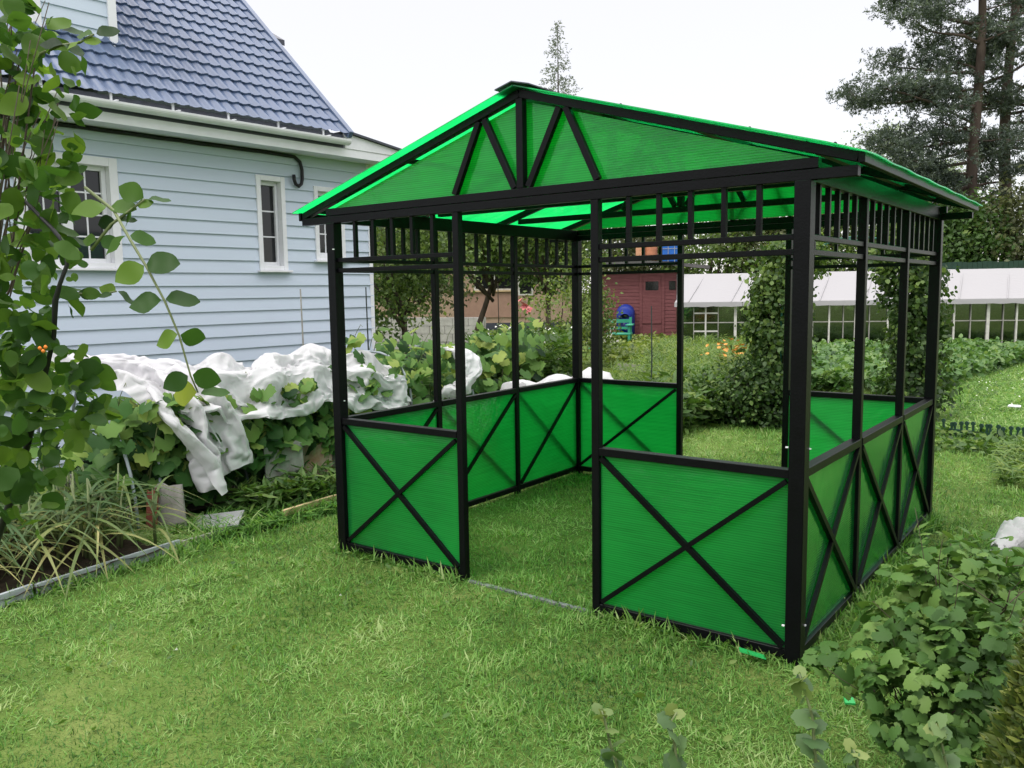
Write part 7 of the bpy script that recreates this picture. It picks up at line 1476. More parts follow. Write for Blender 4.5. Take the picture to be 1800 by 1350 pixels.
    -1468,940,958,-1476,974,957,-1472,1011,947,-1487,1046,931,-1512,1078,911,-1550,1100,895,-1571,1134,874,-1590,1168,858,-1592,1202,841,-1586,1237,838,-1579,1272,843,-1568,1304,859,-1549,1330,883,-1526,1353,910,
    -1521,1390,927,-1506,1421,947,-1515,1457,952,-1539,1481,946,-1552,1513,938,-1539,1546,931,-1531,1580,915,-1547,1601,887,-1523,1630,891,-1526,1656,867,-1518,1689,857,-1509,1722,863,-1502,1756,875,-1525,1781,857,
    -1509,1817,858,-1516,1854,845,-1505,1890,844,-1482,1920,848,-1447,1931,853,-1428,1961,846,-1433,1996,833,-1452,2029,821,-1468,2062,805,-1478,2096,786,-1467,2129,764,-1456,2164,750,-1443,2200,745,-1468,2220,724,
    -1459,2256,714,-1449,2294,709,-1422,2324,709,-1391,2350,714,-1382,2389,712,-1379,2428,706,-1406,2451,693,-1397,2486,701,-1640,155,1020,-1654,137,989,-1650,162,961,-1640,197,948,-1630,234,941,-1611,269,949,
    -1614,304,930,-1593,337,937,-1590,375,933,-1561,398,936,-1559,434,929,-1554,469,918,-1538,502,908,-1533,538,892,-1542,571,870,-1531,610,867,-1498,628,856,-1499,663,843,-1487,696,840,-1501,728,833,
    -1527,746,818,-1524,782,826,-1506,810,848,-1494,843,868,-1478,872,890,-1467,905,905,-1472,940,909,-1467,975,906,-1484,1008,895,-1501,1043,878,-1536,1068,865,-1544,1107,845,-1558,1144,830,-1584,1167,820,
    -1570,1199,814,-1559,1231,823,-1553,1260,843,-1554,1296,835,-1536,1324,856,-1517,1351,879,-1500,1380,900,-1494,1416,910,-1502,1451,912,-1516,1482,907,-1534,1509,893,-1541,1543,881,-1538,1578,866,-1502,1589,873,
    -1504,1619,851,-1496,1649,836,-1483,1682,840,-1473,1713,853,-1506,1731,849,-1497,1768,841,-1503,1805,828,-1495,1842,821,-1484,1879,819,-1470,1913,815,-1436,1927,818,-1444,1962,810,-1453,1997,798,-1463,2032,782,
    -1469,2068,766,-1468,2105,751,-1439,2130,747,-1430,2166,737,-1456,2191,726,-1455,2224,706,-1437,2259,711,-1436,2294,691,-1405,2320,695,-1385,2353,693,-1382,2391,687,-1393,2426,680,-1385,2459,665,-1390,2496,660,
    -1603,135,999,-1616,118,967,-1610,145,942,-1596,181,945,-1595,213,921,-1580,251,924,-1577,291,914,-1577,329,899,-1565,365,902,-1557,401,897,-1540,434,896,-1535,469,885,-1529,504,873,-1525,540,858,
    -1513,578,858,-1526,608,839,-1495,628,830,-1488,662,822,-1484,697,817,-1487,731,815,-1515,747,799,-1511,782,806,-1494,810,825,-1477,837,845,-1466,870,858,-1461,904,866,-1465,939,867,-1469,975,861,
    -1489,1007,850,-1517,1034,838,-1542,1066,824,-1557,1102,812,-1568,1138,804,-1576,1172,795,-1550,1187,813,-1540,1220,824,-1548,1256,821,-1536,1291,822,-1521,1321,840,-1504,1349,860,-1487,1376,878,-1486,1412,882,
    -1494,1446,880,-1504,1479,872,-1511,1512,862,-1529,1539,843,-1516,1572,834,-1507,1606,840,-1472,1614,840,-1469,1645,824,-1456,1673,838,-1475,1703,829,-1506,1725,826,-1497,1764,818,-1488,1802,810,-1476,1839,809,
    -1470,1876,801,-1460,1910,793,-1433,1933,795,-1429,1970,793,-1437,2006,782,-1449,2038,764,-1463,2069,744,-1460,2105,730,-1432,2131,726,-1443,2165,715,-1452,2199,698,-1423,2226,699,-1424,2260,677,-1411,2297,665,
    -1400,2334,665,-1373,2361,666,-1378,2398,663,-1401,2428,659,-1399,2464,647,-1413,2501,646,-1580,128,980,-1593,109,950,-1581,144,942,-1590,173,918,-1570,207,910,-1572,246,898,-1558,285,895,-1554,325,886,
    -1544,363,886,-1536,399,880,-1531,434,872,-1523,469,864,-1513,504,855,-1503,540,850,-1524,570,840,-1525,600,818,-1520,633,828,-1514,667,820,-1511,699,807,-1508,730,792,-1499,760,776,-1484,775,804,
    -1470,805,817,-1458,835,832,-1451,869,840,-1449,903,843,-1456,938,839,-1470,971,831,-1495,999,821,-1520,1028,811,-1540,1060,800,-1553,1095,792,-1558,1130,785,-1564,1163,775,-1554,1195,786,-1541,1229,793,
    -1526,1262,798,-1505,1282,823,-1494,1316,831,-1481,1343,850,-1472,1376,861,-1476,1410,862,-1478,1446,863,-1492,1476,850,-1502,1509,836,-1513,1540,820,-1493,1570,827,-1504,1602,818,-1476,1621,818,-1447,1640,817,
    -1459,1674,816,-1490,1695,811,-1497,1734,803,-1473,1767,807,-1464,1805,798,-1453,1843,796,-1454,1877,779,-1452,1912,768,-1425,1936,770,-1419,1973,769,-1415,2010,769,-1425,2044,752,-1439,2069,727,-1448,2096,701,
    -1445,2132,691,-1438,2165,673,-1423,2201,661,-1405,2237,653,-1384,2272,645,-1360,2303,654,-1370,2328,625,-1375,2365,621,-1380,2402,624,-1388,2441,633,-1423,2464,636,-1416,2505,623,-1561,122,965,-1574,109,932,
    -1577,143,915,-1575,177,896,-1565,214,884,-1553,254,879,-1541,293,876,-1528,330,886,-1522,366,873,-1511,402,875,-1508,435,861,-1514,464,840,-1498,496,835,-1510,530,824,-1514,564,811,-1491,592,812,
    -1498,622,796,-1496,654,781,-1486,685,768,-1468,715,765,-1450,745,770,-1438,775,784,-1428,805,798,-1422,836,814,-1419,866,832,-1425,901,829,-1443,932,819,-1458,965,812,-1485,990,801,-1511,1017,790,
    -1522,1051,781,-1528,1085,772,-1530,1120,764,-1524,1155,763,-1514,1190,765,-1498,1223,773,-1481,1256,781,-1467,1286,797,-1453,1309,820,-1452,1344,826,-1452,1377,836,-1467,1410,837,-1458,1443,848,-1477,1472,833,
    -1496,1499,817,-1501,1533,803,-1484,1564,806,-1497,1594,794,-1464,1604,800,-1477,1637,803,-1484,1671,788,-1487,1708,774,-1470,1745,774,-1451,1782,774,-1427,1814,779,-1437,1845,757,-1448,1876,740,-1439,1910,732,
    -1415,1938,734,-1398,1971,739,-1389,2007,742,-1391,2045,735,-1400,2075,714,-1408,2097,684,-1402,2132,670,-1389,2167,655,-1369,2203,649,-1352,2236,628,-1328,2270,628,-1323,2305,609,-1324,2341,595,-1342,2370,580,
    -1348,2409,587,-1383,2433,590,-1421,2457,598,-1444,2498,607,-1523,116,940,-1534,115,903,-1532,151,890,-1525,189,880,-1514,227,874,-1502,267,872,-1491,306,872,-1483,344,875,-1478,381,881,-1477,398,848,
    -1483,427,828,-1477,462,823,-1495,481,797,-1501,515,786,-1491,548,775,-1481,579,765,-1465,609,756,-1446,639,757,-1428,669,765,-1411,695,783,-1392,725,791,-1377,756,798,-1367,789,804,-1364,823,809,
    -1373,858,803,-1392,889,795,-1414,919,787,-1437,949,778,-1458,980,771,-1477,1012,763,-1476,1046,776,-1482,1078,761,-1480,1113,755,-1472,1148,754,-1460,1183,753,-1443,1210,774,-1427,1243,781,-1416,1277,780,
    -1417,1312,783,-1419,1347,792,-1448,1368,795,-1447,1404,804,-1446,1440,816,-1445,1476,828,-1469,1490,803,-1482,1517,781,-1488,1550,775,-1484,1581,759,-1481,1616,760,-1468,1652,757,-1448,1686,752,-1432,1714,776,
    -1414,1750,767,-1401,1785,749,-1419,1811,725,-1436,1839,706,-1422,1872,698,-1418,1907,691,-1408,1942,691,-1385,1971,699,-1371,2005,705,-1358,2041,709,-1360,2077,697,-1365,2099,668,-1355,2135,656,-1340,2170,642,
    -1328,2202,617,-1304,2236,606,-1299,2271,584,-1297,2306,564,-1300,2341,549,-1311,2376,540,-1337,2405,538,-1371,2433,544,-1410,2458,554,-1451,2482,567,-1474,113,905,-1481,129,871,-1467,165,880,-1457,204,880,
    -1446,243,878,-1435,282,877,-1426,321,877,-1421,359,877,-1420,396,877,-1424,417,848,-1432,438,818,-1444,450,786,-1451,485,774,-1470,503,749,-1448,530,760,-1433,561,765,-1417,592,768,-1397,622,770,
    -1376,651,771,-1356,682,771,-1337,714,772,-1322,746,774,-1311,778,779,-1318,811,768,-1332,844,761,-1349,879,758,-1369,913,755,-1389,947,753,-1409,980,750,-1428,1013,745,-1445,1043,734,-1430,1070,752,
    -1426,1106,752,-1418,1141,749,-1407,1175,743,-1405,1212,735,-1417,1246,727,-1410,1282,726,-1414,1317,730,-1432,1345,742,-1410,1363,765,-1406,1390,792,-1407,1420,817,-1421,1453,802,-1430,1486,787,-1438,1521,782,
    -1444,1555,788,-1438,1589,782,-1426,1617,761,-1411,1652,770,-1389,1686,765,-1382,1719,741,-1385,1750,714,-1398,1780,691,-1423,1801,671,-1412,1834,661,-1403,1868,655,-1395,1903,654,-1388,1939,656,-1380,1976,660,
    -1376,2014,668,-1374,2051,675,-1345,2069,662,-1327,2101,652,-1319,2135,635,-1308,2168,614,-1295,2202,592,-1290,2237,569,-1286,2271,548,-1286,2306,528,-1292,2340,513,-1307,2373,503,-1332,2404,500,-1366,2430,503,
    -1404,2454,512,-1447,2472,524,-1463,116,854,-1434,142,846,-1425,181,846,-1414,221,843,-1402,260,840,-1391,300,839,-1381,337,841,-1372,373,850,-1368,405,868,-1374,422,836,-1386,440,806,-1401,460,777,
    -1416,480,749,-1437,497,724,-1432,533,723,-1418,564,730,-1402,595,735,-1386,627,737,-1365,657,738,-1343,686,738,-1319,715,739,-1298,744,743,-1280,773,752,-1294,799,734,-1311,829,723,-1330,862,719,
    -1352,896,716,-1373,929,715,-1396,962,712,-1412,996,708,-1409,1033,713,-1418,1067,711,-1415,1102,712,-1411,1138,708,-1410,1174,701,-1409,1211,692,-1409,1248,684,-1415,1284,682,-1420,1319,685,-1418,1352,698,
    -1408,1379,722,-1397,1403,749,-1385,1427,778,-1376,1451,807,-1387,1487,805,-1394,1521,800,-1394,1555,791,-1387,1588,779,-1374,1619,764,-1367,1650,741,-1373,1681,715,-1384,1711,690,-1396,1741,666,-1408,1771,645,
    -1415,1803,627,-1417,1838,621,-1417,1874,621,-1413,1910,625,-1407,1947,632,-1402,1984,641,-1401,2021,653,-1378,2050,646,-1356,2078,635,-1336,2108,622,-1314,2135,604,-1301,2167,586,-1296,2202,564,-1291,2236,543,
    -1289,2271,523,-1290,2305,505,-1298,2340,490,-1314,2372,480,-1338,2402,475,-1369,2429,476,-1406,2451,482,-1446,2469,490,-1461,126,826,-1440,159,822,-1431,199,821,-1424,241,819,-1416,282,818,-1408,322,819,
    -1400,360,824,-1389,395,833,-1359,381,849,-1368,399,817,-1385,417,788,-1398,440,760,-1412,462,732,-1415,497,715,-1416,533,708,-1413,568,709,-1409,603,715,-1396,636,719,-1374,664,718,-1355,695,721,
    -1333,726,725,-1313,756,731,-1280,769,730,-1310,785,728,-1326,813,714,-1341,846,704,-1358,880,696,-1373,917,692,-1388,954,689,-1399,991,687,-1406,1027,689,-1409,1062,689,-1415,1097,687,-1419,1133,684,
    -1422,1170,679,-1424,1207,672,-1430,1245,669,-1441,1279,677,-1448,1312,689,-1448,1344,704,-1441,1375,721,-1430,1406,740,-1417,1434,763,-1389,1457,773,-1361,1481,779,-1370,1514,771,-1374,1547,760,-1373,1579,746,
    -1375,1611,729,-1382,1644,711,-1398,1676,694,-1413,1710,679,-1426,1744,664,-1435,1777,648,-1441,1808,631,-1443,1843,624,-1439,1879,628,-1434,1916,632,-1429,1954,635,-1423,1993,636,-1402,2024,630,-1382,2056,624,
    -1364,2087,615,-1337,2108,599,-1327,2143,587,-1305,2166,563,-1305,2200,544,-1303,2234,524,-1304,2268,505,-1309,2302,488,-1319,2335,474,-1336,2368,464,-1359,2398,461,-1386,2426,460,-1418,2451,463,-1452,2473,468,]),
  'd': (26, 18, [
    -1308,4002,396,-1318,4099,384,-1333,4194,375,-1344,4289,368,-1350,4387,355,-1348,4483,336,-1356,4579,337,-1381,4656,390,-1407,4722,458,-1414,4820,453,-1375,4902,420,-1359,4996,408,-1326,5084,377,-1377,5160,412,
    -1366,5253,390,-1333,5339,360,-1337,5437,347,-1336,5534,336,-1329,5628,318,-1335,5725,321,-1334,5822,337,-1338,5916,362,-1333,6011,377,-1323,6107,390,-1318,6204,410,-1265,6286,404,-1287,4020,486,-1271,4114,464,
    -1265,4206,439,-1270,4302,424,-1272,4399,406,-1283,4496,403,-1269,4586,373,-1290,4674,409,-1318,4731,485,-1326,4828,486,-1342,4920,507,-1289,4994,471,-1266,5088,450,-1297,5180,458,-1329,5269,476,-1292,5354,444,
    -1270,5445,412,-1257,5537,387,-1266,5633,387,-1257,5729,372,-1290,5809,419,-1266,5904,422,-1267,5997,443,-1264,6094,462,-1280,6185,494,-1241,6274,494,-1207,4050,527,-1250,4132,554,-1232,4222,526,-1240,4319,512,
    -1214,4408,479,-1202,4500,451,-1190,4591,423,-1200,4687,433,-1227,4747,507,-1262,4824,555,-1280,4915,578,-1244,5003,554,-1220,5096,532,-1228,5192,520,-1242,5286,508,-1267,5377,532,-1236,5465,498,-1226,5558,473,
    -1182,5632,430,-1185,5730,433,-1231,5794,491,-1217,5889,501,-1236,5980,530,-1218,6075,542,-1219,6171,565,-1219,6266,585,-1160,4048,609,-1174,4144,607,-1189,4238,609,-1187,4335,590,-1178,4429,563,-1162,4520,534,
    -1120,4591,486,-1137,4686,503,-1141,4784,511,-1174,4834,586,-1190,4928,600,-1211,5015,641,-1204,5112,624,-1198,5207,608,-1175,5293,572,-1184,5391,575,-1204,5486,585,-1155,5551,535,-1207,5632,521,-1196,5730,526,
    -1142,5811,518,-1177,5869,584,-1166,5965,592,-1174,6058,624,-1172,6154,645,-1134,6235,611,-1084,4064,662,-1115,4153,681,-1122,4250,674,-1112,4345,647,-1100,4438,616,-1072,4513,563,-1068,4610,562,-1043,4691,510,
    -1071,4763,570,-1086,4845,618,-1101,4940,630,-1127,5018,684,-1121,5115,670,-1124,5211,667,-1106,5302,637,-1132,5395,654,-1141,5492,654,-1131,5581,621,-1114,5622,534,-1102,5720,522,-1112,5777,599,-1086,5869,609,
    -1104,5950,661,-1102,6046,685,-1096,6142,699,-1066,6231,676,-1045,4068,747,-1047,4164,745,-1042,4259,725,-1033,4354,698,-1015,4440,658,-985,4510,599,-980,4607,597,-958,4692,551,-985,4766,608,-993,4860,621,
    -1021,4933,679,-1037,5026,709,-1049,5120,731,-1050,5216,725,-1036,5309,698,-1062,5402,718,-1051,5491,681,-1038,5575,635,-1021,5614,547,-1010,5712,541,-1020,5790,597,-1021,5846,674,-1024,5938,711,-1022,6034,734,
    -1018,6129,751,-1001,6224,744,-954,4071,770,-958,4166,778,-956,4264,765,-949,4360,741,-925,4435,686,-924,4530,668,-889,4583,593,-907,4673,628,-899,4768,646,-927,4850,687,-932,4946,708,-958,5026,760,
    -963,5122,769,-965,5218,768,-968,5316,763,-976,5379,688,-959,5473,674,-967,5527,594,-979,5618,632,-930,5690,586,-927,5783,609,-930,5859,667,-932,5933,733,-933,6025,765,-934,6117,791,-934,6213,809,
    -862,4076,752,-865,4166,789,-862,4264,782,-860,4361,771,-848,4451,737,-858,4471,646,-849,4561,676,-854,4655,703,-860,4747,729,-862,4840,754,-865,4937,773,-865,5032,759,-869,5125,788,-872,5222,782,
    -874,5316,751,-885,5399,701,-885,5453,621,-885,5547,636,-897,5632,587,-868,5694,656,-834,5777,622,-839,5848,688,-838,5930,743,-839,6023,776,-840,6116,800,-854,6205,761,-773,4067,781,-770,4164,783,
    -768,4262,772,-768,4358,752,-781,4420,679,-778,4516,664,-800,4587,600,-813,4681,622,-796,4766,663,-803,4861,684,-789,4952,720,-772,5031,775,-775,5126,779,-778,5225,772,-783,5314,727,-791,5409,708,
    -790,5452,622,-793,5549,616,-808,5626,555,-794,5710,600,-753,5764,669,-747,5861,668,-744,5936,732,-745,6029,761,-748,6123,781,-762,6214,745,-702,4066,719,-683,4159,746,-679,4257,740,-676,4354,732,
    -692,4442,697,-696,4502,620,-712,4599,633,-720,4695,624,-734,4786,595,-712,4858,659,-696,4941,709,-684,5032,742,-685,5128,746,-687,5226,742,-690,5325,732,-698,5419,714,-696,5460,627,-701,5552,593,
    -718,5625,530,-711,5717,555,-692,5798,606,-654,5850,680,-653,5945,708,-655,6038,731,-660,6133,749,-669,6231,748,-611,4056,695,-601,4154,698,-601,4252,687,-603,4347,672,-637,4425,624,-608,4514,650,
    -618,4609,628,-629,4701,602,-645,4788,563,-627,4867,619,-605,4939,682,-616,5034,677,-605,5129,694,-606,5227,691,-612,5324,679,-631,5413,649,-620,5510,651,-613,5546,560,-627,5624,503,-624,5719,518,
    -610,5806,560,-575,5866,631,-585,5962,643,-580,6053,675,-591,6149,685,-624,6240,666,-560,4052,617,-537,4147,628,-530,4245,624,-532,4340,611,-562,4420,566,-533,4510,592,-536,4607,582,-573,4679,529,
    -553,4766,566,-534,4856,603,-566,4948,597,-535,5033,630,-534,5130,632,-539,5228,625,-564,5319,598,-552,5414,598,-582,5500,565,-527,5581,578,-534,5623,491,-530,5718,507,-528,5815,513,-496,5879,581,
    -499,5973,604,-518,6067,605,-522,6164,622,-550,6258,610,-486,4042,559,-483,4141,551,-468,4237,553,-461,4333,549,-490,4415,505,-462,4506,530,-462,4603,524,-481,4697,518,-502,4788,490,-474,4873,533,
    -511,4959,522,-467,5033,565,-483,5129,552,-492,5226,543,-490,5323,540,-518,5410,511,-506,5508,510,-530,5600,486,-441,5636,490,-456,5723,450,-443,5818,472,-422,5897,525,-457,5987,521,-450,6081,542,
    -465,6178,549,-514,6260,523,-433,4036,481,-427,4135,475,-449,4228,460,-443,4325,457,-408,4417,458,-410,4516,452,-456,4598,430,-424,4688,444,-420,4786,444,-479,4864,439,-436,4946,467,-441,5042,475,
    -408,5133,494,-423,5228,479,-447,5319,456,-443,5415,453,-488,5496,419,-484,5592,404,-459,5685,411,-369,5722,413,-354,5815,441,-395,5904,435,-396,5999,449,-424,6093,452,-446,6189,457,-443,6286,466,
    -415,4033,388,-420,4130,382,-400,4224,378,-419,4319,366,-389,4413,366,-380,4510,363,-417,4597,345,-383,4687,359,-438,4768,353,-419,4863,367,-432,4958,374,-386,5040,398,-353,5131,418,-378,5222,396,
    -376,5318,394,-391,5412,375,-442,5486,337,-421,5580,335,-444,5672,319,-400,5758,331,-328,5823,351,-343,5919,358,-363,6013,362,-387,6107,366,-423,6198,367,-423,6295,375,-381,4029,300,-403,4123,289,
    -379,4216,286,-377,4313,282,-390,4411,271,-354,4502,272,-360,4598,270,-362,4695,268,-416,4778,262,-398,4872,275,-406,4968,283,-365,5054,307,-304,5126,337,-301,5223,341,-315,5316,322,-346,5404,292,
    -402,5475,253,-403,5571,243,-405,5668,233,-377,5761,240,-312,5834,258,-319,5931,267,-364,6017,268,-367,6115,273,-400,6207,275,-399,6303,284,-365,4023,207,-387,4116,196,-386,4212,192,-388,4310,188,
    -360,4405,182,-346,4500,178,-341,4596,178,-374,4688,174,-391,4785,172,-387,4881,182,-372,4976,196,-326,5059,221,-263,5128,252,-242,5221,268,-278,5305,237,-335,5378,201,-357,5468,170,-359,5564,161,
    -358,5660,152,-317,5749,168,-296,5844,166,-310,5939,174,-338,6032,179,-385,6118,181,-385,6216,183,-364,6309,197,-353,4017,114,-360,4113,106,-364,4209,101,-373,4307,95,-377,4405,89,-365,4500,86,
    -355,4597,85,-349,4695,84,-343,4793,91,-353,4888,95,-303,4962,132,-254,5043,162,-264,5140,159,-201,5208,184,-259,5278,148,-289,5367,120,-287,5464,107,-302,5557,86,-307,5653,73,-311,5751,74,
    -316,5849,74,-317,5945,80,-363,6030,88,-374,6128,87,-340,6219,100,-336,6314,107,]),
}
#==ENDCLOTH==
def settled(key, off=(0, 0, 0), sy=1.0, cut=0):
    """a sheet of fleece as it settled over the bed"""
    nu, nv, q = CLOTH[key]
    P = np.array(q, float).reshape(nv, nu, 3)/1000
    P[:, :, 1] = (P[:, :, 1]-P[0, 0, 1])*sy+P[0, 0, 1]; P = P + np.array(off)
    if cut: P = P[:, :-cut]
    r = np.random.default_rng(ord(key)); K = 4
    def up(A):            # smooth resampling along axis 0
        n = len(A); x = np.linspace(0, n-1, (n-1)*K+1); i = np.minimum(x.astype(int), n-2); f = (x-i)[:, None, None]
        a, b, c, d = A[np.maximum(i-1, 0)], A[i], A[i+1], A[np.minimum(i+2, n-1)]
        return .5*(2*b+(c-a)*f+(2*a-5*b+4*c-d)*f*f+(3*b-a-3*c+d)*f**3)
    P = up(P); P = up(P.transpose(1, 0, 2)).transpose(1, 0, 2)
    mv, mu_ = P.shape[:2]
    def vn(fu, fv, sk=0.0):      # value noise over the sheet
        L = r.random((64, 64)); vv, uu = np.mgrid[0:mv, 0:mu_]
        x = uu/mu_*fu + sk*vv/mv; y = vv/mv*fv; x0 = np.floor(x).astype(int); y0 = np.floor(y).astype(int); fx = x-x0; fy = y-y0
        fx = fx*fx*(3-2*fx); fy = fy*fy*(3-2*fy); g = lambda a, b: L[a % 64, b % 64]
        return (g(x0, y0)*(1-fx)+g(x0+1, y0)*fx)*(1-fy)+(g(x0, y0+1)*(1-fx)+g(x0+1, y0+1)*fx)*fy
    rd = lambda n: 1-np.abs(2*n-1)
    w1, w2 = vn(7, 4), vn(9, 5)
    h = .011*rd(vn(10, 15, 3)) + .010*rd(vn(16, 9, -5))*w1*1.6 + .009*rd(vn(30, 24, 6))*w2*1.6 + .003*rd(vn(58, 48, -8))
    du = np.gradient(P, axis=1); dv = np.gradient(P, axis=0); nn = np.cross(du, dv); nn /= np.maximum(np.linalg.norm(nn, axis=2, keepdims=True), 1e-9)
    P = P + nn*(h-.012)[:, :, None]*{'a': 1.25, 'b': 1.05, 'd': .7}[key]
    nv, nu = mv, mu_; mb = MB(); mb.v = [tuple(p) for p in P.reshape(-1, 3)]
    mb.f = [(j*nu+i, j*nu+i+1, (j+1)*nu+i+1, (j+1)*nu+i) for j in range(nv-1) for i in range(nu-1)]
    return mb
def cloth_thing(mb, label):
    o = rootless(mb, 'fleece_sheet', M['fleece'], label, "fleece", 'white fleece on the beds', smooth=True)
    return o
def fleece():
    cloth_thing(settled('a', cut=6), "white fleece sheet gathered over the bed's near end, its tail hanging down")
    cloth_thing(settled('b', (0, -.38, 0)), "long white fleece lying over the hoops along the house")
    cloth_thing(settled('d', (-.15, -.75, -.02), .74), "low white fleece tunnel behind the gazebo's back left corner")
    mb = MB().add(*loft([at(778, 616, 8.8), at(806, 622, 8.7), at(824, 640, 8.6), at(826, 668, 8.55), at(806, 690, 8.5), at(784, 694, 8.5), at(762, 712, 8.5)], [.06, .09, .11, .11, .11, .09, .02], [.05, .07, .09, .09, .09, .07, .02], seed=9, ns=80, half=3.0, rough=.07))
    rootless(mb, 'fleece_sheet', M['fleece'], "crumpled white fleece bunch hanging by the gazebo's entrance left post", "fleece", 'white fleece on the beds', smooth=True)
    mb = MB().add(*loft([at(1752, 965, 3.9), at(1775, 955, 3.95), at(1810, 945, 4.0), at(1870, 950, 4.1)], [.03, .07, .10, .07], [.02, .06, .09, .06], seed=17, ns=60, half=2.2, rough=.16))
    rootless(mb, 'plastic_bag', M['ghfilm'], "crumpled white plastic bag behind the currant bush", "bag", smooth=True)
fleece()
# edge board of the garlic bed, loose plank, glass scrap, offcuts
def plank(p, q, z, w, hh, name, mat, label, cat, group=None):
    a = Vector((p[0], p[1], z)); b = Vector((q[0], q[1], z)); return rootless(MB().bar(a, b, w, hh), name, M[mat], label, cat, group, bevel=.002)
plank((-.70, -2.5), (-.86, -1.62), .0, .022, .12, 'edge_board', 'board', "near grey board edging the garlic bed", "board", 'boards edging the garlic bed')
plank((-.863, -1.60), (-.975, -.62), -.003, .020, .11, 'edge_board', 'board', "far grey board edging the garlic bed", "board", 'boards edging the garlic bed')
plank((-.98, -.60), (-1.02, .0), -.01, .020, .09, 'edge_board', 'greywood', "sunken edge board half hidden in grass", "board", 'boards edging the garlic bed')
plank((-.94, .22), (-.985, .78), .05, .03, .05, 'timber_batten', 'wood', "pale timber batten lying in grass beside the gazebo", "batten")
gs = rootless(MB().box(-.17, .17, -.11, .11, 0, .012), 'glass_scrap', M['alu'], "shiny scrap of glass on the soil under the fleece", "glass"); gs.location = (-1.12, -.22, .06); gs.rotation_euler = (.25, -.1, .7)
def offcut(px, py, w, l, rz, label, v):
    p = gp(px, py); mb = MB().add([(-w, -l, 0), (w, -l*.8, 0), (w*.8, l, .012), (-w*.7, l*.9, .008), (-w, -l, .008), (w, -l*.8, .008), (w*.8, l, .02), (-w*.7, l*.9, .016)], [(0, 3, 2, 1), (4, 5, 6, 7), (0, 1, 5, 4), (1, 2, 6, 5), (2, 3, 7, 6), (3, 0, 4, 7)])
    o = mb.build('panel_offcut', M['cutgreen']); o.location = (p.x, p.y, .022); o.rotation_euler = (.1, .12, rz); tag(o, label, "offcut", 'green panel offcuts in the grass')
offcut(1322, 1160, .022, .062, 1.9, "bright green strip offcut by the gazebo's near corner post", 0)
offcut(1491, 1243, .022, .022, .6, "tiny bright green offcut in front of the currant bush", 0)
for px, py, s, lb in ((597, 1056, .012, "white paper scrap on the lawn before the gazebo's left panel"), (308, 1153, .013, "pale fallen leaf in the middle of the lawn")):
    p = gp(px, py); o = MB().add([(-s, -s*.6, 0), (s, -s*.5, .01), (s*.9, s*.6, .004), (0, s*.9, .014), (-s*.8, s*.4, 0)], [(0, 1, 2, 3, 4)]).build('litter_scrap', M['scrap']); o.location = (p.x, p.y, .025); tag(o, lb, "scrap")

# ------------------------------------------------------------------ garlic
def garlic():
    r = np.random.default_rng(77); protos = []
    for k in range(5):
        t = empty('garlic_plant', Vector((0, 0, 0)), "yellowing garlic plant in the bed at the lower left", "garlic plant", 'garlic plants in the bed')
        n = 11; P = np.zeros((n, 3)); P[:, 2] = .08+.26*np.arange(n)/n + r.random(n)*.03
        a = (np.arange(n) % 2)*math.pi + r.normal(size=n)*.6; el = .55+.3*r.random(n)
        tip = np.stack([np.cos(a)*np.cos(el), np.sin(a)*np.cos(el), np.sin(el)], 1); nn = np.stack([-np.cos(a)*np.sin(el), -np.sin(a)*np.sin(el), np.cos(el)], 1)
        tv, tf = T_blade(.021, 1.35, 9)
        leaves('leaf_blades', P, nn, tip, .34+.2*r.random(n), (tv, tf), M['garlic'], np.clip(.78-.085*np.arange(n)+.2*r.normal(size=n), 0, 1), t)
        MB().tube([(0, 0, -.02), (.006, .004, .2), (0, .008, .42)], [.011, .009, .004], 7).build('stalk', M['stem'], t, smooth=True)
        protos.append(t)
    spots = []
    for i in range(12):
        for j in range(8):
            x = -1.06-.21*j+r.normal()*.05; y = -.80-.15*i+r.normal()*.05
            if y > -2.55: spots.append((x, y))
    for i, (x, y) in enumerate(spots):
        o = protos[i] if i < 5 else copy_tree(protos[i % 5])
        s = .9+.4*r.random(); o.location = (x, y, .03); o.rotation_euler = (r.normal()*.12, r.normal()*.12, r.random()*6.28); o.scale = (s, s, s)
garlic()
carpet('dry_grass', "dry mown grass and straw between the garlic and the cucumbers", "dry grass", [Vector((-2.6, -.95, 0)), Vector((-.95, -.72, 0)), Vector((-1.0, -.05, 0)), Vector((-2.6, -.62, 0))], 9000, .0, .03, .08, M['grass'], T_blade(.04, .6, 3), seed=21, tipup=.3, vb=.86)
carpet('tall_weeds', "tall willowy weeds in front of the slates", "weeds", [Vector((-1.40, .15, 0)), Vector((-1.05, .1, 0)), Vector((-1.02, 2.2, 0)), Vector((-1.42, 2.2, 0))], 1500, .02, .26, .12, M['weed'], T_oval(.11, 4, .08, .3), seed=22, tipup=.9, clump=46)
carpet('edge_grass', "long grass along the strip by the bed", "grass", [Vector((-1.40, -.5, 0)), Vector((-.9, -.4, 0)), Vector((-.6, 3.6, 0)), Vector((-1.42, 3.6, 0))], 9000, .0, .02, .15, M['grass'], T_blade(.03, .55, 4), seed=23, tipup=1.3, vb=.42)
carpet('bed_weeds', "weeds and grass between the bed and the back of the gazebo", "weeds", [Vector((-1.45, 3.2, 0)), Vector((-.1, 3.1, 0)), Vector((.1, 7.4, 0)), Vector((-1.45, 7.4, 0))], 9000, .0, .5, .14, M['weed'], T_oval(.18, 4), seed=24, tipup=.8, clump=120)
# broad lawn weeds
carpet('lawn_weeds', "plantain and clover leaves dotted through the lawn", "lawn weeds", [gp(-60, 1330), gp(1500, 1345), gp(1100, 980), gp(420, 930)], 330, .005, .03, .036, M['weed'], T_oval(.24, 4), seed=25, clump=90, vb=.75)

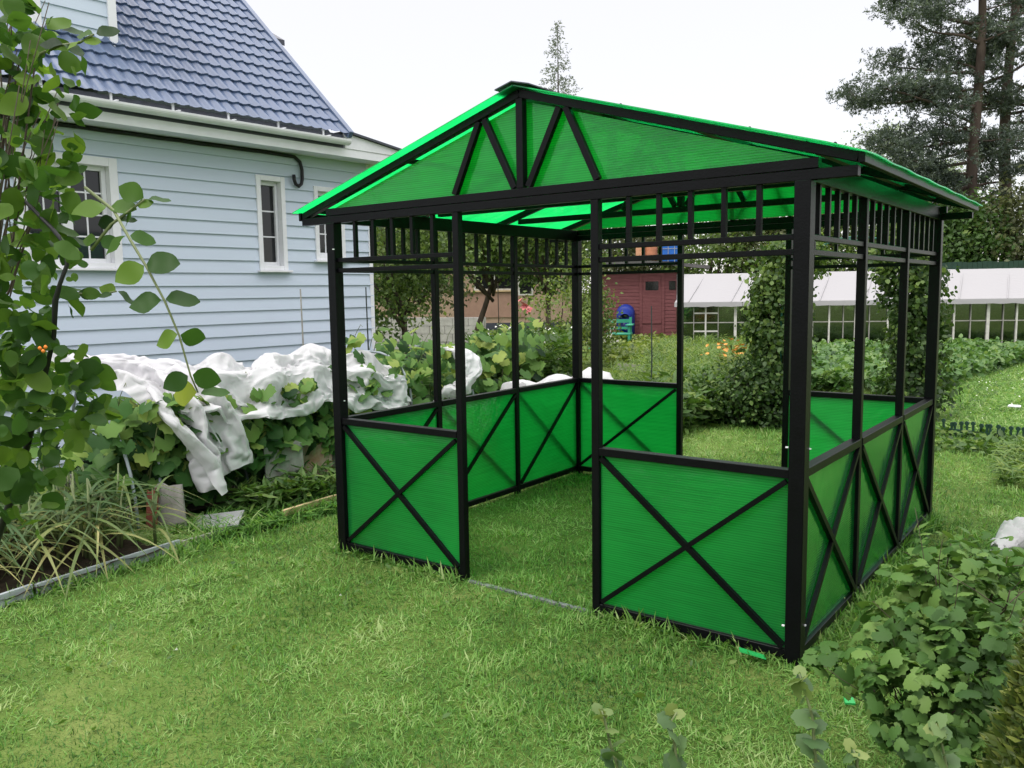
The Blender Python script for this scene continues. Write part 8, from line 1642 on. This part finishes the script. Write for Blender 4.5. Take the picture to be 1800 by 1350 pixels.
# ------------------------------------------------------------------ foreground plants
def branchy(name, label, cat, base, clumps, nstem, leafsize, tmpl, mat, stemmat, sr, nper, sig, up=.35, droop=-.35, seed=0, vb=.45, hub=.3, group=None):
    """a plant rooted at base whose leaf clumps are listed as (centre, radius, leaves)"""
    r = np.random.default_rng(seed+200); random.seed(seed)
    t = empty(name, base, label, cat, group); P, V, O = [], [], []; mb = MB(); hubp = Vector(base)+Vector((0, 0, hub))
    for c, rad, n in clumps:
        c = np.array(c); d = nrm(r.normal(size=(n, 3))); u = r.random(n)**.45
        q = c + d*u[:, None]*np.array([rad, rad, rad*.85]); P.append(q); V.append(np.full(n, r.random())*.4+r.random(n)*.6); O.append(d)
    P = np.concatenate(P); V = np.concatenate(V); O = np.concatenate(O); k = P[:, 2] > .04; P, V, O = P[k], V[k], O[k]; n = len(P)
    nn = nrm(O*.5+rdir(n, up, r)); tip = nrm(O*.6+rdir(n, droop, r))
    leaves('foliage', P, nn, tip, leafsize*(.42+1.05*r.random(n)), tmpl, mat, np.clip(vb+(V-.5)*.75, 0, 1), t)
    for i in range(nstem):
        c, rad, _ = clumps[i % len(clumps)]
        e = Vector(c)+Vector((random.gauss(0, rad*.4), random.gauss(0, rad*.4), random.uniform(0, rad*.7)))
        limb(mb, Vector(base)+Vector((random.gauss(0, .03), random.gauss(0, .03), -.03)), e, sr, sr*.3, 0, 6, 7, .16)
        for _ in range(4):
            s = Vector(base).lerp(e, random.uniform(.55, .95)); limb(mb, s, e+Vector((random.gauss(0, rad*.6), random.gauss(0, rad*.6), random.gauss(0, rad*.5))), sr*.35, sr*.15, 0, 5, 4, .1)
    mb.build('stem', M[stemmat], t, world=True, smooth=True)
    return t
def currant():
    r = random.Random(3); cl = []
    def C(px, py, D, rad, n): cl.append((at(px, py, D), rad, int(n*1.75)))
    for px, py, D, rad, n in [(1660, 985, 2.95, .16, 46), (1620, 1040, 2.8, .16, 52), (1700, 1040, 2.75, .18, 60), (1770, 1030, 2.9, .16, 44), (1560, 1110, 2.75, .13, 40), (1640, 1130, 2.6, .18, 66), (1730, 1140, 2.55, .18, 66), (1800, 1120, 2.7, .17, 50),
            (1540, 1180, 2.6, .11, 30), (1600, 1210, 2.5, .15, 52), (1690, 1230, 2.45, .17, 60), (1770, 1230, 2.5, .16, 50), (1620, 1290, 2.4, .13, 40), (1700, 1320, 2.35, .14, 44), (1580, 1280, 2.45, .09, 18),
            (1455, 1160, 2.9, .075, 14), (1500, 1190, 2.75, .07, 10), (1660, 1090, 3.2, .2, 60), (1740, 1000, 3.25, .18, 50), (1850, 1050, 3.0, .2, 50), (1860, 1200, 2.7, .2, 50)]: C(px, py, D, rad, n)
    branchy('currant_bush', "currant bush with pale lobed leaves at the lower right corner", "currant bush", gd(1690, 2.85), cl, 14, .055, T_lobed(4, .19, .06, .28, 24), M['currant'], 'brownstem', .006, 0, 0, up=1.1, droop=-.5, seed=3, vb=.48)
currant()
def sprig(label, pts, base, seed, n, size):
    r = np.random.default_rng(seed); t = empty('gooseberry_sprig', base, label, "sprig", 'gooseberry shoots in the foreground')
    sp = [base] + pts; mb = MB(); mb.tube(sp, [.006]+[.0045-.0035*i/len(pts) for i in range(len(pts))], 6); mb.build('stem', M['stem'], t, world=True, smooth=True)
    P, T, Nn = [], [], []
    for i in range(n):
        u = .35+.65*i/(n-1); x = u*(len(sp)-1); k = min(int(x), len(sp)-2); q = sp[k].lerp(sp[k+1], x-k); a = i*2.4+r.random()
        d = Vector((math.cos(a), math.sin(a), .35)); P.append(q+d*.008); T.append(d); Nn.append(Vector((-.3*math.cos(a), -.3*math.sin(a), 1))+Vector(r.normal(size=3)*.6))
    leaves('foliage', [tuple(p) for p in P], [tuple(p) for p in Nn], [tuple(p) for p in T], size*(.75+.5*r.random(n))*np.linspace(1.1, .7, n), T_lobed(3, .22, .07, .16, 16), M['goose'], np.clip(.35+.5*np.linspace(0, 1, n)+.15*r.normal(size=n), 0, 1), t)
def sprigs():
    for lb, path, D, n, s, seed in [("tall gooseberry shoot standing in front of the near corner post", [(1440, 1400), (1432, 1320), (1428, 1260), (1412, 1205), (1405, 1185)], 1.75, 12, .055, 1),
            ("small gooseberry shoot at the bottom, leftmost of the foreground shoots", [(1100, 1400), (1085, 1345), (1072, 1305), (1062, 1262), (1058, 1250)], 1.7, 10, .048, 2),
            ("small bluish gooseberry shoot at the bottom, second from the left", [(1195, 1420), (1190, 1360), (1186, 1310), (1178, 1270), (1190, 1252)], 1.72, 10, .05, 3),
            ("gooseberry shoot at the foot of the currant bush", [(1670, 1420), (1668, 1370), (1660, 1330), (1652, 1290), (1645, 1272)], 1.9, 12, .06, 4),
            ("short gooseberry shoot just right of the tall one at the bottom edge", [(1510, 1420), (1508, 1360), (1505, 1330), (1500, 1318)], 1.7, 7, .05, 5)]:
        pts = [at(x, y, D) for x, y in path]; b = Vector((pts[0].x, pts[0].y, -.02)); sprig(lb, pts, b, seed, n, s)
sprigs()
def thuja():
    b = gd(1905, 2.0); r = np.random.default_rng(91)
    t = empty('thuja_bush', b, "yellow green thuja edge at the bottom right corner", "thuja")
    n = 5200; z = .02+.80*r.random(n)**.8; rad = .165*(1-(z/.95)**2)*(.7+.35*r.random(n))+.02; a = r.random(n)*6.28
    P = np.array(b)+np.stack([rad*np.cos(a), rad*np.sin(a), z], 1); out = np.stack([np.cos(a), np.sin(a), .9+0*a], 1)
    leaves('foliage', P, rdir(n, 0, r), out+r.normal(size=(n, 3))*.3, .028+.02*r.random(n), T_dia(.20, .05), M['thuja'], r.random(n), t)
    MB().tube([b, b+Vector((0, 0, .75))], [.02, .008], 8).build('stem', M['brownstem'], t, world=True)
thuja()
def vine():
    base = gd(-420, 1.9); cl = []
    r = random.Random(12)
    spec = [(10, 30, 1.75, .12, 30), (45, 60, 1.85, .09, 16), (80, 110, 1.75, .075, 14), (25, 150, 1.7, .12, 30), (60, 210, 1.75, .09, 20), (105, 190, 1.8, .06, 8), (10, 300, 1.6, .12, 32), (65, 300, 1.75, .09, 18), (110, 280, 1.75, .05, 8), (100, 355, 1.7, .05, 7),
            (40, 390, 1.7, .11, 26), (85, 420, 1.68, .06, 9), (10, 470, 1.6, .12, 28), (65, 500, 1.7, .08, 14), (5, 570, 1.65, .12, 28), (55, 560, 1.8, .08, 12), (90, 600, 1.65, .06, 9), (30, 650, 1.7, .12, 34), (95, 660, 1.75, .09, 18), (150, 690, 1.8, .06, 9),
            (30, 740, 1.7, .12, 34), (100, 740, 1.8, .09, 18), (160, 730, 1.85, .05, 6), (10, 830, 1.7, .11, 26), (60, 830, 1.8, .07, 11), (0, 910, 1.7, .09, 14), (-90, 300, 1.7, .18, 40), (-90, 600, 1.7, .18, 40), (-90, 850, 1.7, .18, 30), (-80, 60, 1.7, .18, 40), (15, 430, 1.95, .12, 18), (20, 120, 2.0, .12, 22), (30, 570, 2.2, .13, 34), (70, 650, 2.2, .12, 34), (20, 690, 2.25, .14, 38), (110, 700, 2.25, .11, 28), (50, 770, 2.2, .13, 36), (130, 650, 2.3, .09, 16), (0, 800, 2.2, .13, 30), (30, 340, 2.1, .12, 28), (30, 240, 2.1, .12, 24), (60, 470, 2.1, .10, 20)]
    for px, py, D, rad, n in spec: cl.append((at(px, py, D), rad, n))
    t = branchy('honeysuckle_vine', "honeysuckle vine with oval leaves filling the left edge", "vine", base, cl, 6, .043, T_oval(.37, 8, .07, .14, .9), M['honey'], 'brownstem', .006, 0, 0, up=.5, droop=-.35, seed=12, vb=.46, hub=.8)
    rr = np.random.default_rng(13)
    # separate hanging sprays with paired leaves
    def spray(path, n, size, name='spray'):
        pts = [at(*p) for p in path]
        mb = MB().tube(pts, [.0035-.0022*i/len(pts) for i in range(len(pts))], 6); s = mb.build('spray_stem', M['stem'], t, world=True, smooth=True)
        P, T, Nn = [], [], []
        for i in range(n):
            u = .12+.88*i/(n-1); x = u*(len(pts)-1); k = min(int(x), len(pts)-2); q = pts[k].lerp(pts[k+1], x-k); d = (pts[k+1]-pts[k]).normalized()
            for sg in (-1, 1):
                side = CR*sg*.9+d*.35+Vector(rr.normal(size=3)*.25); P.append(q+side*.004); T.append(side); Nn.append(-FW*(.5+.5*rr.random())+Vector((0, 0, .5))+Vector(rr.normal(size=3)*.35))
        m = len(P); leaves('spray_leaves', [tuple(p) for p in P], [tuple(p) for p in Nn], [tuple(p) for p in T], size*(.7+.5*rr.random(m)), T_oval(.40, 8, .06, .16, .9), M['honey'], np.clip(.45+.22*rr.normal(size=m), 0, 1), t)
    spray([(150, 330, 1.72), (200, 370, 1.62), (228, 420, 1.58), (258, 470, 1.55), (290, 530, 1.55), (315, 590, 1.55), (335, 660, 1.56), (348, 690, 1.57)], 7, .055)
    spray([(100, 505, 1.7), (130, 515, 1.72), (165, 520, 1.75), (205, 512, 1.78)], 4, .034)
    spray([(60, 100, 1.7), (105, 80, 1.68), (140, 75, 1.65), (165, 60, 1.65)], 4, .04)
    spray([(160, 440, 1.62), (195, 395, 1.62), (235, 365, 1.62), (255, 350, 1.62)], 4, .045)
    # dark twisting old stem
    tw = [at(20, 330, 1.72), at(55, 365, 1.68), at(90, 400, 1.66), at(115, 430, 1.65), at(118, 465, 1.65), at(105, 500, 1.65), at(97, 530, 1.66), at(95, 590, 1.68), at(70, 700, 1.75), at(30, 850, 1.85), Vector((base.x, base.y, 0))]
    MB().tube(tw, [.003, .0035, .004, .004, .0042, .0042, .006, .0045, .006, .008, .010], 8).build('old_stem', M['cable'], t, world=True, smooth=True)
    b = MB()
    for px, py in ((70, 612), (76, 617), (80, 610)): p = at(px, py, 1.62); b.lathe([(.001, -.004), (.003, -.002), (.004, 0), (.003, .002), (.001, .004)], (p.x, p.y, p.z), 8)
    b.build('berries', M['orange'], t, world=True, smooth=True)
vine()
